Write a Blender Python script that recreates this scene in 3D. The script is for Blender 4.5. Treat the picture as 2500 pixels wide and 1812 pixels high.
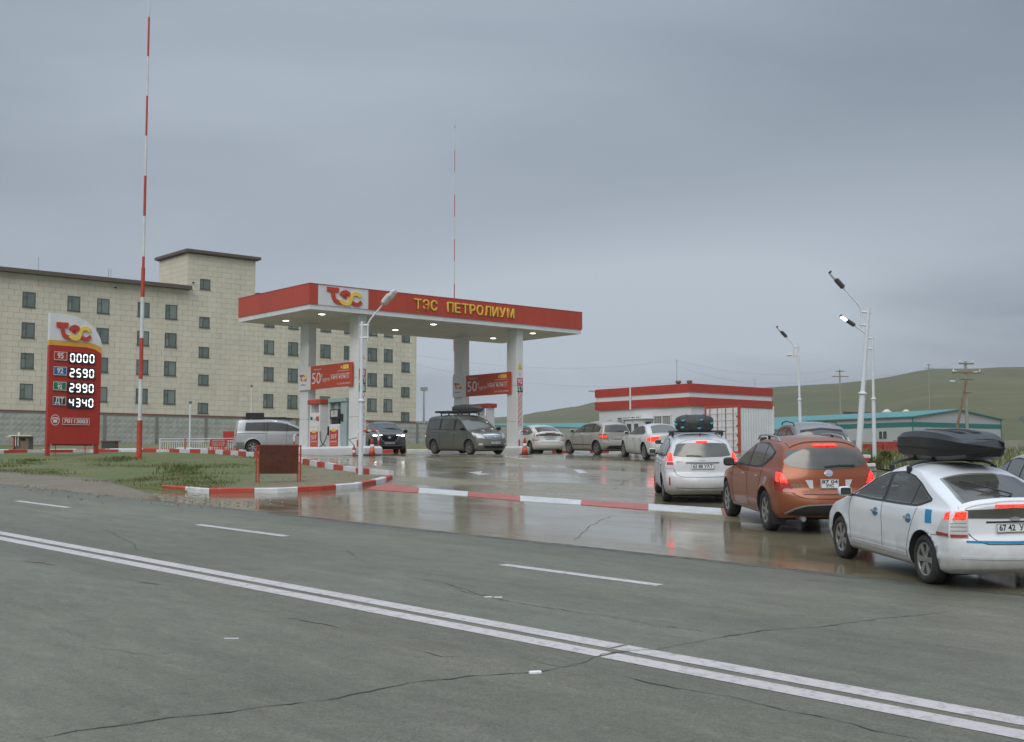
import bpy, bmesh, math, random
from mathutils import Vector, Matrix
from mathutils.bvhtree import BVHTree

for _o in list(bpy.data.objects): bpy.data.objects.remove(_o)
SC = bpy.context.scene
COL = SC.collection
R = math.radians
random.seed(7)

# ------------------------------------------------------------------ camera
FPX = 3050.0                       # focal length in pixels of the 2500 px wide photograph
PITCH = math.atan(234.0 / FPX)
HC = 2.36
cam_d = bpy.data.cameras.new('camera')
cam_d.sensor_width = 36.0
cam_d.lens = FPX / 2500.0 * 36.0
cam_d.clip_start = 0.1; cam_d.clip_end = 9000
cam = bpy.data.objects.new('camera', cam_d); COL.objects.link(cam)
cam.location = (0, 0, HC); cam.rotation_euler = (R(90) + PITCH, 0, 0)
SC.camera = cam

# ------------------------------------------------------------------ world: overcast
SUN_EL, SUN_AZ = R(40), R(200)     # azimuth clockwise from +Y (north)
W = bpy.data.worlds.new('World'); SC.world = W; W.use_nodes = True
nt = W.node_tree; nt.nodes.clear()
def wn(t): return nt.nodes.new(t)
def wl(a, b): nt.links.new(a, b)
out = wn('ShaderNodeOutputWorld'); bg = wn('ShaderNodeBackground'); wl(bg.outputs[0], out.inputs[0])
sky = wn('ShaderNodeTexSky'); sky.sky_type = 'NISHITA'; sky.sun_disc = False
sky.sun_elevation = SUN_EL; sky.sun_rotation = SUN_AZ; sky.air_density = 1.5; sky.dust_density = 4
tc = wn('ShaderNodeTexCoord')
sep = wn('ShaderNodeSeparateXYZ'); wl(tc.outputs['Generated'], sep.inputs[0])
# project the direction onto a flat cloud layer so that streaks run towards the horizon
zc = wn('ShaderNodeMath'); zc.operation = 'MAXIMUM'; wl(sep.outputs[2], zc.inputs[0]); zc.inputs[1].default_value = 0.0
za = wn('ShaderNodeMath'); za.operation = 'ADD'; wl(zc.outputs[0], za.inputs[0]); za.inputs[1].default_value = 0.16
dv = wn('ShaderNodeVectorMath'); dv.operation = 'DIVIDE'; wl(tc.outputs['Generated'], dv.inputs[0])
cmb = wn('ShaderNodeCombineXYZ'); wl(za.outputs[0], cmb.inputs[0]); wl(za.outputs[0], cmb.inputs[1]); cmb.inputs[2].default_value = 1
wl(cmb.outputs[0], dv.inputs[1])
mp = wn('ShaderNodeMapping'); wl(dv.outputs[0], mp.inputs[0])
mp.inputs['Rotation'].default_value = (0, 0, R(-24)); mp.inputs['Scale'].default_value = (0.34, 0.50, 0.2); mp.inputs['Location'].default_value = (7.17, 2.9, 0)
nz = wn('ShaderNodeTexNoise'); nz.inputs['Scale'].default_value = 1.25; nz.inputs['Detail'].default_value = 7; nz.inputs['Roughness'].default_value = 0.52
nz.inputs['Distortion'].default_value = 0.35
wl(mp.outputs[0], nz.inputs['Vector'])
def wm(op, a, b=None, c=None):
    n = wn('ShaderNodeMath'); n.operation = op
    for i, q in enumerate((a, b, c)):
        if q is None: continue
        if isinstance(q, (int, float)): n.inputs[i].default_value = q
        else: wl(q, n.inputs[i])
    return n.outputs[0]
# a cloud front: paler air under the slanting edge of a darker deck
front = wm('SUBTRACT', wm('SUBTRACT', sep.outputs[2], wm('MULTIPLY', sep.outputs[0], .127)), .182)
front = wm('ADD', front, wm('MULTIPLY', wm('SUBTRACT', nz.outputs[0], .5), .16))
def bell(c, w): return wm('EXPONENT', wm('MULTIPLY', wm('POWER', wm('MULTIPLY', wm('SUBTRACT', front, c), 1 / w), 2), -1))
side = wm('MULTIPLY_ADD', wm('EXPONENT', wm('MULTIPLY', wm('POWER', wm('MULTIPLY', wm('SUBTRACT', sep.outputs[0], .04), 3.4), 2), -1)), .85, .15)
side2 = wm('MINIMUM', wm('MAXIMUM', wm('MULTIPLY_ADD', sep.outputs[0], 1.1, .5), .2), 1)
fac = wm('ADD', wm('MULTIPLY_ADD', nz.outputs[0], .80, .075), wm('SUBTRACT', wm('MULTIPLY', wm('MULTIPLY', bell(-.070, .070), .34), side), wm('MULTIPLY', wm('MULTIPLY', bell(.10, .10), .22), side2)))
cr = wn('ShaderNodeValToRGB'); wl(fac, cr.inputs[0])
cr.color_ramp.elements[0].position = 0.28; cr.color_ramp.elements[0].color = (0.218, 0.255, 0.318, 1)
cr.color_ramp.elements[1].position = 0.72; cr.color_ramp.elements[1].color = (0.480, 0.543, 0.618, 1)
# overcast luminance: the zenith is brighter than the horizon (1 + 2 sin h)
ov = wn('ShaderNodeMath'); ov.operation = 'MULTIPLY_ADD'; wl(zc.outputs[0], ov.inputs[0]); ov.inputs[1].default_value = 1.75; ov.inputs[2].default_value = 0.0
ov2 = wn('ShaderNodeMath'); ov2.operation = 'POWER'; wl(zc.outputs[0], ov2.inputs[0]); ov2.inputs[1].default_value = 3.0
ov3 = wn('ShaderNodeMath'); ov3.operation = 'MULTIPLY_ADD'; wl(ov2.outputs[0], ov3.inputs[0]); ov3.inputs[1].default_value = 3.2; ov3.inputs[2].default_value = 1.0
mul = wn('ShaderNodeMix'); mul.data_type = 'RGBA'; mul.blend_type = 'MULTIPLY'; mul.inputs[0].default_value = 1
wl(cr.outputs[0], mul.inputs[6]); wl(ov3.outputs[0], mul.inputs[7])
sk = wn('ShaderNodeMix'); sk.data_type = 'RGBA'; sk.blend_type = 'MULTIPLY'; sk.inputs[0].default_value = 1
wl(sky.outputs[0], sk.inputs[6]); sk.inputs[7].default_value = (0.1, 0.1, 0.1, 1)
mx = wn('ShaderNodeMix'); mx.data_type = 'RGBA'; mx.inputs[0].default_value = 0.94
wl(sk.outputs[2], mx.inputs[6]); wl(mul.outputs[2], mx.inputs[7])
wl(mx.outputs[2], bg.inputs[0]); bg.inputs[1].default_value = 1.0

sun_d = bpy.data.lights.new('sun', 'SUN'); sun_d.energy = 1.3; sun_d.angle = R(40); sun_d.color = (1.0, 0.94, 0.84)
sun = bpy.data.objects.new('sun', sun_d); COL.objects.link(sun)
_sd = Vector((math.sin(SUN_AZ) * math.cos(SUN_EL), math.cos(SUN_AZ) * math.cos(SUN_EL), math.sin(SUN_EL)))
sun.rotation_euler = _sd.to_track_quat('Z', 'Y').to_euler(); sun.location = (0, -20, 60)

vs = SC.view_settings
vs.view_transform = 'Standard'; vs.look = 'None'; vs.exposure = 0.0; vs.gamma = 1.0; vs.use_curve_mapping = False

# ------------------------------------------------------------------ ground shape and pixel rays
def sstep(a, b, t):
    t = max(0.0, min(1.0, (t - a) / (b - a))); return t * t * (3 - 2 * t)
def G(x, y):
    """height of the ground: a slope that rises from the road and levels out on the station's pad"""
    p = .010 * x + .0516 * y
    p = max(p, -7.0)
    k = .35; h = max(0, min(1, .5 + .5 * (3.04 - p) / k))
    z = 3.04 * (1 - h) + p * h - k * h * (1 - h)
    return z + 1.1 * sstep(72, 92, y) * (1 - sstep(10, 22, x)) + .022 * max(0, min(y, 400) - 92) * (1 - .6 * sstep(10, 30, x))
def gn(x, y):
    e = .4
    return Vector((-(G(x + e, y) - G(x - e, y)) / (2 * e), -(G(x, y + e) - G(x, y - e)) / (2 * e), 1)).normalized()
def ray(u, v):
    a = (u - 1250) / FPX; b = (906 - v) / FPX; c, s = math.cos(PITCH), math.sin(PITCH)
    return Vector((a, c - b * s, s + b * c))
def gp(u, v, dz=0):
    """the ground point seen at a pixel of the photograph"""
    d = ray(u, v); t = 3.0
    while t < 600 and HC + d.z * t > G(d.x * t, d.y * t): t += .25
    lo, hi = t - .25, t
    for _ in range(14):
        m = (lo + hi) / 2
        if HC + d.z * m > G(d.x * m, d.y * m): lo = m
        else: hi = m
    return Vector((d.x * hi, d.y * hi, G(d.x * hi, d.y * hi) + dz))
def at(u, v, y):
    """the point on a pixel's ray at distance y"""
    d = ray(u, v); t = y / d.y
    return Vector((d.x * t, y, HC + d.z * t))
def gx(u, y, dz=0):
    """a ground point at distance y in the direction of column u"""
    x = (u - 1250) / FPX * y
    return Vector((x, y, G(x, y) + dz))
LD = Vector((.768, .640, 0)); SD = Vector((-.640, .768, 0))     # the station's long and short directions
YAW = math.atan2(.640, .768)

# ------------------------------------------------------------------ object helpers
def tag(o, label=None, cat=None, group=None, kind=None):
    if label: o['label'] = label
    if cat: o['category'] = cat
    if group: o['group'] = group
    if kind: o['kind'] = kind
    return o
def empty(name, loc=(0, 0, 0), rz=0, label=None, cat=None, group=None, kind=None):
    o = bpy.data.objects.new(name, None); COL.objects.link(o)
    o.empty_display_size = .2; o.location = loc; o.rotation_euler = (0, 0, rz)
    return tag(o, label, cat, group, kind)
def link(name, me, parent=None, mats=None):
    o = bpy.data.objects.new(name, me); COL.objects.link(o)
    if parent is not None: o.parent = parent
    for m in (mats or []): me.materials.append(m)
    return o
class MB:
    """collects simple shapes; build() links them as one mesh object"""
    def __init__(s): s.v = []; s.f = []; s.m = []; s.sm = []
    def add(s, vs_, fs, mi=0, smooth=False):
        b = len(s.v); s.v += [tuple(p) for p in vs_]
        for f in fs: s.f.append(tuple(i + b for i in f)); s.m.append(mi); s.sm.append(smooth)
        return s
    def box(s, c, d, mi=0, rz=0, bev=0):
        x, y, z = d[0] / 2, d[1] / 2, d[2] / 2
        if bev:
            b = min(bev, x * .9, y * .9, z * .9)
            def octo(hx, hy, c_, hz):
                return [(hx, -hy + c_, hz), (hx, hy - c_, hz), (hx - c_, hy, hz), (-hx + c_, hy, hz), (-hx, hy - c_, hz), (-hx, -hy + c_, hz), (-hx + c_, -hy, hz), (hx - c_, -hy, hz)]
            V = octo(x - b, y - b, b * .4, -z) + octo(x, y, b, -z + b) + octo(x, y, b, z - b) + octo(x - b, y - b, b * .4, z); Fc = []
            for k in range(3):
                for i in range(8): Fc.append((k * 8 + i, k * 8 + (i + 1) % 8, (k + 1) * 8 + (i + 1) % 8, (k + 1) * 8 + i))
            Fc.append(tuple(reversed(range(8)))); Fc.append(tuple(24 + i for i in range(8)))
        else:
            V = [(i * x, j * y, k * z) for i in (-1, 1) for j in (-1, 1) for k in (-1, 1)]
            Fc = [(0, 1, 3, 2), (4, 6, 7, 5), (0, 4, 5, 1), (2, 3, 7, 6), (0, 2, 6, 4), (1, 5, 7, 3)]
        cs, sn = math.cos(rz), math.sin(rz)
        return s.add([(c[0] + p[0] * cs - p[1] * sn, c[1] + p[0] * sn + p[1] * cs, c[2] + p[2]) for p in V], Fc, mi)
    def hexa(s, b4, t4, mi=0):
        """a block from four bottom and four top corners"""
        return s.add(list(b4) + list(t4), [(3, 2, 1, 0), (4, 5, 6, 7), (0, 1, 5, 4), (1, 2, 6, 5), (2, 3, 7, 6), (3, 0, 4, 7)], mi)
    def tube(s, pts, r, n=8, mi=0, caps=True, smooth=True):
        pts = [Vector(p) for p in pts]; rs = r if isinstance(r, (list, tuple)) else [r] * len(pts)
        V = []; up0 = None
        for i, p in enumerate(pts):
            t = (pts[min(i + 1, len(pts) - 1)] - pts[max(i - 1, 0)]).normalized()
            ref = Vector((0, 0, 1)) if abs(t.z) < .9 else Vector((1, 0, 0))
            a = t.cross(ref).normalized()
            if up0 is not None and a.dot(up0) < 0: a = -a
            up0 = a; b = t.cross(a)
            for k in range(n):
                w = 2 * math.pi * k / n
                V.append(p + a * math.cos(w) * rs[i] + b * math.sin(w) * rs[i])
        Fc = []
        for i in range(len(pts) - 1):
            for k in range(n):
                Fc.append((i * n + k, i * n + (k + 1) % n, (i + 1) * n + (k + 1) % n, (i + 1) * n + k))
        s.add(V, Fc, mi, smooth)
        if caps:
            s.add(V[:n], [tuple(range(n))], mi); s.add(V[-n:], [tuple(reversed(range(n)))], mi)
        return s
    def lathe(s, prof, n=16, mi=0, axis='z', c=(0, 0, 0), smooth=True):
        V = []
        for (r, h) in prof:
            for k in range(n):
                w = 2 * math.pi * k / n
                p = (r * math.cos(w), r * math.sin(w), h)
                if axis == 'y': p = (r * math.cos(w), h, r * math.sin(w))
                V.append((p[0] + c[0], p[1] + c[1], p[2] + c[2]))
        Fc = []
        for i in range(len(prof) - 1):
            for k in range(n):
                Fc.append((i * n + k, i * n + (k + 1) % n, (i + 1) * n + (k + 1) % n, (i + 1) * n + k))
        if prof[0][0] > 1e-4: Fc.append(tuple(range(n)))
        if prof[-1][0] > 1e-4: Fc.append(tuple(reversed(range((len(prof) - 1) * n, len(prof) * n))))
        return s.add(V, Fc, mi, smooth)
    def grid(s, P, mi=0, smooth=True, close=False):
        """P: rows of points"""
        n = len(P[0]); V = [p for r_ in P for p in r_]; Fc = []
        for i in range(len(P) - 1):
            for k in range(n if close else n - 1):
                Fc.append((i * n + k, i * n + (k + 1) % n, (i + 1) * n + (k + 1) % n, (i + 1) * n + k))
        return s.add(V, Fc, mi, smooth)
    def mesh(s, name, mats):
        me = bpy.data.meshes.new(name); me.from_pydata(s.v, [], s.f)
        me.polygons.foreach_set('material_index', s.m); me.polygons.foreach_set('use_smooth', s.sm)
        for m in mats: me.materials.append(m)
        bm = bmesh.new(); bm.from_mesh(me); bmesh.ops.recalc_face_normals(bm, faces=bm.faces); bm.to_mesh(me); bm.free()
        me.update(); return me
    def build(s, name, mats, parent=None):
        if not isinstance(mats, (list, tuple)): mats = [mats]
        return link(name, s.mesh(name, mats), parent)
def resample(pts, n):
    pts = [Vector((p[0], p[1])) for p in pts]; d = [0]
    for a, b in zip(pts, pts[1:]): d.append(d[-1] + (b - a).length)
    o = []
    for i in range(n + 1):
        t = d[-1] * i / n; k = 0
        while k < len(pts) - 2 and d[k + 1] < t: k += 1
        seg = max(1e-9, d[k + 1] - d[k]); o.append(pts[k].lerp(pts[k + 1], max(0, min(1, (t - d[k]) / seg))))
    return o
def copy_tree(o, parent=None):
    c = o.copy(); COL.objects.link(c); c.parent = parent
    for ch in o.children: copy_tree(ch, c)
    return c
def prism(poly, y0, y1, mb, mi=0):
    """a polygon in x,z extruded along y"""
    n = len(poly)
    V = [(p[0], y0, p[1]) for p in poly] + [(p[0], y1, p[1]) for p in poly]
    Fc = [tuple(range(n)), tuple(reversed(range(n, 2 * n)))] + [(i, (i + 1) % n, n + (i + 1) % n, n + i) for i in range(n)]
    mb.add(V, Fc, mi); return mb
def ribbon(pts, w, y0, y1, mb, mi=0):
    """a stroke of width w along a polyline in x,z, thickened from y0 to y1"""
    n = len(pts); L_ = []; R_ = []
    for i in range(n):
        a = Vector(pts[max(0, i - 1)]); b = Vector(pts[min(n - 1, i + 1)]); t = (b - a).normalized()
        nn = Vector((-t.y, t.x)) * ((w[i] if isinstance(w, list) else w) / 2); p = Vector(pts[i])
        L_.append(p + nn); R_.append(p - nn)
    rows = [[(a.x, y0, a.y), (b.x, y0, b.y), (b.x, y1, b.y), (a.x, y1, a.y)] for a, b in zip(L_, R_)]
    mb.grid(rows, mi, False, True)
    mb.add(rows[0], [(0, 1, 2, 3)], mi); mb.add(rows[-1], [(3, 2, 1, 0)], mi); return mb
def arc(cx, cz, r, a0, a1, n=12, rz=None):
    rz = rz or r
    return [(cx + r * math.cos(R(a0 + (a1 - a0) * i / n)), cz + rz * math.sin(R(a0 + (a1 - a0) * i / n))) for i in range(n + 1)]
def text_mesh(name, body, size, mat, parent, loc, rot, depth=.01, align='CENTER', sx=1.0, bold=0.0, width=None):
    cu = bpy.data.curves.new(name, 'FONT'); cu.body = body; cu.size = size; cu.align_x = align; cu.align_y = 'CENTER'
    cu.extrude = depth; cu.resolution_u = 3; cu.offset = bold
    t = bpy.data.objects.new(name, cu); COL.objects.link(t)
    dg = bpy.context.evaluated_depsgraph_get(); dg.update()
    me = bpy.data.meshes.new_from_object(t.evaluated_get(dg)); bpy.data.objects.remove(t); bpy.data.curves.remove(cu)
    me.materials.clear(); me.name = name
    if width and len(me.vertices):
        xs = [v.co.x for v in me.vertices]; sx = width / max(1e-6, max(xs) - min(xs))
    if sx != 1.0:
        for v in me.vertices: v.co.x *= sx
    o = link(name, me, parent, [mat]); o.location = loc; o.rotation_euler = rot
    return o

# ------------------------------------------------------------------ materials
MATS = {}
def nodes(name):
    m = bpy.data.materials.new(name); m.use_nodes = True; t = m.node_tree
    return m, t, t.nodes['Principled BSDF']
def mat(name, col, rough=.55, metal=0, var=.12, scale=3.0, bump=0.0, bscale=40.0, coat=0, emit=None, es=0, spec=None, dirt=0, dz=(0, 1), dcol=(.16, .14, .11), rvar=0, stretch=None, trans=0):
    if name in MATS: return MATS[name]
    m, t, b = nodes(name); N = t.nodes.new; Lk = t.links.new
    b.inputs['Roughness'].default_value = rough; b.inputs['Metallic'].default_value = metal
    if spec is not None: b.inputs['IOR'].default_value = spec
    if coat: b.inputs['Coat Weight'].default_value = coat; b.inputs['Coat Roughness'].default_value = .06
    if trans: b.inputs['Transmission Weight'].default_value = trans
    if emit: b.inputs['Emission Color'].default_value = (*emit, 1); b.inputs['Emission Strength'].default_value = es
    tcn = N('ShaderNodeTexCoord'); vec = tcn.outputs['Object']
    if stretch:
        mpn = N('ShaderNodeMapping'); mpn.inputs['Scale'].default_value = stretch; Lk(vec, mpn.inputs[0]); vec = mpn.outputs[0]
    n1 = N('ShaderNodeTexNoise'); n1.inputs['Scale'].default_value = scale; n1.inputs['Detail'].default_value = 6; n1.inputs['Roughness'].default_value = .62
    Lk(vec, n1.inputs['Vector'])
    ramp = N('ShaderNodeMapRange'); Lk(n1.outputs[0], ramp.inputs[0]); ramp.inputs[1].default_value = .28; ramp.inputs[2].default_value = .72
    ramp.inputs[3].default_value = 1 - var; ramp.inputs[4].default_value = 1 + var
    mixc = N('ShaderNodeMix'); mixc.data_type = 'RGBA'; mixc.blend_type = 'MULTIPLY'; mixc.inputs[0].default_value = 1
    mixc.inputs[6].default_value = (*col, 1); Lk(ramp.outputs[0], mixc.inputs[7]); colour = mixc.outputs[2]
    if dirt:
        sp = N('ShaderNodeSeparateXYZ'); Lk(tcn.outputs['Object'], sp.inputs[0])
        mr = N('ShaderNodeMapRange'); Lk(sp.outputs[2], mr.inputs[0]); mr.inputs[1].default_value = dz[1]; mr.inputs[2].default_value = dz[0]
        mr.inputs[3].default_value = 0; mr.inputs[4].default_value = 1
        n2 = N('ShaderNodeTexNoise'); n2.inputs['Scale'].default_value = 4; n2.inputs['Detail'].default_value = 8; n2.inputs['Roughness'].default_value = .7; Lk(tcn.outputs['Object'], n2.inputs['Vector'])
        ad = N('ShaderNodeMath'); ad.operation = 'MULTIPLY_ADD'; Lk(n2.outputs[0], ad.inputs[0]); ad.inputs[1].default_value = .9; ad.inputs[2].default_value = -.45
        a2 = N('ShaderNodeMath'); a2.operation = 'ADD'; Lk(ad.outputs[0], a2.inputs[0]); Lk(mr.outputs[0], a2.inputs[1])
        a3 = N('ShaderNodeMapRange'); Lk(a2.outputs[0], a3.inputs[0]); a3.inputs[1].default_value = .15; a3.inputs[2].default_value = 1.05; a3.inputs[3].default_value = .03; a3.inputs[4].default_value = dirt
        md = N('ShaderNodeMix'); md.data_type = 'RGBA'; Lk(a3.outputs[0], md.inputs[0]); Lk(colour, md.inputs[6]); md.inputs[7].default_value = (*dcol, 1); colour = md.outputs[2]
        rr = N('ShaderNodeMapRange'); Lk(a3.outputs[0], rr.inputs[0]); rr.inputs[3].default_value = rough; rr.inputs[4].default_value = .85; Lk(rr.outputs[0], b.inputs['Roughness'])
        if coat:
            cc = N('ShaderNodeMapRange'); Lk(a3.outputs[0], cc.inputs[0]); cc.inputs[3].default_value = coat; cc.inputs[4].default_value = 0; Lk(cc.outputs[0], b.inputs['Coat Weight'])
    elif rvar:
        rr = N('ShaderNodeMapRange'); Lk(n1.outputs[0], rr.inputs[0]); rr.inputs[1].default_value = .3; rr.inputs[2].default_value = .7
        rr.inputs[3].default_value = max(.02, rough - rvar); rr.inputs[4].default_value = min(1, rough + rvar); Lk(rr.outputs[0], b.inputs['Roughness'])
    Lk(colour, b.inputs['Base Color'])
    if bump:
        n3 = N('ShaderNodeTexNoise'); n3.inputs['Scale'].default_value = bscale; n3.inputs['Detail'].default_value = 4; Lk(vec, n3.inputs['Vector'])
        bp = N('ShaderNodeBump'); bp.inputs['Strength'].default_value = bump; bp.inputs['Distance'].default_value = .02; Lk(n3.outputs[0], bp.inputs['Height']); Lk(bp.outputs[0], b.inputs['Normal'])
    MATS[name] = m
    return m
M_red = mat('red_paint', (.50, .062, .038), .42, var=.14, scale=2.0, dirt=.12, dz=(-1, 6))
M_kred = mat('kerb_red', (.46, .060, .034), .5, var=.30, scale=7, bump=.2)
M_kwhite = mat('kerb_white', (.62, .635, .64), .55, var=.20, scale=6, bump=.2)
M_white = mat('white_paint', (.74, .76, .77), .45, var=.06, scale=2)
M_cream = mat('cream_board', (.66, .62, .50), .6)
M_black = mat('black_plastic', (.018, .019, .02), .45, var=.2)
M_dark = mat('dark_void', (.008, .008, .009), .8)
M_steel = mat('grey_steel', (.42, .44, .45), .35, metal=.7)
M_yellow = mat('yellow_letter', (.82, .56, .085), .4, var=.08)
M_orange = mat('amber_stripe', (.72, .36, .05), .45, var=.08)
M_chrome = mat('chrome', (.75, .76, .77), .12, metal=1, var=.03)
M_glass = mat('window_glass', (.035, .045, .045), .06, var=.2, scale=1.2, spec=1.75)
M_carglass = mat('car_glass', (.078, .082, .074), .04, var=.2, scale=1.0, spec=1.75, dirt=.28, dz=(.7, 1.9), dcol=(.16, .15, .13))
M_tyre = mat('tyre_rubber', (.028, .028, .027), .75, var=.3, bump=.3, bscale=60)
M_alloy = mat('alloy', (.42, .41, .39), .35, metal=.75, var=.15, dirt=.35, dz=(-.3, .5))
M_rim_dirty = mat('muddy_alloy', (.20, .195, .175), .6, metal=.2, var=.25, scale=8)
M_plate = mat('plate_white', (.70, .71, .70), .4, var=.06)
M_ink = mat('plate_ink', (.02, .02, .025), .5)
M_tail_on = mat('tail_lamp_lit', (.6, .03, .02), .2, emit=(1, .020, .009), es=5.5, var=.05)
def lamp_cells(m, es):
    """reflector cells behind the lens: bright dots and darker bars"""
    t = m.node_tree; b = t.nodes['Principled BSDF']; c = t.nodes.new('ShaderNodeTexCoord'); v = t.nodes.new('ShaderNodeTexVoronoi'); v.inputs['Scale'].default_value = 34; t.links.new(c.outputs['Object'], v.inputs['Vector'])
    w = t.nodes.new('ShaderNodeTexWave'); w.bands_direction = 'Z'; w.inputs['Scale'].default_value = 9; w.inputs['Distortion'].default_value = 1; t.links.new(c.outputs['Object'], w.inputs['Vector'])
    r = t.nodes.new('ShaderNodeMapRange'); t.links.new(v.outputs['Distance'], r.inputs[0]); r.inputs[1].default_value = 0; r.inputs[2].default_value = .7; r.inputs[3].default_value = es * 1.9; r.inputs[4].default_value = es * .15
    q = t.nodes.new('ShaderNodeMapRange'); t.links.new(w.outputs['Fac'], q.inputs[0]); q.inputs[3].default_value = .35; q.inputs[4].default_value = 1.15
    k = t.nodes.new('ShaderNodeMath'); k.operation = 'MULTIPLY'; t.links.new(r.outputs[0], k.inputs[0]); t.links.new(q.outputs[0], k.inputs[1]); t.links.new(k.outputs[0], b.inputs['Emission Strength'])
lamp_cells(M_tail_on, 5.5)
M_tail = mat('tail_lamp', (.32, .015, .012), .12, coat=.6, var=.1)
M_lens = mat('clear_lens', (.55, .55, .55), .1, coat=.6, var=.15, scale=9)
M_lens_red = mat('dull_red_lens', (.34, .035, .02), .15, coat=.5, var=.1)
M_head_on = mat('head_lamp_lit', (.9, .9, .9), .2, emit=(1, .98, .93), es=9)
M_lamp_on = mat('canopy_lamp_lit', (.9, .9, .9), .3, emit=(1, .97, .88), es=7)
M_led = mat('led_lit', (.9, .9, .9), .3, emit=(.95, .98, 1.0), es=1.25)
# ================================================================== ground, road, paving
def N_(t, k, **kw):
    n = t.nodes.new(k)
    for a, v in kw.items():
        if a in n.inputs: n.inputs[a].default_value = v
        else: setattr(n, a, v)
    return n
def noise(t, vec, scale, detail=5, rough=.6, dist=0):
    n = N_(t, 'ShaderNodeTexNoise'); n.inputs['Scale'].default_value = scale; n.inputs['Detail'].default_value = detail; n.inputs['Roughness'].default_value = rough; n.inputs['Distortion'].default_value = dist
    t.links.new(vec, n.inputs['Vector']); return n.outputs[0]
def rng(t, v, a, b, c, d):
    n = N_(t, 'ShaderNodeMapRange'); t.links.new(v, n.inputs[0])
    for i, q in enumerate((a, b, c, d)): n.inputs[i + 1].default_value = q
    return n.outputs[0]
def mixc(t, f, a, b, mode='MIX'):
    n = N_(t, 'ShaderNodeMix'); n.data_type = 'RGBA'; n.blend_type = mode
    if isinstance(f, float): n.inputs[0].default_value = f
    else: t.links.new(f, n.inputs[0])
    for i, q in ((6, a), (7, b)):
        if isinstance(q, tuple): n.inputs[i].default_value = (*q, 1)
        else: t.links.new(q, n.inputs[i])
    return n.outputs[2]
def mulv(t, a, b):
    n = N_(t, 'ShaderNodeMath', operation='MULTIPLY')
    for i, q in enumerate((a, b)):
        if isinstance(q, float): n.inputs[i].default_value = q
        else: t.links.new(q, n.inputs[i])
    return n.outputs[0]
def ground_coords(t, rot=0, scale=(1, 1, 1)):
    c = N_(t, 'ShaderNodeTexCoord'); r_ = N_(t, 'ShaderNodeMapping'); t.links.new(c.outputs['Object'], r_.inputs[0]); r_.inputs['Rotation'].default_value = (0, 0, rot)
    m = N_(t, 'ShaderNodeMapping'); t.links.new(r_.outputs[0], m.inputs[0]); m.inputs['Scale'].default_value = scale     # rotate first, then stretch
    return m.outputs[0]
ROAD_DIR = Vector((-.680, .733, 0)); ROAD_N = Vector((.733, .680, 0)); ROAD_O = Vector((0, 12.92, 0))    # a point on the double line
RANG = math.atan2(ROAD_DIR.y, ROAD_DIR.x)
def streaked(name, cols, rough, amt=.10, scale=1.6, vert=.10):
    """cladding with faint vertical rain streaks laid out in world space"""
    m, t, b = nodes(name); L = t.links.new; g_ = N_(t, 'ShaderNodeNewGeometry'); mp_ = N_(t, 'ShaderNodeMapping'); L(g_.outputs['Position'], mp_.inputs[0]); mp_.inputs['Scale'].default_value = (1, 1, vert)
    c = mixc(t, 1.0, cols, rng(t, noise(t, mp_.outputs[0], scale, 6, .7), .3, .7, 1 - amt, 1 + amt * .6), 'MULTIPLY'); c = mixc(t, 1.0, c, rng(t, noise(t, g_.outputs['Position'], .25, 4, .6), .3, .7, .95, 1.05), 'MULTIPLY')
    L(c, b.inputs['Base Color']); b.inputs['Roughness'].default_value = rough; return m
def worn(name, col, under=(.30, .285, .25), lo_=.60, hi_=.66):
    """chipped paint over concrete"""
    m, t, b = nodes(name); L = t.links.new; p_ = N_(t, 'ShaderNodeNewGeometry').outputs['Position']
    c = mixc(t, 1.0, col, rng(t, noise(t, p_, 1.7, 6, .7), .3, .7, .78, 1.12), 'MULTIPLY'); c = mixc(t, rng(t, noise(t, p_, 5.5, 8, .78), lo_, hi_, 0, .85), c, under)
    L(c, b.inputs['Base Color']); b.inputs['Roughness'].default_value = .55
    bp = N_(t, 'ShaderNodeBump'); bp.inputs['Strength'].default_value = .3; bp.inputs['Distance'].default_value = .01; L(noise(t, p_, 18, 5, .7), bp.inputs['Height']); L(bp.outputs[0], b.inputs['Normal']); return m
M_kred = worn('chipped_red', (.46, .060, .034)); M_kwhite = worn('chipped_white', (.64, .655, .66))
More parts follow.
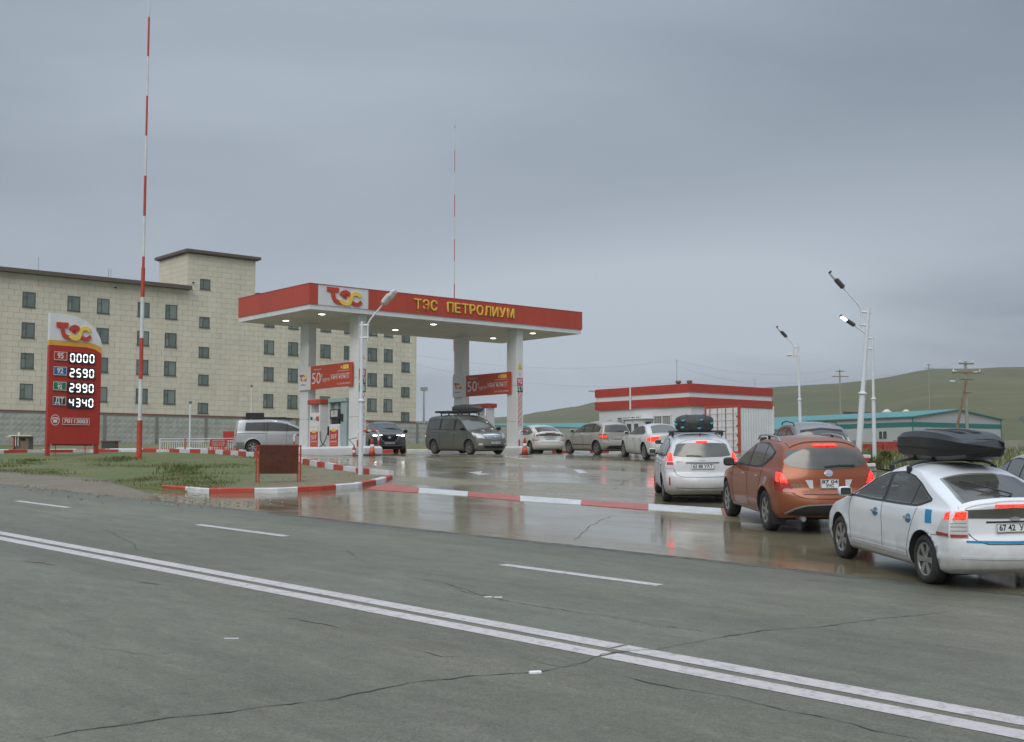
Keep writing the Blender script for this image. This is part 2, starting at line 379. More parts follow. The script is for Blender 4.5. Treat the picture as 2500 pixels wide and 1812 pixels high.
def asphalt():
    m, t, b = nodes('asphalt'); L = t.links.new
    v = ground_coords(t); vs_ = ground_coords(t, -RANG, (.10, 1, 1))
    c = mixc(t, rng(t, noise(t, v, .22, 6, .6), .35, .65, 0, 1), (.108, .112, .079), (.146, .147, .107))
    c = mixc(t, rng(t, noise(t, vs_, .9, 5, .6), .35, .7, .0, .55), c, (.126, .117, .078))
    c = mixc(t, rng(t, noise(t, vs_, 2.3, 5, .6), .62, .74, 0, .5), c, (.165, .150, .112))
    c = mixc(t, 1.0, c, rng(t, noise(t, ground_coords(t, -RANG, (.35, 1, 1)), 4.0, 6, .75), .3, .7, .80, 1.20), 'MULTIPLY'); c = mixc(t, 1.0, c, rng(t, noise(t, ground_coords(t, -RANG, (.018, 1, 1)), .9, 4, .6), .35, .65, .86, 1.12), 'MULTIPLY'); c = mixc(t, 1.0, c, rng(t, noise(t, v, 13, 4, .8), .3, .7, .86, 1.14), 'MULTIPLY'); sp = noise(t, v, 42, 3, .7); c = mixc(t, 1.0, c, rng(t, sp, .25, .75, .58, 1.42), 'MULTIPLY')
    L(c, b.inputs['Base Color'])
    L(rng(t, noise(t, vs_, .5, 5, .6), .3, .7, .42, .66), b.inputs['Roughness'])
    bp = N_(t, 'ShaderNodeBump'); bp.inputs['Strength'].default_value = .5; bp.inputs['Distance'].default_value = .012; L(noise(t, v, 26, 4, .8), bp.inputs['Height']); L(bp.outputs[0], b.inputs['Normal'])
    return m
def wet_concrete():
    m, t, b = nodes('wet_concrete'); L = t.links.new
    v = ground_coords(t); vs_ = ground_coords(t, -RANG, (.30, 1, 1))
    c = mixc(t, rng(t, noise(t, v, .16, 6, .6), .35, .65, 0, 1), (.178, .155, .095), (.255, .228, .155))
    c = mixc(t, rng(t, noise(t, vs_, 1.2, 6, .65), .5, .75, 0, .6), c, (.155, .128, .080))
    c = mixc(t, 1.0, c, rng(t, noise(t, v, 30, 3, .7), .25, .75, .86, 1.14), 'MULTIPLY')
    wet = rng(t, noise(t, vs_, .30, 6, .60, .4), .38, .50, 0, 1)
    wet = mulv(t, wet, rng(t, noise(t, vs_, 1.3, 6, .7, .5), .34, .58, .60, 1))
    c = mixc(t, wet, c, mixc(t, 1.0, c, (.80, .79, .77), 'MULTIPLY'))
    L(c, b.inputs['Base Color'])
    L(rng(t, wet, 0, 1, .32, .085), b.inputs['Roughness'])
    h = noise(t, ground_coords(t, -RANG, (.5, 1.6, 1)), 5.0, 4, .6)
    bp = N_(t, 'ShaderNodeBump'); bp.inputs['Distance'].default_value = .004; L(rng(t, wet, 0, 1, .30, .10), bp.inputs['Strength']); L(h, bp.inputs['Height']); L(bp.outputs[0], b.inputs['Normal'])
    b.inputs['IOR'].default_value = 1.42
    return m
def soil(name, dirt, dirt2, green, g0, g1, gs=.35, bare=None):
    m, t, b = nodes(name); L = t.links.new; v = ground_coords(t)
    c = mixc(t, rng(t, noise(t, v, .8, 6, .65), .3, .7, 0, 1), dirt, dirt2)
    gf = rng(t, noise(t, v, gs, 6, .65), g0, g1, 0, 1)
    if bare:                                   # trodden earth without grass towards the tip of the island
        sx_ = N_(t, 'ShaderNodeSeparateXYZ'); L(v, sx_.inputs[0]); ad = N_(t, 'ShaderNodeMath', operation='MULTIPLY_ADD'); L(noise(t, v, .7, 5, .65), ad.inputs[0]); ad.inputs[1].default_value = 4.5; L(sx_.outputs[0], ad.inputs[2])
        gf = mulv(t, gf, rng(t, ad.outputs[0], bare[0], bare[1], 1, .12))
    c = mixc(t, gf, c, green)
    c = mixc(t, 1.0, c, rng(t, noise(t, v, 14, 5, .75), .25, .75, .62, 1.38), 'MULTIPLY')
    L(c, b.inputs['Base Color']); b.inputs['Roughness'].default_value = .9
    bp = N_(t, 'ShaderNodeBump'); bp.inputs['Strength'].default_value = .8; bp.inputs['Distance'].default_value = .05; L(noise(t, v, 9, 6, .7), bp.inputs['Height']); L(bp.outputs[0], b.inputs['Normal'])
    return m
M_asphalt = asphalt(); M_concrete = wet_concrete()
M_island = soil('grassy_soil', (.175, .142, .086), (.22, .185, .125), (.112, .132, .042), .28, .44, .30, bare=(-6.5, -4.2))
M_shoulder = soil('gravel_soil', (.165, .140, .098), (.21, .183, .135), (.15, .14, .08), .60, .75, .5)
M_field = soil('steppe_grass', (.120, .126, .050), (.150, .148, .068), (.145, .125, .07), .58, .75, .02)

# ---- wide ground sheet
def axis(vals): return sorted(set(vals))
xs = axis([-3000, -2000, -1400, -900, -600, -400, -280, -200, -150] + list(range(-120, 121, 6)) + [150, 200, 280, 400, 600, 900, 1400, 2000, 3000])
ys = axis([-2500, -1500, -900, -500, -300, -180, -120] + list(range(-90, 131, 5)) + [150, 180, 220, 270, 330, 400, 520, 700, 1000, 1500, 2200, 3000])
mb = MB(); mb.grid([[(x, y, G(x, y) - .14) for x in xs] for y in ys]); o = mb.build('ground', M_field); tag(o, kind='structure', label='dry grassland round the filling station')

# ---- hill
RIDGE = [(-4200, 1030, 1500), (-1500, 1030, 1500), (300, 1034, 1500), (900, 1036, 1400), (1215, 1020, 1350), (1276, 1016, 1300), (1310, 1010, 1300), (1385, 1003, 1250), (1460, 992, 1200), (1700, 968, 1120), (1879, 947.5, 1050), (1939, 944, 1030), (2050, 937, 1000), (2119, 928.5, 980), (2176, 920, 960), (2240, 906.7, 950),
         (2281, 900.7, 940), (2366, 900, 930), (2500, 898, 920), (2900, 905, 900), (3600, 930, 900), (5200, 960, 950)]
def lin(tab, u, k):
    for a, b in zip(tab, tab[1:]):
        if a[0] <= u <= b[0]: return a[k] + (b[k] - a[k]) * (u - a[0]) / (b[0] - a[0])
    return tab[0][k] if u < tab[0][0] else tab[-1][k]
def fbm(x, y, s=1.0):
    from mathutils import noise as nn
    return nn.fractal(Vector((x * s, y * s, 3.1)), 1.0, 2.0, 4)
us = list(range(-4200, 1200, 200)) + list(range(1200, 2560, 16)) + list(range(2560, 5201, 120))
rows = []
for i in range(34):
    t = i / 26.0; row = []
    for u in us:
        rd = lin(RIDGE, u, 2); a = (u - 1250) / FPX; el = (1140 - lin(RIDGE, u, 1)) / FPX
        y = 250 + (rd - 250) * t; x = a * y
        z0 = G(0, 250) - 2.0; zr = HC + el * rd
        if t <= 1: z = z0 + (zr - z0) * (t ** 1.15 * .62 + .38 * sstep(0, 1, t))
        else: z = zr - (t - 1) * rd * .10
        z += fbm(x, y, .006) * 5.5 * min(1, t * 2) * (1 - sstep(.86, 1.0, t)) * sstep(1100, 1500, u)
        row.append((x, y, z))
    rows.append(row)
def hillmat():
    m, t, b = nodes('hill_grass'); L = t.links.new; v = ground_coords(t)
    c = mixc(t, rng(t, noise(t, v, .006, 6, .6), .35, .65, 0, 1), (.072, .077, .022), (.102, .100, .033))
    c = mixc(t, rng(t, noise(t, ground_coords(t, .2, (.25, 1, 1)), .03, 5, .6), .45, .7, 0, .6), c, (.066, .071, .024))
    c = mixc(t, 1.0, c, rng(t, noise(t, ground_coords(t, .5, (.4, 1, 1)), .045, 7, .75), .3, .7, .74, 1.26), 'MULTIPLY')
    c = mixc(t, rng(t, noise(t, ground_coords(t, -.4, (.12, 1, 1)), .02, 3, .5, 1.5), .49, .51, 0, .0), c, (.20, .18, .11))
    L(c, b.inputs['Base Color']); b.inputs['Roughness'].default_value = .95; return m
M_hill = hillmat()
mb = MB(); mb.grid(rows); o = mb.build('hill', M_hill); tag(o, kind='structure', label='long grassy hill behind the filling station')
# a darker scrub-covered rise at the right edge
rows = []
for i in range(14):
    t = i / 9.0; row = []
    for u in range(2380, 3400, 30):
        y = 300 + 130 * t; a = (u - 1250) / FPX; top = HC + (1140 - (1030 - 26 * sstep(2400, 2560, u))) / FPX * 430
        z = (G(0, 300) - 1) + (top - G(0, 300) + 1) * (sstep(0, 1, t) if t <= 1 else 1 - (t - 1) * 1.2) + fbm(a * y, y, .05) * .8
        row.append((a * y, y, z))
    rows.append(row)
mb = MB(); mb.grid(rows); o = mb.build('scrub_hill', mat('scrub', (.050, .066, .036), .95, var=.35, scale=.12)); tag(o, kind='structure', label='dark scrub covered rise at the right edge')

# ---- concrete forecourt
def poly_at(pts, t):
    n = len(pts) - 1; k = min(n - 1, int(t * n)); f = t * n - k
    return (pts[k][0] + (pts[k + 1][0] - pts[k][0]) * f, pts[k][1] + (pts[k + 1][1] - pts[k][1]) * f)
Lp = [(-12, 34.4), (-17, 45), (-24, 58), (-34, 68), (-44, 80)]
Rp = [(14, 5.4), (13.0, 24), (12.3, 44), (19, 58), (21, 78)]
rows = []
for j in range(61):
    a = poly_at(Lp, j / 60); b = poly_at(Rp, j / 60)
    rows.append([(a[0] + (b[0] - a[0]) * i / 50, a[1] + (b[1] - a[1]) * i / 50, G(a[0] + (b[0] - a[0]) * i / 50, a[1] + (b[1] - a[1]) * i / 50)) for i in range(51)])
mb = MB(); mb.grid(rows); forecourt = mb.build('forecourt', M_concrete); tag(forecourt, kind='structure', label='wet concrete forecourt')

# ---- road
EDGE = 5.93
def rp(s, n, dz=0.0):
    p = ROAD_O + ROAD_DIR * s + ROAD_N * n
    return Vector((p.x, p.y, G(p.x, p.y) + .012 + dz))
mb = MB()
rows = []
for i in range(-40, 81):
    s = i * 2.5; e = EDGE + .05 * fbm(s, 3, .35) + .03 * fbm(s, 9, 1.7)
    row = [rp(s, n) for n in (-7.2, -5, -3, -1, 1, 3, 5)] + [rp(s, e)]
    rows.append([Vector(row[0]) - Vector((0, 0, .2))] + row + [rp(s, e + .01, -.03)])
mb.grid(rows); road = mb.build('road', M_asphalt); tag(road, kind='structure', label='grey asphalt road with a double centre line')
def road_paint(name):
    m, t, b = nodes(name); L = t.links.new; v = ground_coords(t)
    c = mixc(t, rng(t, noise(t, v, 9, 8, .8), .50, .68, 0, .9), (.54, .495, .485), (.18, .175, .155))
    c = mixc(t, rng(t, noise(t, v, 1.2, 5, .6), .4, .7, 0, .25), c, (.36, .35, .33))
    L(c, b.inputs['Base Color']); b.inputs['Roughness'].default_value = .55; return m
M_roadpaint = road_paint('road_marking_paint')
def marking(s0, s1, n, w, name='centre_line'):
    k = max(2, int(abs(s1 - s0) / .35)); rows = []
    for i in range(k + 1):
        s = s0 + (s1 - s0) * i / k; j = .006 * fbm(s, n, 2.3)
        rows.append([rp(s, n - w / 2 + j, .004), rp(s, n + w / 2 + j * .6 + .004 * fbm(s, n, 7), .004)])
    m = MB(); m.grid(rows); return m.build(name, M_roadpaint, road)
# the crack at pixel (1500,1597) interrupts both lines
sc = (gp(1490, 1594) - ROAD_O).dot(ROAD_DIR)
for n in (-.18, .18):
    marking(sc + .025 + n * .5, 120, n, .235); marking(-60, sc - .025 + n * .5, n, .235)
for (a, b) in (((45, 1224), (185, 1240)), ((484, 1282.5), (702, 1311)), ((1225, 1381), (1615, 1431))):
    A = gp(*a) - ROAD_O; B = gp(*b) - ROAD_O; marking(A.dot(ROAD_DIR), B.dot(ROAD_DIR), 3.5, .17, 'lane_dash')
for k in range(1, 5): marking(30.5 + 9 * k, 33.5 + 9 * k, 3.5, .17, 'lane_dash')
# muddy seam where the asphalt meets the concrete
def seam(s0, s1, w, m, off, seed):
    rnd = random.Random(seed); rows = []; k = int((s1 - s0) / .12); o_ = 0
    for i in range(k + 1):
        s = s0 + (s1 - s0) * i / k; o_ = o_ * .85 + rnd.uniform(-.02, .02); e = EDGE + .05 * fbm(s, 3, .35) + .03 * fbm(s, 9, 1.7) + off + o_; ww = w * (.2 + 1.2 * rnd.random() ** 2)
        rows.append([rp(s, e - ww / 2, .0052), rp(s, e + ww / 2, .0048)])
    q = MB(); q.grid(rows, 0, False); return q.build('edge_crack', m, road)
# ---- cracks (filled with dark sealant and mud)
M_crack = mat('crack_filler', (.060, .062, .050), .7, var=.3)
M_crack2 = mat('muddy_crack', (.115, .105, .075), .7, var=.4)
M_rust = mat('rust_mud', (.20, .095, .055), .8, var=.3)
def crack(px, w, m=M_crack, parent=None, dz=.0165, jag=.022, seed=0):
    P = [gp(*p) for p in px]; pts = []
    rnd = random.Random(seed + int(px[0][0]))
    for a, b in zip(P, P[1:]):
        n = max(2, int((b - a).length / .09))
        for i in range(n): pts.append(a.lerp(b, i / n))
    pts.append(P[-1]); rows = []; off = 0
    for i, p in enumerate(pts):
        t = (pts[min(i + 1, len(pts) - 1)] - pts[max(0, i - 1)]); t = Vector((t.x, t.y, 0)).normalized(); nn = Vector((-t.y, t.x, 0))
        off = off * .8 + rnd.uniform(-jag, jag)
        e = min(1, i / 4, (len(pts) - 1 - i) / 4)
        ww = w * .80 * (.15 + 1.1 * rnd.random() ** 1.5) * e + .0015
        q = p + nn * off
        rows.append([(q.x + nn.x * ww / 2, q.y + nn.y * ww / 2, G(q.x, q.y) + dz), (q.x - nn.x * ww / 2, q.y - nn.y * ww / 2, G(q.x, q.y) + dz)])
    k = MB(); k.grid(rows, 0, False); return k.build('crack', m, parent or road)
crack([(60, 1812), (250, 1780), (440, 1752), (620, 1733), (800, 1712), (1000, 1673), (1150, 1655), (1300, 1645), (1420, 1625)], .034)
crack([(180, 1795), (300, 1770), (400, 1757)], .03)
crack([(590, 1735), (640, 1728), (690, 1722)], .035, M_rust, dz=.019)
crack([(1340, 1628), (1420, 1622), (1470, 1600), (1530, 1594), (1600, 1589), (1700, 1573), (1780, 1556), (1860, 1543), (1980, 1537), (2100, 1520), (2330, 1497)], .022)
crack([(990, 1411), (1100, 1432), (1200, 1462), (1330, 1485), (1480, 1510), (1640, 1535), (1780, 1556)], .016)
crack([(240, 1292), (310, 1318), (330, 1334), (326, 1348)], .018)
crack([(835, 1342), (860, 1356), (870, 1370)], .03, M_crack2)
crack([(1000, 1410), (1080, 1424), (1150, 1450), (1240, 1470)], .02, M_crack2)
crack([(1480, 1650), (1620, 1680), (1750, 1702), (1930, 1742), (2060, 1765), (2200, 1802), (2250, 1812)], .022)
crack([(1290, 1615), (1370, 1632), (1430, 1628)], .03, M_crack2)
crack([(220, 1580), (270, 1590), (330, 1600), (400, 1600), (480, 1586)], .012)
crack([(150, 1526), (230, 1515), (300, 1512)], .012, M_crack2)
crack([(2200, 1573), (2330, 1585), (2450, 1600)], .016)
crack([(1960, 1419), (2000, 1421), (2035, 1424)], .05); crack([(2050, 1425), (2080, 1427)], .035)
crack([(60, 1372), (110, 1378), (150, 1383)], .10, M_rust, jag=.03); crack([(205, 1396), (240, 1400)], .06, M_rust)
crack([(320, 1420), (410, 1432)], .08, M_crack2); crack([(700, 1510), (790, 1525), (850, 1540)], .09, M_crack2)
crack([(1020, 1590), (1080, 1606), (1130, 1605)], .08, M_crack2)
crack([(1370, 1655), (1400, 1653)], .06, M_rust, dz=.019)
# cracks in the concrete
fc = dict(parent=forecourt, dz=.004)
crack([(1400, 1320), (1430, 1295), (1470, 1268), (1500, 1258)], .02, M_crack2, **fc); crack([(1500, 1258), (1600, 1265), (1690, 1276)], .018, M_crack2, **fc)
crack([(900, 1237), (960, 1232), (1030, 1226)], .03, M_crack2, **fc); crack([(980, 1236), (1010, 1248), (1060, 1254)], .03, M_crack2, **fc)
crack([(1500, 1195), (1530, 1172), (1560, 1162), (1600, 1152)], .03, M_crack2, **fc); crack([(1745, 1274), (1790, 1272)], .02, M_crack2, **fc)
crack([(410, 1227), (480, 1233), (540, 1242), (640, 1250), (720, 1262)], .03, M_crack2, **fc); crack([(640, 1246), (780, 1240), (960, 1231)], .02, M_crack2, **fc)
crack([(1580, 1230), (1630, 1222)], .04, M_crack2, **fc); crack([(1000, 1113), (1060, 1120), (1140, 1128)], .05, M_crack2, **fc)
seam(-16, 26, .035, M_crack2, -.03, 5); seam(-16, 14, .05, mat('mud_film', (.135, .115, .080), .6, var=.3), -.16, 8)
# litter on the road
mb = MB(); p = gp(1307, 1648); mb.box((p.x, p.y, p.z + .02), (.11, .05, .03), 0, .3, .008); o = mb.build('paper_scrap', M_white); tag(o, 'crumpled white paper scrap lying by the foreground road crack', 'litter')
for k, (u, v) in enumerate(((1192, 1461), (1216, 1461.5))):
    mb = MB(); p = gp(u, v); mb.box((p.x, p.y, p.z + .016), (.10, .05, .008), 0, .1, .002); o = mb.build('paper_scrap', M_white); tag(o, ('left' if k == 0 else 'right') + ' one of two tiny white scraps lying between the road lines', 'litter', 'scraps on the road')
mb = MB(); p = gp(565, 1562); mb.box((p.x, p.y, p.z + .014), (.15, .02, .006), 0, 0, .002); o = mb.build('paper_strip', M_white); tag(o, 'thin white strip lying on the near lane', 'litter', 'scraps on the road')

# ---- kerbs
def kerb(name, label, pts, h, w, blk, red0=True, parent=None, top=0.0, z0=0.0, side=1):
    """a row of painted blocks; pts are ground points of the front foot"""
    root = empty(name, label=label, kind='structure') if parent is None else parent
    P = [Vector((p[0], p[1], 0)) for p in pts]; d = [0]
    for a, b in zip(P, P[1:]): d.append(d[-1] + (b - a).length)
    def pos(s):
        k = 0
        while k < len(P) - 2 and d[k + 1] < s: k += 1
        return P[k].lerp(P[k + 1], max(0, min(1, (s - d[k]) / max(1e-6, d[k + 1] - d[k])))), (P[k + 1] - P[k]).normalized()
    cuts = [i * blk for i in range(int(d[-1] / blk) + 1)] + [d[-1]]
    if cuts[-1] - cuts[-2] < blk * .35: cuts.pop(-2)
    for i, (a, b) in enumerate(zip(cuts, cuts[1:])):
        sub = [a + .006] + [x for x in d if a + .15 < x < b - .15] + [b - .006]; rows = []
        hh = h + random.uniform(-.008, .008)
        for s in sub:
            p, t = pos(s); n = Vector((-t.y, t.x, 0)) * side; z = G(p.x, p.y) + z0
            rows.append([(p.x, p.y, z - .1), (p.x, p.y, z + hh - .025), (p.x + n.x * .025, p.y + n.y * .025, z + hh), (p.x + n.x * w, p.y + n.y * w, z + hh), (p.x + n.x * w, p.y + n.y * w, z - .1)])
        m = MB(); m.grid(rows, 0, False, True); m.add(rows[0], [(0, 1, 2, 3, 4)]); m.add(rows[-1], [(4, 3, 2, 1, 0)])
        m.build('kerb_block', M_kred if (i % 2 == 0) == red0 else M_kwhite, root)
    return root
front_px = [(434, 1200), (504.5, 1206), (584, 1205), (678, 1204), (785, 1199), (873.5, 1192), (937, 1179), (957, 1171)]
fk = [gp(*p) for p in front_px]
kerb('kerb', 'red and white kerb along the front of the grass island', [(fk[0].x - .6, fk[0].y + .55)] + [(p.x, p.y) for p in fk], .15, .17, 1.19, True, side=1)
back = [(fk[-1].x + .03, fk[-1].y + .25)] + [(gp(u, v).x, gp(u, v).y) for (u, v) in ((924, 1167), (844, 1156), (805, 1148.5), (739, 1135), (622, 1119), (569, 1114))] + [(-15.3, 62.4), (-18.2, 66), (-20.8, 67), (-22.4, 66.4), (-24.6, 64), (-27, 61), (-33, 59)]
kerb('kerb', 'red and white kerb along the back of the grass island', back, .27, .17, 1.25, False, side=1)
# flush painted strip across the entrance
up = [(940, 1181), (1023, 1192), (1144, 1201), (1269, 1211), (1420, 1222), (1582.5, 1231), (1761, 1242), (1790, 1244)]
lo = [(893, 1195), (1021, 1204), (1142, 1212), (1269, 1224), (1418, 1233), (1582.5, 1246), (1765, 1258), (1797, 1261)]
strip_root = empty('entrance_strip', kind='structure', label='flat red and white painted strip across the entrance')
M_pred = mat('worn_red_floor_paint', (.40, .095, .075), .4, var=.25, scale=3); M_pwhite = mat('worn_white_floor_paint', (.56, .57, .57), .4, var=.2, scale=3)
for i in range(7):
    a, b, c_, d_ = gp(*lo[i]), gp(*lo[i + 1]), gp(*up[i + 1]), gp(*up[i])
    g_ = (b - a).normalized() * .01
    m = MB(); m.hexa([a + g_ - Vector((0, 0, .05)), b - g_ - Vector((0, 0, .05)), c_ - g_ - Vector((0, 0, .05)), d_ + g_ - Vector((0, 0, .05))], [a + g_ + Vector((0, 0, .012)), b - g_ + Vector((0, 0, .012)), c_ - g_ + Vector((0, 0, .012)), d_ + g_ + Vector((0, 0, .012))])
    m.build('painted_slab', M_pred if i % 2 == 0 else M_pwhite, strip_root)
# rear kerbs of the pad
def upl(us_, y): return [((u - 1250) / FPX * y, y) for u in us_]
kerb('kerb', 'red and white kerb behind the white car at the pumps', [((u - 1250) / FPX * y, y) for u, y in ((1255, 74.5), (1560, 75.5))], .22, .2, 1.15, True, side=1)
kerb('kerb', 'low red and white kerb at the far left of the pad', [((u - 1250) / FPX * y, y) for u, y in ((-60, 77), (190, 78), (420, 79), (560, 79), (745, 80))], .20, .25, 2.0, False, side=1)
kerb('kerb', 'red and white kerb behind the dark car facing the camera', [((u - 1250) / FPX * y, y) for u, y in ((930, 77), (1110, 78))], .20, .25, 1.6, True, side=1)
# ---- arrows painted on the concrete
M_arrow = mat('worn_arrow_paint', (.50, .50, .50), .35, var=.3, scale=3)
for px in ([(1143, 1154), (1178, 1151), (1172, 1156), (1205, 1158), (1174, 1160), (1170, 1161), (1160, 1157)], [(1245, 1117), (1284, 1120), (1286, 1122), (1258, 1120)], [(1400, 1147), (1420, 1148), (1436, 1155), (1414, 1156)]):
    P = [gp(*p, .005) for p in px]; m = MB(); m.add(P, [tuple(range(len(P)))]); m.build('arrow_marking', M_arrow, forecourt)
# ---- grass island
fr = [(-33, 59.3), (-21.3, 47.1), (-14.7, 40.1), (-11.8, 36.6)] + [(fk[0].x - .2, fk[0].y + .12)] + [(p.x + .0, p.y + .12) for p in fk[1:-1]] + [(fk[-1].x - .12, fk[-1].y + .1)]
bk = [(p[0] + (.0), p[1]) for p in reversed(back)]
na, nb = 70, 26
A = resample(fr, na); B = resample([(p[0] - .02, p[1] - .06) for p in bk], na); rows = []
for j in range(nb + 1):
    row = []
    for i in range(na + 1):
        p = A[i].lerp(B[i], j / nb); e = min(j, nb - j, 3) / 3.0
        row.append((p.x, p.y, G(p.x, p.y) + .03 + e * (.06 + .045 * fbm(p.x, p.y, .5)) + .02))
    rows.append(row)
rows = [[(p[0], p[1], p[2] - .35) for p in rows[0]]] + rows + [[(p[0], p[1], p[2] - .35) for p in rows[-1]]]
rows = [[(r[0][0], r[0][1], r[0][2] - .35)] + r + [(r[-1][0], r[-1][1], r[-1][2] - .35)] for r in rows]
mb = MB(); mb.grid(rows); o = mb.build('grass_island', M_island); tag(o, kind='structure', label='grassy earth island between road and forecourt')
# gravel shoulder between asphalt and grass
sh = []
for i in range(61):
    s = (gp(395, 1222) - ROAD_O).dot(ROAD_DIR) + i * 1.0
    t = min(1, i / 8); w = .05 + 2.3 * t + .35 * t * fbm(s, 1, .4)
    sh.append([rp(s, EDGE - .12, -.05), rp(s, EDGE - .04, .006)] + [rp(s, EDGE + w * k / 4, .02 + .045 * math.sin(k / 4 * 2.2) + .035 * (k / 4) + .012 * fbm(s * 3, k * 2.0, 1)) for k in range(1, 5)] + [rp(s, EDGE + w + .25, -.25)])
sh.insert(0, [(p[0], p[1], p[2] - .2) for p in sh[0]])
mb = MB(); mb.grid(sh); o = mb.build('gravel_shoulder', M_shoulder); tag(o, kind='structure', label='bare gravel shoulder of the road')
# grass blades and weeds
rg = random.Random(3)
def blades(name, label, n, fn, hmin, hmax, mats, wmul=1):
    m = MB()
    for _ in range(n):
        p = fn()
        if p is None: continue
        x, y, z, sc_ = p; h = rg.uniform(hmin, hmax) * sc_; a = rg.uniform(0, 6.28); w = h * rg.uniform(.05, .11) * wmul; l = rg.uniform(.1, .6) * h; b = rg.uniform(0, 6.28)
        dx, dy = math.cos(a) * w, math.sin(a) * w; lx, ly = math.cos(b) * l, math.sin(b) * l
        m.add([(x - dx, y - dy, z), (x + dx, y + dy, z), (x + dx * .7 + lx * .4, y + dy * .7 + ly * .4, z + h * .6), (x - dx * .7 + lx * .4, y - dy * .7 + ly * .4, z + h * .6), (x + lx, y + ly, z + h)], [(0, 1, 2, 3), (3, 2, 4)], rg.randrange(len(mats)))
    o = m.build(name, mats); tag(o, label=label, cat='grass', kind='stuff'); return o
MG = [mat('grass_a', (.125, .150, .042), .8, var=.25, scale=.6), mat('grass_b', (.175, .175, .070), .8, var=.25, scale=.6), mat('grass_c', (.085, .115, .032), .8, var=.25, scale=.6), mat('grass_dry', (.24, .21, .115), .85, var=.2, scale=.6)]
def island_pt():
    i = rg.random() * na; j = rg.random(); k = int(i)
    if k >= na: return None
    p = A[k].lerp(A[k + 1], i - k).lerp(B[k].lerp(B[k + 1], i - k), j)
    if p.x < -31 or p.y > 63: return None
    d = fbm(p.x, p.y, .33) + .35 * fbm(p.x + 40, p.y, 1.1)
    near = (Vector((p.x, p.y, 0)) - ROAD_O).dot(ROAD_N) - EDGE
    if near < 1.6 + .5 * fbm(p.x, p.y, .9) and p.x < -9.0: return None
    dens = sstep(-.35, .45, d)
    if p.x > -7.8 or p.y > 54: dens *= .15
    if rg.random() > .22 + dens: return None
    return (p.x, p.y, G(p.x, p.y) + .06, .55 + .9 * max(0, dens))
blades('grass', 'short weedy grass on the island by the price sign', 110000, island_pt, .03, .10, MG)
def clump_pts(cs):
    def f():
        c = rg.choice(cs); r_ = abs(rg.gauss(0, c[3])); a = rg.uniform(0, 6.28)
        x, y = c[0] + math.cos(a) * r_, c[1] + math.sin(a) * r_
        return (x, y, G(x, y) + .06, c[2])
    return f
cl = []
for (u, v, s) in ((290, 1130, 1.6), (300, 1127, 1.7), (288, 1134, 1.3), (440, 1152, 1.9), (450, 1158, 1.6), (455, 1166, 1.5), (478, 1150, 1.4), (430, 1160, 1.3), (70, 1133, 1.6), (60, 1139, 1.3), (125, 1160, .9), (10, 1146, 1.2), (500, 1180, 1.3), (420, 1180, 1.1), (470, 1188, 1.2), (520, 1188, 1.1)):
    p = gp(u, v); cl.append((p.x, p.y, s, .45))
blades('weeds', 'leafy green weed clumps on the island', 3200, clump_pts(cl), .04, .13, [MG[0], MG[2], MG[0]], 1.7)
# loose stones on the shoulder and the road edge
def stone_pts():
    out_ = []
    for _ in range(900):
        s = rg.uniform(0, 34) + (gp(560, 1240) - ROAD_O).dot(ROAD_DIR); n = EDGE + rg.gauss(.5, .7)
        p_ = rp(s, n); out_.append((p_.x, p_.y, G(p_.x, p_.y) + .035, rg.uniform(.012, .045)))
    for _ in range(160):
        p_ = gp(rg.uniform(560, 920), rg.uniform(1125, 1185)); out_.append((p_.x, p_.y, p_.z + .09, rg.uniform(.02, .06)))
    return out_
m = MB()
for (x, y, z, s) in stone_pts():
    a = rg.uniform(0, 6.28); q = [(math.cos(a + k * 1.57) * s * rg.uniform(.7, 1.2), math.sin(a + k * 1.57) * s * rg.uniform(.7, 1.2)) for k in range(4)]
    m.add([(x + p_[0], y + p_[1], z - .01) for p_ in q] + [(x + p_[0] * .5, y + p_[1] * .5, z + s * .6) for p_ in q], [(0, 1, 5, 4), (1, 2, 6, 5), (2, 3, 7, 6), (3, 0, 4, 7), (4, 5, 6, 7)], rg.randrange(2))
o = m.build('gravel', [mat('stone_a', (.26, .24, .20), .85, var=.2), mat('stone_b', (.17, .155, .125), .85, var=.2)]); tag(o, label='loose stones along the road shoulder and island', cat='gravel', kind='stuff')
# verge at the right with lamp posts and shrubs
rows = []
Vp = [(12.4, 38), (12.0, 44), (12.3, 48), (14.6, 52)]; Vq = [(26, 34), (26, 44), (27, 52), (27, 60)]
A2 = resample(Vp, 16); B2 = resample(Vq, 16)
for i in range(17): rows.append([(A2[i].lerp(B2[i], j / 10).x, A2[i].lerp(B2[i], j / 10).y, G(*A2[i].lerp(B2[i], j / 10)) + .05 + .05 * (j > 0)) for j in range(11)])
mb = MB(); mb.grid(rows); o = mb.build('verge', M_island); tag(o, kind='structure', label='grass verge under the right-hand lamp posts')
def verge_pt():
    p = A2[rg.randrange(17)].lerp(B2[rg.randrange(17)], rg.random() ** 1.6); x = p.x + rg.uniform(-.5, .5); y = p.y + rg.uniform(-1, 1)
    return (x, y, G(x, y) + .08, 1)
blades('grass', 'tall grass on the verge behind the nearest car', 5000, verge_pt, .10, .32, MG[:3])
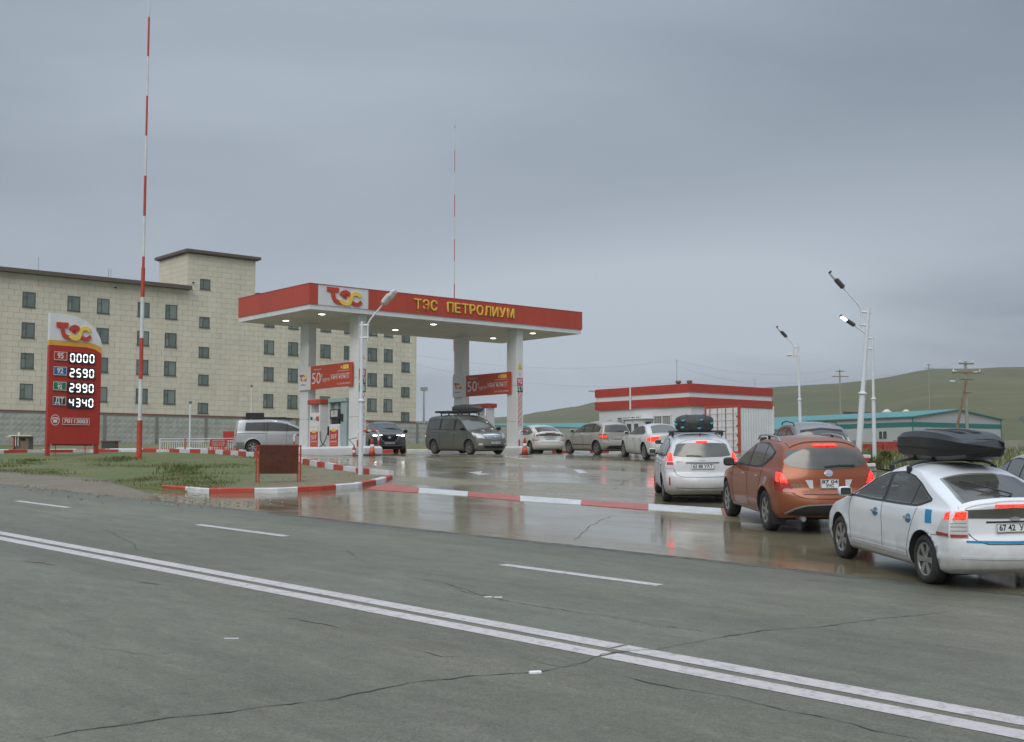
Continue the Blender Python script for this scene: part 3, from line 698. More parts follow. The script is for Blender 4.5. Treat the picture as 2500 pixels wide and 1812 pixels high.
# ================================================================== canopy
K = Vector((-9.13, 56.0, 0)); SOFF = 7.11 + HC; FAS = .30; FTOP = SOFF + .23 + .93
CLN, CSH = 16.7, 6.75
canopy = empty('canopy', (K.x, K.y, G(K.x, K.y) + .0), YAW, 'red and white filling station canopy on four square columns', 'canopy')
z0c = canopy.location.z
S_, T_ = SOFF - z0c, FTOP - z0c             # local heights; local x = long, y = short (away)
def lbox(name, parent, c, d, m, bev=0):
    b = MB(); b.box(c, d, 0, 0, bev); return b.build(name, m, parent)
M_panel = streaked('canopy_red', (.47, .064, .034), .42, .13, 1.3, .12)
M_cwhite = streaked('canopy_white', (.69, .71, .71), .5, .10, 1.8, .12)
M_soffit = mat('soffit_white', (.62, .615, .57), .55, var=.08, scale=.6)
lbox('roof_deck', canopy, (CLN / 2, CSH / 2, T_ - .15), (CLN - .12, CSH - .12, .1), M_steel)
# soffit strips
ns = 22
sm = MB(); sm.box((0, 0, 0), (CLN / ns - .012, CSH - .08, .05)); sme = sm.mesh('soffit_strip', [M_soffit])
for i in range(ns):
    o = link('soffit_strip', sme, canopy); o.location = ((i + .5) * CLN / ns, CSH / 2, S_ + .028 + (i % 2) * .003)
lbox('soffit_backing', canopy, (CLN / 2, CSH / 2, S_ + .10), (CLN - .1, CSH - .1, .06), M_steel)
zr0, zr1 = S_ + .23, T_
# fascia: white lower band, red panels above, white logo panel on the front
lbox('fascia_band', canopy, (CLN / 2, .03, S_ + .115), (CLN, .06, .23), M_cwhite)
lbox('fascia_band', canopy, (CLN / 2, CSH - .03, S_ + .115), (CLN, .06, .23), M_cwhite)
lbox('fascia_band', canopy, (.03, CSH / 2, S_ + .115), (.06, CSH - .12, .23), M_cwhite)
lbox('fascia_band', canopy, (CLN - .03, CSH / 2, S_ + .115), (.06, CSH - .12, .23), M_cwhite)
zc_, zh = (zr0 + zr1) / 2, zr1 - zr0
LG0, LG1 = .40, 3.12
def fas(x0, x1, m, dep=.10):
    lbox('fascia_panel', canopy, ((x0 + x1) / 2, .05 - dep / 2, zc_), (x1 - x0 - .008, dep, zh), m)
fas(-.06, LG0, M_panel); fas(LG0, LG1, M_cwhite, .085)
nx = 5
for i in range(nx): fas(LG1 + (CLN + .06 - LG1) * i / nx, LG1 + (CLN + .06 - LG1) * (i + 1) / nx, M_panel)
for i in range(3):
    y0, y1 = .052 + (CSH - .052) * i / 3, .052 + (CSH - .052) * (i + 1) / 3
    lbox('fascia_panel', canopy, (0, (y0 + y1) / 2, zc_), (.10, y1 - y0 - .008, zh), M_panel)
    lbox('fascia_panel', canopy, (CLN, (y0 + y1) / 2, zc_), (.10, y1 - y0 - .008, zh), M_panel)
lbox('fascia_panel', canopy, (CLN / 2, CSH + .02, zc_), (CLN - .12, .10, zh), M_panel)
# top edge trim
for (c, d) in (((CLN / 2, .0, zr1 + .012), (CLN + .14, .13, .022)), ((.0, CSH / 2 + .07, zr1 + .012), (.13, CSH - .1, .022)), ((CLN, CSH / 2 + .07, zr1 + .012), (.13, CSH - .1, .022))): lbox('edge_trim', canopy, c, d, M_panel)
# lamps
lmp = MB(); lmp.lathe([(.20, .03), (.22, .0), (.17, -.012), (.16, .0)], 20, 0); lme = lmp.mesh('lamp_ring', [M_steel])
lg = MB(); lg.lathe([(.165, -.004), (.10, -.022), (.001, -.028)], 20, 0); lge = lg.mesh('lamp_glass', [M_lamp_on])
for a in (1.45, 7.9, 14.45):
    for b_ in (1.35, 4.7):
        o = link('soffit_lamp', lme, canopy); o.location = (a, b_, S_ - .002); g_ = link('lamp_glass', lge, o)
        ld = bpy.data.lights.new('lamp_light', 'SPOT'); ld.energy = 60; ld.spot_size = R(130); ld.spot_blend = .6; ld.shadow_soft_size = .15; ld.color = (1, .95, .86)
        lo_ = bpy.data.objects.new('lamp_light', ld); COL.objects.link(lo_); lo_.parent = o; lo_.location = (0, 0, -.08)
# columns
COLS = {'A': (3.1, .80), 'B': (3.1, 5.35), 'D': (12.75, .80), 'C': (12.75, 5.35)}
M_colw = mat('column_white', (.68, .70, .70), .45, var=.06, scale=.8, dirt=.35, dz=(-.2, 1.2))
for k, (a, b_) in COLS.items():
    n = [0, 1.9, 3.75, S_ + .02]
    for i in range(3):
        lbox('column_panel', canopy, (a, b_, (n[i] + n[i + 1]) / 2 + .35 * 0), (.44, .80, n[i + 1] - n[i] - .012), M_colw, .012)
    lbox('column_core', canopy, (a, b_, S_ / 2), (.40, .76, S_ - .02), M_steel)
    lbox('column_cap', canopy, (a, b_, S_ - .015), (.60, .96, .03), M_cwhite)
# letters on the front fascia
def letters(s, x, gap, size, m, zc2, y):
    for ch in s:
        if ch == ' ': x += gap * 1.0; continue
        o = text_mesh('letter', ch, size, m, canopy, (x, y, zc2), (R(90), 0, 0), .030, 'LEFT', bold=.004)
        w = max(v.co.x for v in o.data.vertices); x0 = min(v.co.x for v in o.data.vertices)
        k = LW.get(ch, .36) / max(.01, w - x0)
        for v in o.data.vertices: v.co.x = (v.co.x - x0) * k
        x += LW.get(ch, .36) + .105
    return x
LW = {'Т': .39, 'Э': .37, 'С': .37, 'П': .36, 'Е': .33, 'Р': .34, 'О': .40, 'Л': .39, 'И': .37, 'У': .39, 'М': .45}
letters('ТЭС', 5.72, .5, .67, M_yellow, zc_ - .02, -.09); letters('ПЕТРОЛИУМ', 7.68, .5, .67, M_yellow, zc_ - .02, -.09)
def logo(parent, x, z, w, h, y, d, name='logo_stroke'):
    """stroke emblem: a hooked T, a red arc with a dot, a yellow S and a red tail"""
    def X(p): return (x + p[0] * w, z + p[1] * h)
    sw = .092 * w
    def st(pts, m, k, ww=1.0):
        b = MB(); ribbon([X(p) for p in pts], sw * ww, y - d - k * .006, y, b); return b.build(name, m, parent)
    st([(.0, .90), (.335, .90)], M_logo_red, 0, 1.25)
    st([(.16, .93), (.185, .45), (.23, .22), (.32, .13), (.46, .13)], M_logo_red, 1, 1.15)
    st([(.40, .58), (.44, .76), (.53, .84), (.62, .76), (.65, .62)], M_logo_red, 0, 1.05)
    b = MB(); ribbon([X(p) for p in arc(.525, .53, .035, 0, 350, 12)], sw * .9, y - d, y, b); b.build(name, M_logo_red, parent)
    st([(.375, .27), (.45, .12), (.56, .06), (.655, .16), (.685, .40), (.71, .64), (.78, .77), (.88, .76), (.97, .62)], M_yellow, 2, 1.05)
    st([(.73, .20), (.80, .09), (.90, .09), (1.0, .28)], M_logo_red, 1, 1.05)
M_logo_red = mat('logo_red', (.50, .055, .035), .4, var=.06)
logo(canopy, .86, zc_ - .37, 1.86, .72, -.035, .05)
# stickers on the columns
M_stk_w = mat('sticker_white', (.66, .66, .65), .5, var=.05); M_stk_r = mat('sticker_red', (.52, .06, .07), .5, var=.1); M_stk_k = mat('sticker_black', (.03, .03, .03), .5); M_stk_g = mat('sticker_green', (.02, .16, .07), .5); M_stk_b = mat('sticker_blue', (.03, .12, .32), .5)
for k, rows_ in (('A', [('92', M_stk_r), ('ДТ', M_stk_k), ('92', M_stk_g)]), ('D', [('92', M_stk_r), ('ДТ', M_stk_k)])):
    a, b_ = COLS[k]; yf = b_ - .40
    zz = 4.60
    t = MB(); t.add([(a - .16, yf - .006, zz), (a + .16, yf - .006, zz), (a, yf - .006, zz + .34), (a - .16, yf, zz), (a + .16, yf, zz), (a, yf, zz + .34)], [(0, 1, 2), (5, 4, 3), (0, 3, 4, 1), (1, 4, 5, 2), (2, 5, 3, 0)]); wt = t.build('warning_triangle', mat('sticker_yellow', (.62, .46, .04), .5), canopy)
    zz -= .42
    s_ = lbox('sticker', canopy, (a, yf - .004, zz + .16), (.30, .008, .34), M_stk_w); text_mesh('sticker_text', '5', .22, M_stk_r, s_, (a, yf - .009, zz + .16), (R(90), 0, 0), .002)
    for tx, m in rows_:
        zz -= .37; s_ = lbox('sticker', canopy, (a, yf - .004, zz + .16), (.38, .008, .35), m); text_mesh('sticker_text', tx, .30, M_stk_w, s_, (a, yf - .009, zz + .16), (R(90), 0, 0), .002, bold=.006)
    for i in range(6 if k == 'D' else 7):
        zz -= .30
        r_ = MB(); ribbon(arc(a, zz + .16, .125, 0, 360, 20), .030, yf - .010, yf - .002, r_, 0); prism(arc(a, zz + .16, .115, 0, 345, 23), yf - .006, yf - .001, r_, 1); ribbon([(a - .085, zz + .245), (a + .085, zz + .075)], .028, yf - .012, yf - .002, r_, 0); r_.build('prohibition_sticker', [M_stk_r, M_stk_w], canopy)
# ================================================================== pump islands, dispensers
PAD = lambda x, y: G(x, y)
def loc_c(a, b_, dz=0):
    p = K + LD * a + SD * b_; return Vector((p.x, p.y, G(p.x, p.y) + dz))
M_isl = mat('island_white', (.66, .685, .70), .5, var=.1, scale=2, dirt=.35, dz=(-.1, .5))
for k, a in (('left', 3.1), ('right', 12.75)):
    p = loc_c(a, 3.1); e = empty('pump_island', p, YAW, 'white concrete pump island under the %s pair of canopy columns' % k, 'pump island', 'pump islands')
    m = MB(); m.box((0, 0, .12), (1.25, 7.2, .50), 0, 0, .09); m.build('plinth', M_isl, e)
    for s in (-1, 1):
        m = MB(); m.box((0, s * 3.62, .14), (1.05, .14, .36), 0, 0, .05); m.build('end_block', M_kred if s > 0 else M_isl, e)
M_teal = mat('pale_teal_metal', (.33, .42, .42), .45, var=.08); M_pumpw = mat('pump_white', (.70, .71, .71), .4, var=.05); M_pumpg = mat('pump_grey', (.50, .52, .49), .45, var=.06)
M_hose = mat('hose_rubber', (.03, .03, .032), .5)
def poster(parent, x, y0, y1, z0, z1, t50):
    """promotional panel on a pump's left face"""
    yc = (y0 + y1) / 2; w = abs(y1 - y0)
    o = lbox('poster', parent, (x, yc, (z0 + z1) / 2), (.01, w, z1 - z0), mat('poster_red', (.50, .050, .045), .45, var=.12, scale=2))
    lbox('poster_head', o, (x - .004, yc, z1 - .10), (.008, w, .20), M_pumpw)
    lbox('poster_gift', o, (x - .009, yc, z1 - .20), (.008, w * .45, .14), M_yellow)
    text_mesh('poster_text', '50₮', .30, M_pumpw, o, (x - .008, yc, (z0 + z1) / 2 - .02), (R(90), 0, R(-90)), .002, width=w * .7)
    text_mesh('poster_text', 'ХӨНГӨЛӨЛТ', .12, M_pumpw, o, (x - .008, yc, z0 + .24), (R(90), 0, R(-90)), .002, width=w * .8)
    lbox('poster_rule', o, (x - .006, yc, z0 + .12), (.006, w * .85, .02), M_orange)
def dispenser(a, b_, label, kind):
    p = loc_c(a, b_, .36); e = empty('fuel_dispenser', p, YAW, label, 'fuel pump', 'fuel dispensers')
    if kind == 'white':
        lbox('cabinet', e, (0, 0, .62), (.55, .95, 1.24), M_pumpw, .02)
        for y in (-.42, .42): lbox('mast_post', e, (0, y, 1.68), (.50, .12, .90), M_pumpw, .015)
        lbox('header', e, (0, 0, 2.20), (.66, 1.20, .22), M_panel, .02)
        lbox('panel_line', e, (-.278, 0, .98), (.006, .8, .012), M_steel); lbox('panel_line', e, (-.278, 0, .86), (.006, .8, .012), M_steel)
        lbox('badge', e, (-.285, .26, 1.40), (.03, .16, .14), M_stk_k, .01); lbox('badge', e, (-.285, -.05, 1.40), (.03, .14, .14), M_stk_w, .01); lbox('badge', e, (-.285, -.30, 1.38), (.03, .20, .20), M_stk_r, .01)
        lbox('display', e, (0, 0, 1.45), (.52, .72, .42), M_pumpw, .02)
        poster(e, -.285, -.36, .36, .02, .95, 1)
    else:
        lbox('cabinet', e, (0, .05, .55), (.50, .90, 1.10), M_pumpw, .02)
        lbox('neck', e, (0, .05, 1.22), (.42, .62, .30), M_black, .02)
        h = lbox('head', e, (-.02, .05, 1.58), (.46, .86, .46), M_black, .04); lbox('screen', h, (-.256, .05, 1.60), (.01, .60, .30), mat('lcd_grey', (.48, .52, .49), .3, var=.05)); text_mesh('screen_text', '000\n00', .10, M_ink, h, (-.264, .05, 1.61), (R(90), 0, R(-90)), .001)
        lbox('side_panel', e, (.05, -.66, 1.10), (.48, .50, 2.20), M_teal, .02); lbox('side_panel', e, (.10, .20, 1.95), (.30, .34, .60), M_teal, .02)
        lbox('header', e, (.02, -.16, 2.24), (.56, 1.55, .20), M_teal, .02); lbox('left_panel', e, (.05, .66, 1.10), (.44, .16, 2.10), M_pumpg, .02)
        poster(e, -.26, -.33, .43, .02, 1.02, 1)
        n = MB(); n.box((-.22, .62, .80), (.08, .08, .42), 0, 0, .02); n.box((-.24, -.60, 1.40), (.10, .16, .36), 0, 0, .03); n.build('nozzle', [M_black], e)
    m = MB(); m.tube([(-.25, .60 if kind != 'white' else -.5, .75), (-.30, .72 if kind != 'white' else -.62, .40), (-.32, .95 if kind != 'white' else -.85, .12), (-.30, 1.25 if kind != 'white' else -1.1, .05)], .022, 8); m.build('hose', M_hose, e)
    return e
dispenser(3.0, 4.05, 'white fuel pump with red header and poster beside the back left column', 'white')
dispenser(3.05, 2.30, 'fuel pump with black head and pale teal side panels behind the front left column', 'dark')
dispenser(12.7, 3.2, 'white fuel pump with red header seen above the olive minivan', 'white')
# ---- banners between the columns
def banner(a, label):
    p = loc_c(a, 0); e = empty('banner', (p.x, p.y, HC), YAW, label, 'banner', 'banners between the canopy columns')
    y0, y1, z0, z1 = .75, 5.75, 3.78, 4.92
    yw = 4.55                                        # white part beyond this
    lbox('cloth', e, (0, (y0 + yw) / 2, (z0 + z1) / 2), (.02, yw - y0, z1 - z0), mat('banner_red', (.47, .060, .022), .5, var=.08))
    lbox('white_field', e, (0, (yw + y1) / 2, (z0 + z1) / 2), (.02, y1 - yw, z1 - z0), M_stk_w)
    f = -.014
    text_mesh('banner_text', '50', .78, M_stk_w, e, (f, 4.02, 4.28), (R(90), 0, R(-90)), .002, width=.82)
    text_mesh('banner_text', '₮', .24, M_stk_w, e, (f, 3.50, 4.38), (R(90), 0, R(-90)), .002)
    text_mesh('banner_text', 'хүртэл', .26, M_stk_w, e, (f, 3.10, 4.20), (R(90), 0, R(-90)), .002, width=.66)
    text_mesh('banner_text', 'ХӨНГӨЛӨЛТ', .36, M_stk_w, e, (f, 1.85, 4.27), (R(90), 0, R(-90)), .002, width=1.70)
    text_mesh('banner_text', 'Урамшуулалт', .10, M_stk_w, e, (f, 3.9, 4.74), (R(90), 0, R(-90)), .002, width=.75)
    text_mesh('banner_text', 'ТЭС ПЕТРОЛИУМ', .11, M_stk_w, e, (f, 1.55, 3.93), (R(90), 0, R(-90)), .002, width=1.15)
    lbox('gift_mark', e, (f, 1.35, 4.72), (.008, .50, .20), M_yellow); lbox('gift_mark', e, (f, 1.72, 4.72), (.008, .12, .12), M_yellow); lbox('rule', e, (f, 1.55, 4.55), (.004, 1.1, .02), M_stk_w)
    g_ = MB()
    def S(pts, m): 
        b = MB(); ribbon([(5.30 - x_, z_) for x_, z_ in pts], .07, -.022, -.012, b)
        me = b.mesh('logo_stroke', [m])
        for v in me.vertices: v.co = (v.co.y, v.co.x, v.co.z)
        me.flip_normals(); link('logo_stroke', me, e)
    S([(-.30, 4.52), (-.08, 4.52)], M_logo_red); S([(-.19, 4.54), (-.15, 4.30), (0, 4.26)], M_logo_red); S(arc(.05, 4.42, .10, 170, 10, 8), M_logo_red); S([(-.04, 4.30), (.08, 4.24), (.16, 4.36), (.22, 4.50), (.34, 4.46)], M_yellow); S([(.18, 4.28), (.28, 4.25), (.36, 4.34)], M_logo_red)
    text_mesh('banner_text', 'петролиум', .09, M_stk_b, e, (f, 5.30, 4.05), (R(90), 0, R(-90)), .002, width=.42)
banner(2.80, 'red discount banner between the left pair of canopy columns'); banner(12.45, 'red discount banner between the right pair of canopy columns')
# ---- barriers, cones, extinguisher
def hoop(p, rz, label, w=1.15, h=.78):
    e = empty('hoop_barrier', p, rz, label, 'barrier', 'red and white hoop barriers')
    def seg(pts, m): b = MB(); b.tube(pts, .045, 10); b.build('tube', m, e)
    for s in (-1, 1):
        seg([(s * w / 2, 0, -.12), (s * w / 2, 0, h * .45)], M_kred); seg([(s * w / 2, 0, h * .45), (s * w / 2, 0, h * .85), (s * (w / 2 - .06), 0, h), (s * w * .34, 0, h)], M_kwhite)
    seg([(-w * .34, 0, h), (-w * .05, 0, h)], M_kred); seg([(-w * .05, 0, h), (w * .12, 0, h)], M_kwhite); seg([(w * .12, 0, h), (w * .34, 0, h)], M_kred)
hoop(loc_c(3.1, -.15, .36), YAW, 'red and white hoop barrier in front of the front left column'); hoop(loc_c(12.75, -.15, .36), YAW, 'red and white hoop barrier in front of the front right column', 1.0)
hoop(loc_c(3.3, 6.35, .36), YAW, 'red and white hoop barrier by the silver minivan', .7, .62)
def cone(p, label):
    e = empty('traffic_cone', p, 0, label, 'traffic cone', 'traffic cones')
    b = MB(); b.box((0, 0, .02), (.40, .40, .04), 0, .3, .01); b.build('base', M_black, e)
    b = MB(); b.lathe([(.15, .04), (.105, .36)], 16); b.lathe([(.085, .52), (.035, .78), (.03, .80)], 16); b.build('cone_body', mat('cone_orange', (.55, .075, .045), .5, var=.12), e)
    b = MB(); b.lathe([(.1052, .36), (.0852, .52)], 16); b.build('reflective_band', M_stk_w, e)
cone(gx(909, 57.0), 'orange traffic cone beside the dark car facing the camera'); cone(gx(1281, 57.6), 'orange traffic cone beside the pale liftback at the right column')
e = empty('fire_extinguisher', gx(865, 57.2), 0, 'small red fire extinguisher standing in front of the left pump island', 'extinguisher')
b = MB(); b.lathe([(.07, 0), (.075, .02), (.075, .34), (.055, .41), (.025, .44)], 14); b.build('cylinder', M_kred, e); b = MB(); b.lathe([(.076, .12), (.076, .26)], 14); b.build('label_band', M_stk_w, e)
b = MB(); b.box((0, 0, .47), (.05, .12, .05), 0, 0, .01); b.tube([(0, .05, .45), (.06, .12, .36), (.07, .12, .10)], .012, 6); b.build('valve', M_black, e)
b = MB(); q = gx(865, 57.2); b.tube([loc_c(2.7, .2, .5), loc_c(2.6, -.1, .85), q + Vector((-.25, .1, .75)), q + Vector((.02, 0, .48))], .016, 6); o = b.build('air_hose', M_hose); tag(o, 'thin dark hose looping from the left pump island to the extinguisher', 'hose')
# ================================================================== price sign
p = gp(113, 1119); SG = empty('price_sign', (p.x, p.y, p.z), YAW, 'tall red and white fuel price sign with lit white digits', 'price sign')
Wd, THK = 3.02, .26
M_sred = streaked('sign_red', (.42, .032, .018), .4, .12, 1.6, .12)
def sx(q): return (q - 218) * .00620
def sz(q): return (1490 - q) * .00478
prism([(0, sz(1352)), (Wd, sz(1352)), (Wd, sz(455)), (sx(640), sz(412)), (sx(560), sz(398)), (0, sz(395))], 0, THK, (b := MB())); b.build('red_board', M_sred, SG)
prism([(0, sz(393)), (sx(560), sz(396)), (sx(640), sz(410)), (Wd, sz(453)), (Wd, sz(385)), (sx(640), sz(360)), (sx(560), sz(349)), (0, sz(347))], .002, THK - .002, (b := MB())); b.build('amber_band', M_orange, SG)
top = [(0, sz(78))] + [(sx(360) * 1.0 + (Wd - sx(360)) * math.sin(R(t_)), sz(390) + (sz(84) - sz(390)) * math.cos(R(t_))) for t_ in range(0, 91, 9)]
prism([(0, sz(345)), (sx(560), sz(347)), (sx(640), sz(358)), (Wd, sz(388))] + list(reversed(top)), 0, THK, (b := MB())); b.build('white_head', M_cwhite, SG)
for x in (.10, Wd - .14): lbox('leg', SG, (x, THK / 2, sz(1352) / 2), (.20, .20, sz(1352) + .004), M_sred)
lbox('foot_rail', SG, (Wd / 2, THK / 2, .64), (Wd - .7, .06, .09), M_sred)
for x in (.55, 2.25): b = MB(); b.tube([(x, THK / 2, .0), (x, THK / 2, .62)], .025, 8); b.build('conduit', M_sred, SG)
lbox('footing', SG, (1.45, .13, -.14), (4.3, .95, .30), mat('footing_concrete', (.50, .51, .50), .7, var=.15, scale=2, bump=.3), .02)
logo(SG, sx(275), sz(330), 1.98, .74, -.001, .07)
def badge(q, txt, m, sub=None):
    z = sz(q); o = lbox('grade_badge', SG, ((.25 + .99) / 2, -.03, z), (.74, .06, .40), m, .012)
    for (c, d) in (((.62, -.062, z + .185), (.74, .008, .025)), ((.62, -.062, z - .185), (.74, .008, .025)), ((.262, -.062, z), (.022, .008, .35)), ((.978, -.062, z), (.022, .008, .35))): lbox('badge_rim', o, c, d, M_stk_w)
    text_mesh('badge_text', txt, .36 if not sub else .27, M_stk_w, o, (.62, -.066, z - (.05 if sub else 0)), (R(90), 0, 0), .004, bold=.010)
    if sub: text_mesh('badge_text', sub, .09, M_stk_w, o, (.62, -.066, z + .115), (R(90), 0, 0), .003)
badge(497, '95', M_sred); badge(643, '92', M_stk_b); badge(790, '92', M_stk_g, 'ЕВРО-5'); badge(934, 'ДТ', M_stk_k)
SEG = {'0': 'abcdef', '1': 'bc', '2': 'abged', '3': 'abgcd', '4': 'fgbc', '5': 'afgcd', '9': 'abcdfg'}
def seven(parent, x, z, w, h, ch):
    """a seven-segment digit"""
    t = .058; g_ = .012
    S = dict(a=((0, h / 2), 1), g=((0, 0), 1), d=((0, -h / 2), 1), f=((-w / 2, h / 4), 0), b=((w / 2, h / 4), 0), e=((-w / 2, -h / 4), 0), c=((w / 2, -h / 4), 0))
    for k in SEG[ch]:
        (cx, cz), hor = S[k]; L = (w if hor else h / 2) - g_
        P = [(-L / 2, 0), (-L / 2 + t / 2, t / 2), (L / 2 - t / 2, t / 2), (L / 2, 0), (L / 2 - t / 2, -t / 2), (-L / 2 + t / 2, -t / 2)]
        if not hor: P = [(q[1], -q[0]) for q in P]
        b = MB(); prism([(x + cx + q[0], z + cz + q[1]) for q in P], -.075, -.066, b); b.build('segment', M_led, parent)
for q, num in ((508, '0000'), (655, '2590'), (802, '2990'), (946, '4340')):
    z = sz(q) - .0; o = lbox('price_display', SG, (1.86, -.033, z), (1.50, .066, .53), M_black, .012)
    for i, ch in enumerate(num): seven(o, 1.30 + i * .375, z, .215, .35, ch)
o = lbox('phone_panel', SG, (sx(478), -.02, sz(1130)), (1.56, .04, .32), M_sred, .01)
for (c, d) in (((sx(478), -.043, sz(1130) + .15), (1.56, .008, .02)), ((sx(478), -.043, sz(1130) - .15), (1.56, .008, .02)), ((sx(478) - .77, -.043, sz(1130)), (.02, .008, .28)), ((sx(478) + .77, -.043, sz(1130)), (.02, .008, .28))): lbox('panel_rim', o, c, d, M_stk_w)
text_mesh('phone_text', '70113003', .26, M_stk_w, o, (sx(478), -.045, sz(1130)), (R(90), 0, 0), .004, width=1.38, bold=.006)
b = MB(); ribbon(arc(sx(288), sz(1120), .235, 0, 360, 24), .03, -.012, 0, b); o = b.build('phone_ring', M_stk_w, SG)
b = MB(); cx, cz = sx(288), sz(1120); prism([(cx - .12, cz - .12), (cx + .12, cz - .12), (cx + .10, cz + .02), (cx - .10, cz + .02)], -.012, 0, b); ribbon([(cx - .16, cz + .02), (cx - .13, cz + .08), (cx, cz + .105), (cx + .13, cz + .08), (cx + .16, cz + .02)], .06, -.012, 0, b); b.build('phone_icon', M_stk_w, o)
SG.scale = (.82, 1, 1)
# ================================================================== masts, lamp posts
def mast(p, label, h=24.5, r0=.115):
    e = empty('striped_mast', p, 0, label, 'mast', 'striped lightning masts'); band = 1.735; z = -.15; k = 0
    steps = [(0, 1.75, r0), (1.75, 8.2, r0 * .72), (8.2, 13.5, r0 * .50), (13.5, 19, r0 * .38), (19, 40, r0 * .30)]
    while z < h:
        z1 = min(h, (k + 1) * band); b = MB()
        pts = []
        for (a, c_, r_) in steps:
            lo_, hi_ = max(z, a if a > 0 else z), min(z1, c_)
            if hi_ > lo_: b.tube([(0, 0, lo_), (0, 0, hi_)], r_, 12)
        b.build('band', M_kred if k % 2 == 0 else M_kwhite, e); z = z1; k += 1
mast(gp(339, 1129, .02), 'tall thin red and white striped mast on the grass island', 27.5); mast(gx(1108, 95), 'distant red and white striped mast behind the canopy', 24.5, .075)
M_pole = mat('pole_white', (.66, .69, .72), .4, var=.06, dirt=.2, dz=(-.2, 1.5)); M_lampdark = mat('lamp_dark', (.045, .05, .045), .5)
def lamp_post(p, label, H=5.0, lean=(0, 0), az=0.0, arm=(.95, .95), head='light', head_ang=45, group='white lamp posts', r0=.085, camera=False, cables=False, lit=False):
    e = empty('lamp_post', p, 0, label, 'lamp post', group)
    b = MB(); b.lathe([(.16, 0), (.16, .03), (r0 + .01, .05)], 16); b.build('base_flange', M_pole, e)
    b = MB(); b.tube([(0, 0, .0), (0, 0, H * .49)], [r0, r0 * .93], 14); b.build('lower_shaft', M_pole, e)
    b = MB(); b.lathe([(r0 * .7, H * .48), (r0 * 1.35, H * .487), (r0 * 1.35, H * .495), (r0 * .7, H * .503)], 14); b.build('collar', M_pole, e)
    b = MB(); b.tube([(0, 0, H * .495), (0, 0, H)], [r0 * .72, r0 * .55], 12); b.build('upper_shaft', M_pole, e)
    c_, s_ = math.cos(az), math.sin(az)
    def q(x, z): return (x * c_, x * s_, z)
    x0 = .20; za = H * .985
    b = MB(); b.tube([q(x0, H - .62), q(x0, za), q(x0 + .10, za + .16), q(x0 + arm[0], za + arm[1])], [.03, .03, .03, .022], 8); b.build('arm', M_pole, e)
    for zz in (H - .12, H - .52): b = MB(); b.tube([q(-.07, zz), q(x0 + .04, zz)], .035, 8); b.build('clamp', M_pole, e)
    hx, hz = x0 + arm[0], za + arm[1]; a = math.atan2(arm[1] - .16, arm[0] - .1)
    hd = bpy.data.objects.new('lamp_head_pivot', None)
    Mx = Matrix.Translation(q(hx, hz)) @ Matrix.Rotation(az, 4, 'Z') @ Matrix.Rotation(-a, 4, 'Y')
    def hm(name, mb_, m, par):
        me = mb_.mesh(name, [m]); me.transform(Mx); return link(name, me, par)
    if head == 'light':
        b = MB(); b.box((.20, 0, 0), (.44, .30, .20), 0, 0, .07); h_ = hm('lamp_head', b, M_pumpg, e)
        b = MB(); b.box((.42, 0, -.03), (.40, .26, .18), 0, 0, .07); hm('lamp_glass', b, M_lens, h_)
    else:
        b = MB(); b.box((.16, 0, 0), (.36, .24, .10), 0, 0, .02)
        for k in range(5): b.box((.04 + k * .06, 0, .055), (.02, .24, .03))
        h_ = hm('lamp_head', b, M_lampdark, e)
        b = MB(); b.box((.46, 0, -.01), (.24, .15, .06), 0, 0, .02); hm('lamp_glass', b, M_head_on if lit else M_lens, h_)
        b = MB(); b.box((.61, 0, .02), (.06, .16, .08), 0, 0, .01); hm('end_cap', b, M_lampdark, h_)
    if camera:
        b = MB(); b.tube([q(.05, H - .45), q(.35, H - .50)], .02, 6); b.tube([q(.30, H - .50), q(.52, H - .50)], .05, 8); b.build('camera', M_cream, e)
    e.rotation_euler = (lean[0], lean[1], 0)
    return e
lamp_post(gp(883, 1168, .0) + Vector((-.05, .12, 0)), 'white lamp post with pale lamp head at the tip of the grass island', 5.0, (0, 0), R(-12), (.50, .62), r0=.08)
lamp_post(gx(2089, 38), 'thick white lamp post leaning right with two brackets, behind the copper crossover', 5.15, (0, R(5.2)), R(178), (.62, .66), 'dark', r0=.10)
lamp_post(gx(2133, 46.5, .03), 'slim white lamp post with a lit lamp next to the leaning one', 4.72, (0, R(.2)), R(182), (.48, .42), 'dark', r0=.075, lit=True)
lamp_post(gx(1954, 57), 'white lamp post with a small camera between the container and the copper crossover', 5.0, (0, R(-.5)), R(180), (.34, .42), 'dark', r0=.075, camera=True)
# rusty board
pa, pb = gp(625, 1190, .04), gp(733, 1185, .04); d = (pb - pa); d.z = 0; wl_ = d.length
RB = empty('notice_board', pa, math.atan2(d.y, d.x), 'rusty blank metal notice board in a red frame on the grass island', 'notice board')
def rustmat():
    m, t, b = nodes('rusted_sheet'); v = ground_coords(t); L = t.links.new
    c = mixc(t, rng(t, noise(t, v, 3.5, 8, .7, .6), .3, .7, 0, 1), (.060, .017, .008), (.135, .036, .016)); c = mixc(t, rng(t, noise(t, v, 9, 6, .7), .55, .75, 0, .8), c, (.05, .022, .014))
    L(c, b.inputs['Base Color']); b.inputs['Roughness'].default_value = .75
    bp = N_(t, 'ShaderNodeBump'); bp.inputs['Strength'].default_value = .3; L(noise(t, v, 12, 6, .7), bp.inputs['Height']); L(bp.outputs[0], b.inputs['Normal']); return m
dzb = pb.z - pa.z
for x in (0, .085, wl_ - .085, wl_):
    lbox('post', RB, (x, 0, .55 + (dzb if x > .5 else 0) * .5), (.035, .035, 1.22), M_kred)
for x in (.0425, wl_ - .0425):
    for k in range(4): lbox('rung', RB, (x, 0, .42 + k * .24), (.085, .03, .025), M_kred)
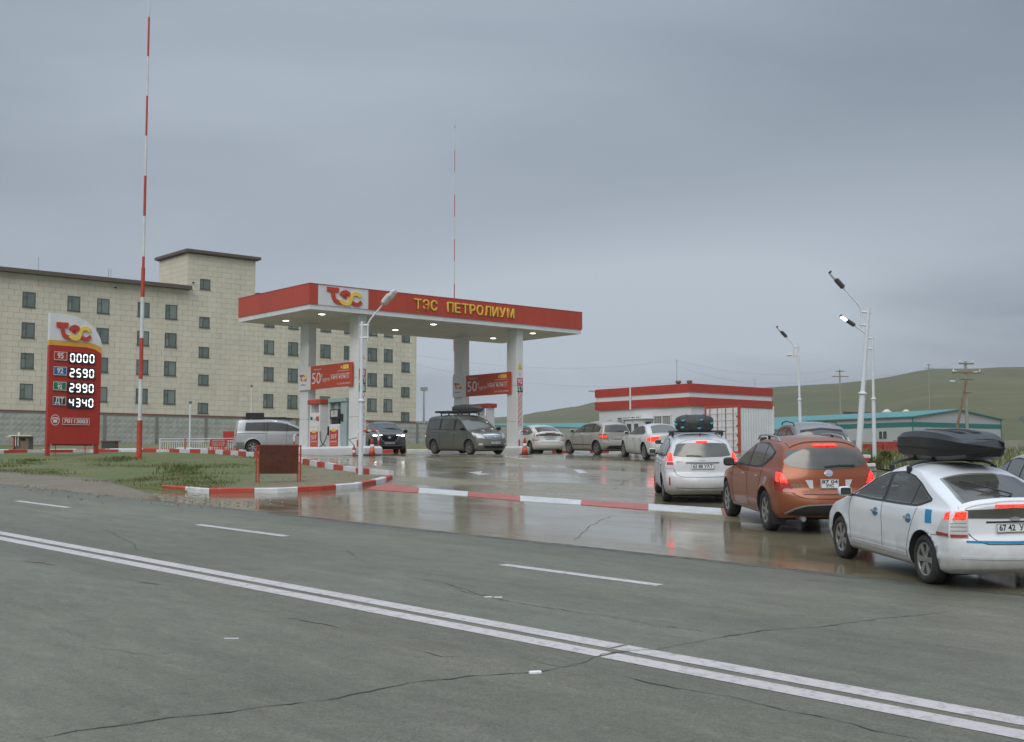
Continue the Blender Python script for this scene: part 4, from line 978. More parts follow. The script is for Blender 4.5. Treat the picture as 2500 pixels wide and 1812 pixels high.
lbox('sheet', RB, (wl_ / 2, -.012, .76), (wl_ - .16, .015, .80), rustmat())
lbox('frame_rail', RB, (wl_ / 2, .012, 1.155), (wl_ - .1, .03, .03), M_kred); lbox('frame_rail', RB, (wl_ / 2, .012, .36), (wl_ - .1, .03, .03), M_kred)
# ================================================================== office building
BD = Vector((1.17, 1, 0)).normalized(); BY = math.atan2(1, 1.17); B0 = Vector((-52.9, 129, 0))
OB = empty('office_building', (B0.x, B0.y, 5.0), BY, 'long cream tiled office block with small dark windows and a raised stair tower', 'building')
ZB = 5.0
def bx_u(u):
    k = (u - 1250) / FPX; t = (129 * k + 52.9) / (1.17 - k); return t * 1.539, 129 + t
def bz(u, v):
    x, y = bx_u(u); return at(u, v, y).z - ZB
XL, XR = -16.0, bx_u(1016)[0]
ZR0 = bz(0, 1000) ; ZTOP = bz(0, 664)              # tiles run between these
TX0, TX1 = bx_u(452)[0], bx_u(618)[0]; TTOP = bz(452, 618)
M_bwall = mat('joint_backing', (.50, .455, .36), .9)  # backing wall's own colour, showing in the gaps between the tiles
M_t = [streaked('stone_tile_a', (.665, .612, .495), .6, .09, .8, .10), streaked('stone_tile_b', (.680, .627, .510), .6, .09, .8, .10), streaked('stone_tile_c', (.648, .595, .480), .6, .09, .8, .10)]
M_brown = mat('brown_eave', (.115, .088, .066), .6, var=.1); M_plinth = mat('red_brown_plinth', (.20, .085, .060), .6, var=.1)
DEP = 15.0
lbox('wall', OB, ((XL + XR) / 2, DEP / 2 + .03, ZTOP / 2), (XR - XL, DEP, ZTOP), M_bwall)
TD = 7.6
lbox('tower_wall', OB, ((TX0 + TX1) / 2, TD / 2 + .033, (ZTOP + TTOP) / 2 - .2), (TX1 - TX0, TD, TTOP - ZTOP + .4), M_bwall)
lbox('plinth', OB, ((XL + XR) / 2, -.02, ZR0 - .30), (XR - XL + .06, .10, .60), M_plinth)
# windows as openings
wins = []
rows_v = [bz(47, 712.2) - k * 3.225 for k in range(4)]
for (u0, u1) in ((46, 78), (157, 188), (230, 260), (330, 359), (398, 427), (642, 666), (701, 725), (780, 805), (838, 861), (896, 919), (936, 957)):
    x0, x1 = bx_u(u0)[0], bx_u(u1)[0]
    for zt in rows_v: wins.append((x0, x1, zt - 1.60, zt, 0))
for zt in rows_v: wins.append((-6.5, -4.9, zt - 1.6, zt, 0)); wins.append((-11.5, -9.9, zt - 1.6, zt, 0))
x0, x1 = bx_u(482)[0], bx_u(507)[0]
for v in (682, 775.5, 847.5, 915, 984): zt = bz(495, v); wins.append((x0, x1, zt - 1.18, zt, 1))
x0, x1 = bx_u(979)[0], bx_u(999)[0]
for v in (812, 885, 945.5, 1007): zt = bz(989, v); wins.append((x0, x1, zt - 1.22, zt, 1))
M_fr = mat('window_frame_dark', (.085, .092, .076), .5)
M_pane = [mat('office_pane_a', (.125, .155, .130), .08, var=.25, scale=.8, spec=1.7), mat('office_pane_b', (.185, .22, .19), .10, var=.2, scale=.8, spec=1.7)]
WM = {}
def win_mesh(w, h, small):
    k = (round(w, 1), round(h, 1), small)
    if k not in WM:
        t = .055; m = MB(); d = .10
        for (c, s) in (((0, 0, h / 2 - t / 2), (w, d, t)), ((0, 0, -h / 2 + t / 2), (w, d, t)), ((-w / 2 + t / 2, 0, 0), (t, d, h - 2 * t)), ((w / 2 - t / 2, 0, 0), (t, d, h - 2 * t)), ((-w * .16, 0, 0), (t * .8, d, h - 2 * t))): m.box(c, s)
        if not small: m.box((-w * .34, 0, h * .14), (w * .30, d, t * .8))
        WM[k] = (m.mesh('window', [M_fr]), )
    return WM[k][0]
pm = MB(); pm.box((0, 0, 0), (1, 1, 1)); PME = [pm.mesh('pane', [m]) for m in M_pane]
rw = random.Random(11)
for (x0, x1, z0, z1, small) in wins:
    w, h = x1 - x0, z1 - z0
    me = win_mesh(w, h, small); o = link('window', me, OB); o.location = ((x0 + x1) / 2, -.002, (z0 + z1) / 2)
    for (px0, px1, pz0, pz1) in (((-.5, -.16, -.5, .5), (-.16, .5, -.5, .5)) if small else ((-.5, -.16, -.5, .14), (-.5, -.16, .14, .5), (-.16, .5, -.5, .5))):
        q = link('pane', PME[rw.random() < .35], o); q.location = ((px0 + px1) / 2 * w, .012, (pz0 + pz1) / 2 * h); q.scale = ((px1 - px0) * w - .05, .03, (pz1 - pz0) * h - .05)
    s_ = link('sill', SILL, o) if 'SILL' in globals() else None
    if s_ is None:
        sl = MB(); sl.box((0, 0, 0), (1, .12, .06)); SILL = sl.mesh('sill', [M_fr]); s_ = link('sill', SILL, o)
    s_.location = (0, -.06, -h / 2 - .03); s_.scale = (w + .1, 1, 1)
# tiles
def sub(rects, hole):
    out_ = []
    for (a, b, c, d) in rects:
        e, f, g_, h = hole[:4]
        if e >= b or f <= a or g_ >= d or h <= c: out_.append((a, b, c, d)); continue
        if a < e: out_.append((a, e, c, d))
        if f < b: out_.append((f, b, c, d))
        m0, m1 = max(a, e), min(b, f)
        if c < g_: out_.append((m0, m1, c, g_))
        if h < d: out_.append((m0, m1, h, d))
    return out_
tiles = []; TH_, TW_ = .60, 1.22; gap = .022
zrow = ZR0; r_i = 0
while zrow < TTOP - .05:
    zt = min(zrow + TH_, TTOP)
    xa, xb = (XL, XR) if zrow < ZTOP - .05 else (TX0, TX1)
    if zrow < ZTOP < zt: pass
    x = xa - (r_i % 2) * TW_ / 2
    x -= 0
    while x < xb:
        t0, t1 = max(x, xa), min(x + TW_, xb); ztt = zt if (t0 >= TX0 and t1 <= TX1) else min(zt, ZTOP)
        if ztt - zrow > .06 and t1 - t0 > .06:
            rs = [(t0, t1, zrow, ztt)]
            for w in wins:
                if w[0] < t1 and w[1] > t0 and w[2] < ztt and w[3] > zrow: rs = sub(rs, w)
            tiles += [r for r in rs if r[1] - r[0] > .08 and r[3] - r[2] > .08]
        x += TW_
    zrow += TH_; r_i += 1
UT = []
for m in M_t: q = MB(); q.box((0, 0, 0), (1, 1, 1)); UT.append(q.mesh('tile', [m]))
def vis(r):                                # how large a tile shows in the photograph
    xm = (r[0] + r[1]) / 2
    return (r[1] - r[0]) * (r[3] - r[2]) if xm > bx_u(0)[0] else 0
order = sorted(range(len(tiles)), key=lambda i: (-round(vis(tiles[i]), 2), tiles[i][0]))
single = set(order[:300]); rest = MB()
for i, (a, b, c, d) in enumerate(tiles):
    k = rw.choice((0, 0, 1, 1, 2)); dp = .055 + rw.uniform(0, .008)
    if i in single:
        o = link('tile', UT[k], OB); o.location = ((a + b) / 2, .034 - dp / 2, (c + d) / 2); o.scale = (b - a - gap, dp, d - c - gap)
    else: rest.box(((a + b) / 2, .034 - dp / 2, (c + d) / 2), (b - a - gap, dp, d - c - gap), k)
o = rest.build('tiles', M_t, OB); o['kind'] = 'stuff'
# tower side face (left), tiled too
side = MB(); z = ZTOP; k = 0
while z < TTOP - .05:
    y = .1 - (k % 2) * .6
    while y < TD:
        a, b = max(y, .06), min(y + 1.22, TD)
        if b - a > .1: side.box((TX0 - .02, (a + b) / 2, (z + min(z + .6, TTOP)) / 2), (.05, b - a - gap, min(.6, TTOP - z) - gap), rw.choice((0, 1, 2)))
        y += 1.22
    z += .6; k += 1
o = side.build('tower_side_tiles', M_t, OB); o['kind'] = 'stuff'
# eaves
EV = .42
lbox('eave', OB, ((XL + TX0) / 2 - .2, DEP / 2 - .35, ZTOP + EV / 2), (TX0 - XL + .4 + .36, DEP + .9, EV), M_brown)
lbox('eave', OB, ((TX1 + XR) / 2 + .3, DEP / 2 - .30, ZTOP + EV / 2 - .002), (XR - TX1 + .55, DEP + .6, EV), M_brown)
lbox('tower_eave', OB, ((TX0 + TX1) / 2, TD / 2 - .05, TTOP + .26), (TX1 - TX0 + .9, TD + 1.0, .34), M_brown); lbox('tower_eave_lip', OB, ((TX0 + TX1) / 2, TD / 2 - .05, TTOP + .05), (TX1 - TX0 + .5, TD + .6, .10), M_brown)
for (x, z) in ((bx_u(273)[0], ZTOP - .55), (TX0 + .6, ZTOP + .9)):
    b = MB(); b.box((x, -.20, z), (.16, .30, .16), 0, 0, .03); b.build('wall_camera', M_lampdark, OB)
b = MB(); b.tube([(bx_u(116)[0], 4, ZTOP), (bx_u(116)[0], 4, ZTOP + 2.6)], .03, 6); b.build('roof_aerial', M_steel, OB)
b = MB(); b.tube([(bx_u(292)[0], 4, ZTOP), (bx_u(292)[0], 4, ZTOP + 2.2)], .03, 6); b.tube([(bx_u(298)[0], 4, ZTOP), (bx_u(298)[0], 4, ZTOP + 2.2)], .03, 6); b.build('roof_aerial', M_steel, OB)
# ================================================================== concrete panel fence behind the station
M_fence = mat('fence_concrete', (.37, .385, .34), .85, var=.22, scale=1.2, bump=.3, bscale=20, dirt=.3, dz=(-1.2, -.2), dcol=(.15, .14, .11)); M_fpost = mat('fence_post', (.20, .205, .18), .85, var=.2)
F0 = Vector((-35.2, 85.8, 0))
FN = empty('concrete_fence', (F0.x, F0.y, 3.9), BY, 'grey waffle panel concrete fence in front of the office block', 'fence')
FL, FH = 4.0, 2.22
w = MB(); w.box((0, 0, FH / 2), (FL - .16, .10, FH))
for i in range(9):
    for j in range(5):
        cx = -FL / 2 + .30 + i * (FL - .42) / 8.6; cz = .30 + j * .40; a, h_ = .165, .025
        w.add([(cx - a, -.05, cz - a), (cx + a, -.05, cz - a), (cx + a, -.05, cz + a), (cx - a, -.05, cz + a), (cx, -.05 - h_, cz)], [(0, 1, 4), (1, 2, 4), (2, 3, 4), (3, 0, 4)])
wm = w.mesh('fence_panel', [M_fence]); pp = MB(); pp.box((0, 0, FH / 2), (.20, .22, FH + .06)); ppm = pp.mesh('fence_post', [M_fpost])
cpb = MB(); cpb.box((0, 0, FH + .02), (FL - .16, .16, .05)); cpm = cpb.mesh('coping', [M_fpost])
for i in range(-3, 14):
    o = link('fence_panel', wm, FN); o.location = (i * FL + 1.4, 0, (i % 2) * .01); link('coping', cpm, o)
    o = link('fence_post', ppm, FN); o.location = (i * FL + 1.4 + FL / 2, 0, 0)
# ================================================================== kiosk
KC = Vector((10.3, 72.0, 0)); zk = G(KC.x, KC.y + 2)
KI = empty('kiosk', (KC.x, KC.y, zk), YAW, 'low white station kiosk with two red roof bands', 'kiosk')
KW, KL = 7.3, 7.7            # along the long and the short direction
KT = HC + 4.80 - zk
M_kw = mat('kiosk_white', (.68, .70, .71), .6, var=.05, scale=.9, dirt=.15, dz=(-.2, 1))
DO = (2.3, 6.2)              # recess range along local y (the left face) measured from the corner
lbox('wall', KI, (KW / 2, KL / 2, (KT - .3) / 2), (KW - .1, KL - .1, KT - .3), M_kw)
def band(z0, z1, m, o=.06):
    zc2, h = (z0 + z1) / 2, z1 - z0
    lbox('roof_band', KI, (KW / 2, -o / 2 + .05, zc2), (KW + 2 * o - .1, o, h), m); lbox('roof_band', KI, (-o / 2 + .05, KL / 2 + .05, zc2), (o, KL + o, h), m)
    lbox('roof_band', KI, (KW + o / 2 - .05, KL / 2 + .05, zc2), (o, KL + o, h), m); lbox('roof_band', KI, (KW / 2, KL + o / 2 - .05 + .1, zc2), (KW + 2 * o - .1, o, h), m)
M_kr = mat('kiosk_red', (.42, .045, .030), .5, var=.08)
band(KT - .48, KT, M_kr, .14); band(KT - 1.28, KT - .78, M_kr, .14); band(KT - .78, KT - .48, M_kw, .08)
lbox('parapet_coping', KI, (KW / 2, KL / 2, KT - .02), (KW + .1, KL + .1, .06), M_steel)
b = MB(); b.tube([(-.14, KL * .615, KT - 1.35), (-.14, KL * .615, KT + .02)], .055, 8); b.build('down_pipe', M_kw, KI)
for x in (.35, 1.0):
    b = MB(); b.lathe([(.12, KT - .05), (.12, KT + .08), (.17, KT + .10), (.17, KT + .22), (.12, KT + .24)], 12, 0, 'z', (x * .6, .9 - x * .8 + .5, 0)); b.build('roof_vent', mat('vent_brown', (.14, .11, .085), .6), KI)
# windows and doors on the left face (x = 0 plane, y runs away)
M_kglass = mat('kiosk_glass', (.06, .07, .065), .08, var=.25, spec=1.7); M_blind = mat('blind_strip', (.40, .41, .375), .7, var=.1)
def kwin(y0, y1, z0, z1, blinds=True):
    o = lbox('window', KI, (.045, (y0 + y1) / 2, (z0 + z1) / 2), (.06, y1 - y0, z1 - z0), M_kglass)
    if blinds:
        n = int((y1 - y0) / .14)
        for i in range(n): lbox('blind_slat', o, (.012, y0 + (i + .5) * (y1 - y0) / n, (z0 + z1) / 2), (.008, .085, z1 - z0 - .04), M_blind)
    for (yc, d) in ((y0, .06), (y1, .06), ((y0 + y1) / 2, .05)): lbox('window_bar', o, (-.005, yc, (z0 + z1) / 2), (.05, d, z1 - z0 + .06), M_kw)
    for zc2 in (z0, z1): lbox('window_bar', o, (-.006, (y0 + y1) / 2, zc2), (.05, y1 - y0 + .06, .06), M_kw)
kwin(1.55, 2.95, .9, 2.30); kwin(5.0, 6.0, .9, 2.30); kwin(4.05, 4.85, 2.05, 2.33)
PO_ = (3.05, 4.65)
lbox('porch', KI, (-.35, sum(PO_) / 2, 1.05), (.80, PO_[1] - PO_[0], 2.12), M_kw, .01)
lbox('porch_roof', KI, (-.38, sum(PO_) / 2, 2.14), (1.0, PO_[1] - PO_[0] + .3, .07), M_kw, .01)
for (y0, y1) in ((3.95, 4.45), (3.35, 3.85)):
    o = lbox('door', KI, (-.765, (y0 + y1) / 2, 1.05), (.05, y1 - y0, 2.0), M_kw); lbox('door_glass', o, (-.795, (y0 + y1) / 2, 1.30), (.02, y1 - y0 - .16, 1.1), M_kglass); lbox('door_handle', o, (-.82, y0 + .1, 1.0), (.03, .03, .25), M_steel)
o = lbox('porch_window', KI, (-.35, 3.04, 1.55), (.42, .03, .80), M_kglass)
lbox('wall_notice', KI, (.03, 6.75, 1.90), (.04, .50, .50), mat('notice_yellow', (.46, .36, .12), .6, var=.2))
lbox('side_window', KI, (1.2, .03, 1.6), (.9, .05, 1.1), M_kglass)
b = MB(); b.box((-.35, KL + .2, KT - .08), (.5, .14, .10), 0, 0, .02); b.build('flood_lamp', M_pumpg, KI)
# ================================================================== container
CC = Vector((12.1, 66.5, 0)); zc3 = G(CC.x, CC.y)
CO = empty('shipping_container', (CC.x, CC.y, zc3), YAW, 'white shipping container with red framed doors in front of the kiosk', 'container')
CWd, CLg, CHt = 2.44, 2.95, 2.62
M_cw = mat('container_white', (.66, .685, .70), .5, var=.08, scale=1.2, dirt=.2, dz=(0, .9)); M_cr = mat('container_red', (.40, .07, .045), .55, var=.15)
lbox('core', CO, (CLg / 2, CWd / 2, CHt / 2 + .03), (CLg - .16, CWd - .16, CHt - .2), M_cw)
m = MB(); n = 13; rows = []
for i in range(n * 4 + 1):
    ph = i % 4; d = (.0, .0, .022, .022)[ph]; x = .10 + (CLg - .2) * i / (n * 4); rows.append([(x, .035 + d, .16), (x, .035 + d, CHt - .14)])
m.grid(rows, 0, False); m.build('corrugated_side', M_cw, CO)
for (x, y) in ((.06, .06), (CLg - .06, .06), (.06, CWd - .06), (CLg - .06, CWd - .06)): lbox('corner_post', CO, (x, y, CHt / 2), (.12, .12, CHt), M_cr if x < 1 else M_cw, .01)
for z in (.08, CHt - .06):
    lbox('rail', CO, (CLg / 2, .055, z), (CLg - .24, .10, .12), M_cr if z > 1 else M_cw); lbox('rail', CO, (CLg / 2, CWd - .055, z), (CLg - .24, .10, .12), M_cr if z > 1 else M_cw); lbox('rail', CO, (.055, CWd / 2, z), (.10, CWd - .24, .12), M_cr)
for s in (0, 1):
    y0 = .13 + s * 1.10; o = lbox('door', CO, (.03, y0 + .54, CHt / 2), (.05, 1.07, CHt - .28), M_cw)
    for k in range(6): lbox('door_rib', o, (-.004, y0 + .54, .42 + k * .36), (.03, 1.02, .10), M_cw)
    for yy in (.28, .80): b = MB(); b.tube([(-.02, y0 + yy, .16), (-.02, y0 + yy, CHt - .15)], .025, 8); b.build('lock_bar', M_cr, o)
    for k in range(4): lbox('hinge', o, (-.012, y0 + (.02 if s == 0 else 1.05), .5 + k * .5), (.05, .06, .10), M_cr)
lbox('top_panel', CO, (CLg / 2, CWd / 2, CHt - .05), (CLg - .2, CWd - .2, .04), M_cw)
# ================================================================== warehouse with teal roof
M_teal_r = mat('teal_roof', (.065, .235, .235), .5, var=.12, scale=.3); M_teal_s = mat('teal_stripe', (.025, .165, .155), .55, var=.1); M_ware = mat('warehouse_wall', (.40, .42, .43), .6, var=.08, scale=.2); M_beige = mat('beige_render', (.46, .405, .29), .7, var=.1, scale=.3)
def gable_house(name, label, near, dirL, length, width, z0, eave, ridge, wall, stripe=None, gable_wall=None, over=.35):
    """near: ground corner shared by the long wall and the near gable; the long wall runs along dirL"""
    a = math.atan2(dirL[1], dirL[0]); e = empty(name, (near[0], near[1], z0), a, label, 'building', 'teal roofed buildings')
    sgn = -1
    P = [(0, 0), (0, sgn * width)]
    b = MB()
    V = [(0, 0, 0), (length, 0, 0), (length, sgn * width, 0), (0, sgn * width, 0), (0, 0, eave), (length, 0, eave), (length, sgn * width, eave), (0, sgn * width, eave), (0, sgn * width / 2, ridge), (length, sgn * width / 2, ridge)]
    b.add(V, [(0, 1, 5, 4), (2, 3, 7, 6), (1, 2, 6, 9, 5), (3, 0, 4, 8, 7), (0, 3, 2, 1)])
    b.build('wall', wall, e)
    t = .12
    for s in (0, 1):
        ya, yb = (over, sgn * width / 2) if s == 0 else (sgn * (width + over), sgn * width / 2)
        ea = eave - over * (ridge - eave) / (width / 2)
        r_ = MB(); r_.hexa([(-over, ya, ea), (length + over, ya, ea), (length + over, yb, ridge), (-over, yb, ridge)], [(-over, ya, ea + t + .25 * 0), (length + over, ya, ea + t), (length + over, yb, ridge + t), (-over, yb, ridge + t)])
        r_.build('roof_slope', M_teal_r, e)
    if stripe:
        lbox('wall_stripe', e, (length / 2, .012, stripe[0]), (length - .02, .03, stripe[1]), M_teal_s); lbox('wall_stripe', e, (-.012, sgn * width / 2, stripe[0]), (.03, width - .02, stripe[1]), M_teal_s)
        for y in (0.01, sgn * width - .01): lbox('corner_trim', e, (-.015, y, eave / 2), (.10, .12, eave), M_teal_s)
    return e
wc = at(2229, 1070, 160); zw = wc.z - .6
we_ = at(2229, 1018, 160).z - zw; wr_ = at(2334, 1001, 165).z - zw
# long wall runs away to the left, gable runs away to the right
lw = Vector((-.55, .835)).normalized()
far = at(2445, 1070, 165); gw = 18.2
WH = gable_house('warehouse', 'long grey warehouse with teal roof and stripe behind the nearest car', (wc.x, wc.y), lw, 62, gw, zw, we_, wr_, M_ware, (we_ - .95, .62))
# windows, door, porch on the long wall (local y = +)
for (x, w_, z0_, z1_) in ((4.8, 1.2, we_ - 2.7, we_ - 1.75), (11.5, 1.2, we_ - 2.9, we_ - 1.9)): 
    o = lbox('window', WH, (x, .03, (z0_ + z1_) / 2), (w_, .06, z1_ - z0_), M_kglass); lbox('window_frame', o, (x, .065, (z0_ + z1_) / 2), (.08, .03, z1_ - z0_), M_kw)
o = lbox('loading_door', WH, (19.5, .04, we_ - 3.2), (3.6, .08, 2.4), M_kw); lbox('door_hood', o, (19.5, .3, we_ - 1.9), (4.2, .6, .12), M_beige)
# second building behind the kiosk
c2 = at(1962, 1068, 128); z2 = c2.z - .4
gable_house('storehouse', 'beige storehouse with teal roof behind the white kiosk', (c2.x, c2.y), Vector((-.97, .22)).normalized(), 34, 11, z2, at(1962, 1049, 128).z - z2, at(1962, 1030, 132).z - z2, M_beige)
# concrete fence on the right
M_fence2 = mat('fence_concrete_right', (.26, .255, .215), .9, var=.25, scale=.8)
fr0, fr1 = at(2030, 1100, 92), at(2520, 1100, 84); d = fr1 - fr0; d.z = 0
FR = empty('concrete_fence', (fr0.x, fr0.y, G(fr0.x, fr0.y) - .1), math.atan2(d.y, d.x), 'beige concrete fence with arched panels at the right behind the nearest car', 'fence')
hf = at(2260, 1077, 88).z - FR.location.z
pm2 = MB(); pts = [(-1.44, 0), (1.44, 0), (1.44, hf * .55)] + [(1.44 * math.cos(R(t_)), hf * .55 + hf * .16 * math.sin(R(t_))) for t_ in range(15, 180, 15)] + [(-1.44, hf * .55)]
prism(pts, -.06, .06, pm2); pm2.box((0, .12, hf * .5), (2.9, .08, hf))
pme = pm2.mesh('fence_panel', [M_fence2])
pq = MB(); pq.box((0, 0, hf / 2 + .05), (.2, .24, hf + .1)); pqm = pq.mesh('fence_post', [M_fpost])
for i in range(int(d.length / 3) + 4):
    o = link('fence_panel', pme, FR); o.location = (i * 3 + .2, 0, 0); o = link('fence_post', pqm, FR); o.location = (i * 3 + 1.7, 0, 0)
# red skip
sk0 = at(2107, 1118, 84); SKP = empty('waste_skip', (sk0.x, sk0.y, G(sk0.x, sk0.y)), R(12), 'faded red metal waste container beside the right-hand lamp posts', 'waste container')
hs = at(2150, 1084, 84).z - SKP.location.z
M_skip = mat('faded_red_metal', (.33, .045, .035), .6, var=.35, scale=1.5)
lbox('body', SKP, (.55, 0, hs / 2), (1.0, 1.4, hs), M_skip, .03); lbox('body', SKP, (1.75, -.1, hs / 2 + .08), (1.3, 1.5, hs + .16), M_skip, .03)
for x in (.1, .9, 1.2, 2.3): lbox('stiffener', SKP, (x, -.86, hs / 2), (.08, .06, hs), M_skip)
# small far yurts and sheds on the hillside foot
M_wht = mat('far_white', (.62, .62, .60), .7)
for k, (u, v, y, w_, h_) in enumerate(((1965, 1021, 240, 2.4, .5), (2125, 1013, 240, 1.6, .3), (2165, 1006, 250, 2.6, .6), (2212, 1004, 250, 2.2, .4))):
    p = at(u, v, y); e = empty('yurt', (p.x, p.y, p.z - 1.0), 0, ['pale tent roof behind the middle lamp post', 'small white tent left of the leaning lamp post top row', 'white shed with peaked roof above the warehouse', 'white domed tent right of the shed above the warehouse'][k], 'tent', 'small white tents at the foot of the hill')
    b = MB(); b.lathe([(w_ / 2, 0), (w_ / 2, h_ * .5 + .4)], 16); b.build('wall', M_wht, e); b = MB(); b.lathe([(w_ / 2 + .15, h_ * .5 + .4), (w_ * .12, h_ + .9), (.001, h_ + .95)], 16); b.build('roof', M_wht, e)
p0, p1 = at(2060, 1016, 236), at(2260, 1003, 246)
b = MB(); d = p1 - p0; a = math.atan2(d.y, d.x); m_ = (p0 + p1) / 2; b.box((m_.x, m_.y, m_.z - 1.2), (d.length, .3, 2.6), 0, a); o = b.build('yard_fence', mat('brown_boards', (.10, .065, .045), .8, var=.4, scale=.6)); tag(o, 'dark board fence of a yard at the foot of the hill', 'fence')
p0, p1 = at(1876, 1026, 236), at(1998, 1022, 236); b = MB(); d = p1 - p0; m_ = (p0 + p1) / 2; b.box((m_.x, m_.y, m_.z - 1.0), (d.length, 6, 2.4), 0, 0); o = b.build('earth_bank', mat('brown_earth', (.12, .085, .055), .9, var=.3, scale=.3)); tag(o, 'brown earth bank behind the kiosk and container', 'bank')
# ================================================================== power line
M_wood = mat('pole_concrete', (.30, .285, .24), .8, var=.2); M_timber = mat('pole_timber', (.20, .14, .085), .8, var=.3)
def power_pole(u, vtop, y, label, strut=False, slim=False):
    top = at(u, vtop, y); zb = G(top.x, top.y); H = top.z - zb
    e = empty('power_pole', (top.x, top.y, zb), R(10), label, 'power pole', 'power poles')
    b = MB(); b.tube([(0, 0, 0), (0, 0, H)], [.17, .11] if not slim else [.06, .03], 10); b.build('pole', M_wood, e)
    if slim:
        b = MB(); b.box((0, 0, H - .3), (.5, .04, .04)); b.build('cross_arm', M_wood, e); return Vector((top.x, top.y, top.z))
    for z, w_ in ((H - .25, 1.5), (H - 1.1, 2.9)):
        b = MB(); b.box((0, -.14, z), (w_, .10, .12)); b.build('cross_arm', M_timber, e)
        for s in (-1, 1): b = MB(); b.lathe([(.05, z + .06), (.09, z + .12), (.05, z + .18), (.09, z + .24), (.03, z + .30)], 8, 0, 'z', (s * (w_ / 2 - .1), -.14, 0)); b.build('insulator', M_pumpw, e)
    if strut:
        b = MB(); b.tube([(-1.9, -.4, 0), (-.05, -.12, H * .66 + 1.4)], [.15, .10], 8); b.build('strut', M_timber, e)
        for z, w_ in ((H - 1.75, 1.4), (H - 3.0, .9)): b = MB(); b.box((0, -.14, z), (w_, .10, .10)); b.build('cross_arm', M_timber, e)
        b = MB(); b.box((-1.5, -.2, H - 1.95), (.55, .18, .20), 0, 0, .04); b.box((-1.3, -.2, H - 1.0), (.4, .18, .16), 0, 0, .04); b.box((.9, -.2, H - 1.05), (.5, .18, .14), 0, 0, .04); b.build('lamp_head', M_pumpg, e)
    return Vector((top.x, top.y, top.z))
t1 = power_pole(2357, 882, 118, 'concrete power pole propped by a leaning timber strut at the right', True)
t2 = power_pole(2050, 903, 205, 'thin distant power pole left of the leaning lamp post')
t3 = power_pole(1652, 878, 190, 'thin distant mast rising above the kiosk roof', slim=True)
t4 = power_pole(1843, 925, 240, 'very thin distant mast over the right end of the kiosk', slim=True)
t5 = power_pole(2267, 889, 330, 'tiny power pole on the skyline of the hill')
def wire(a, b, sag, label, r=.012):
    r *= .42; m = MB(); m.tube([a.lerp(b, i / 16) - Vector((0, 0, sag * 4 * (i / 16) * (1 - i / 16))) for i in range(17)], r, 4); o = m.build('power_line', M_lampdark); tag(o, label, 'cable', 'overhead power lines')
wire(t1, t2, 1.2, 'thin overhead wire from the strutted pole to the next distant pole', .014)
wire(t2 - Vector((0, 0, 1)), t3 - Vector((0, 0, 1)), 2.0, 'overhead wire passing above the kiosk to the right', .020)
tl = at(700, 893, 150)
wire(t3, at(1010, 866, 150), 1.5, 'upper overhead wire between the kiosk pole and the office block', .018); wire(t3 - Vector((0, 0, 3.5)), at(1010, 890, 150), 1.5, 'lower overhead wire between the kiosk pole and the office block', .018)
wire(t3, t2 + Vector((0, 0, .2)), 1.6, 'upper overhead wire right of the kiosk pole', .018)
# ---- pipes, railing and small things left of the pumps
def thin_post(u, v0, y, label, r=.035, z=None):
    q = gx(u, y); H = at(u, v0, y).z - q.z; e = empty('vent_pipe', q, 0, label, 'pipe', 'white vent pipes')
    b = MB(); b.tube([(0, 0, -.05), (0, 0, H)], r, 8); b.build('pipe', M_pole, e); b = MB(); b.lathe([(r * 1.1, H - .02), (r * 2.2, H + .04), (r * 2.2, H + .12), (r * .5, H + .16)], 8); b.build('cap', M_fpost, e)
thin_post(464, 985, 75, 'tall white vent pipe standing by the white railing', .05); thin_post(613, 945, 80, 'slim white vent pipe with dark cap behind the silver minivan', .04)
for u, y in ((462, 75),):
    q = gx(u, y); b = MB(); b.add([(-.9, -.6, 0), (.9, -.6, 0), (.9, .6, 0), (-.9, .6, 0), (-.35, -.25, .40), (.35, -.25, .40), (.35, .25, .40), (-.35, .25, .40)], [(0, 1, 5, 4), (1, 2, 6, 5), (2, 3, 7, 6), (3, 0, 4, 7), (4, 5, 6, 7), (0, 3, 2, 1)]); o = b.build('tank_cover', M_isl); o.location = q - Vector((0, .8, 0)); tag(o, 'white sloped concrete tank cover under the tall vent pipe', 'tank cover')
r0, r1 = gx(392, 74), gx(578, 73); d = r1 - r0
RL = empty('railing', r0, math.atan2(d.y, d.x), 'white steel railing left of the silver minivan', 'railing'); n = 34
for z in (.12, .80, .95): lbox('rail', RL, (d.length / 2, 0, z), (d.length, .04, .04), M_kwhite)
bm_ = MB(); bm_.box((0, 0, .47), (.028, .028, .70)); bme = bm_.mesh('baluster', [M_kwhite])
for i in range(n): o = link('baluster', bme, RL); o.location = ((i + .5) * d.length / n, 0, 0)
for i in range(4): lbox('post', RL, (i * d.length / 3, 0, .48), (.07, .07, 1.0), M_kwhite if i % 2 == 0 else M_kred)
s0 = gx(534, 72.6); SB = empty('warning_board', s0, YAW * .2, 'small red lettered board fixed on the white railing', 'sign'); lbox('board', SB, (0, 0, .70), (.95, .03, .44), M_sred)
for x in (-.3, .3): lbox('leg', SB, (x, .03, .25), (.04, .04, .52), M_kred)
for k, tx in enumerate(('АЮУЛТАЙ', 'ТАМХИ ТАТАХЫГ', 'ХОРИГЛОНО')): text_mesh('board_text', tx, .12, M_stk_w, SB, (0, -.018, .83 - k * .13), (R(90), 0, 0), .002, width=.7 if k != 1 else .8)
q = gx(563, 77); SBX = empty('fire_box', q, 0, 'red metal fire equipment box behind the white railing', 'cabinet'); lbox('cabinet', SBX, (0, 0, 1.02), (.78, .5, .62), M_sred, .01); lbox('shelf', SBX, (-.2, 0, .66), (1.25, .5, .10), M_sred, .01)
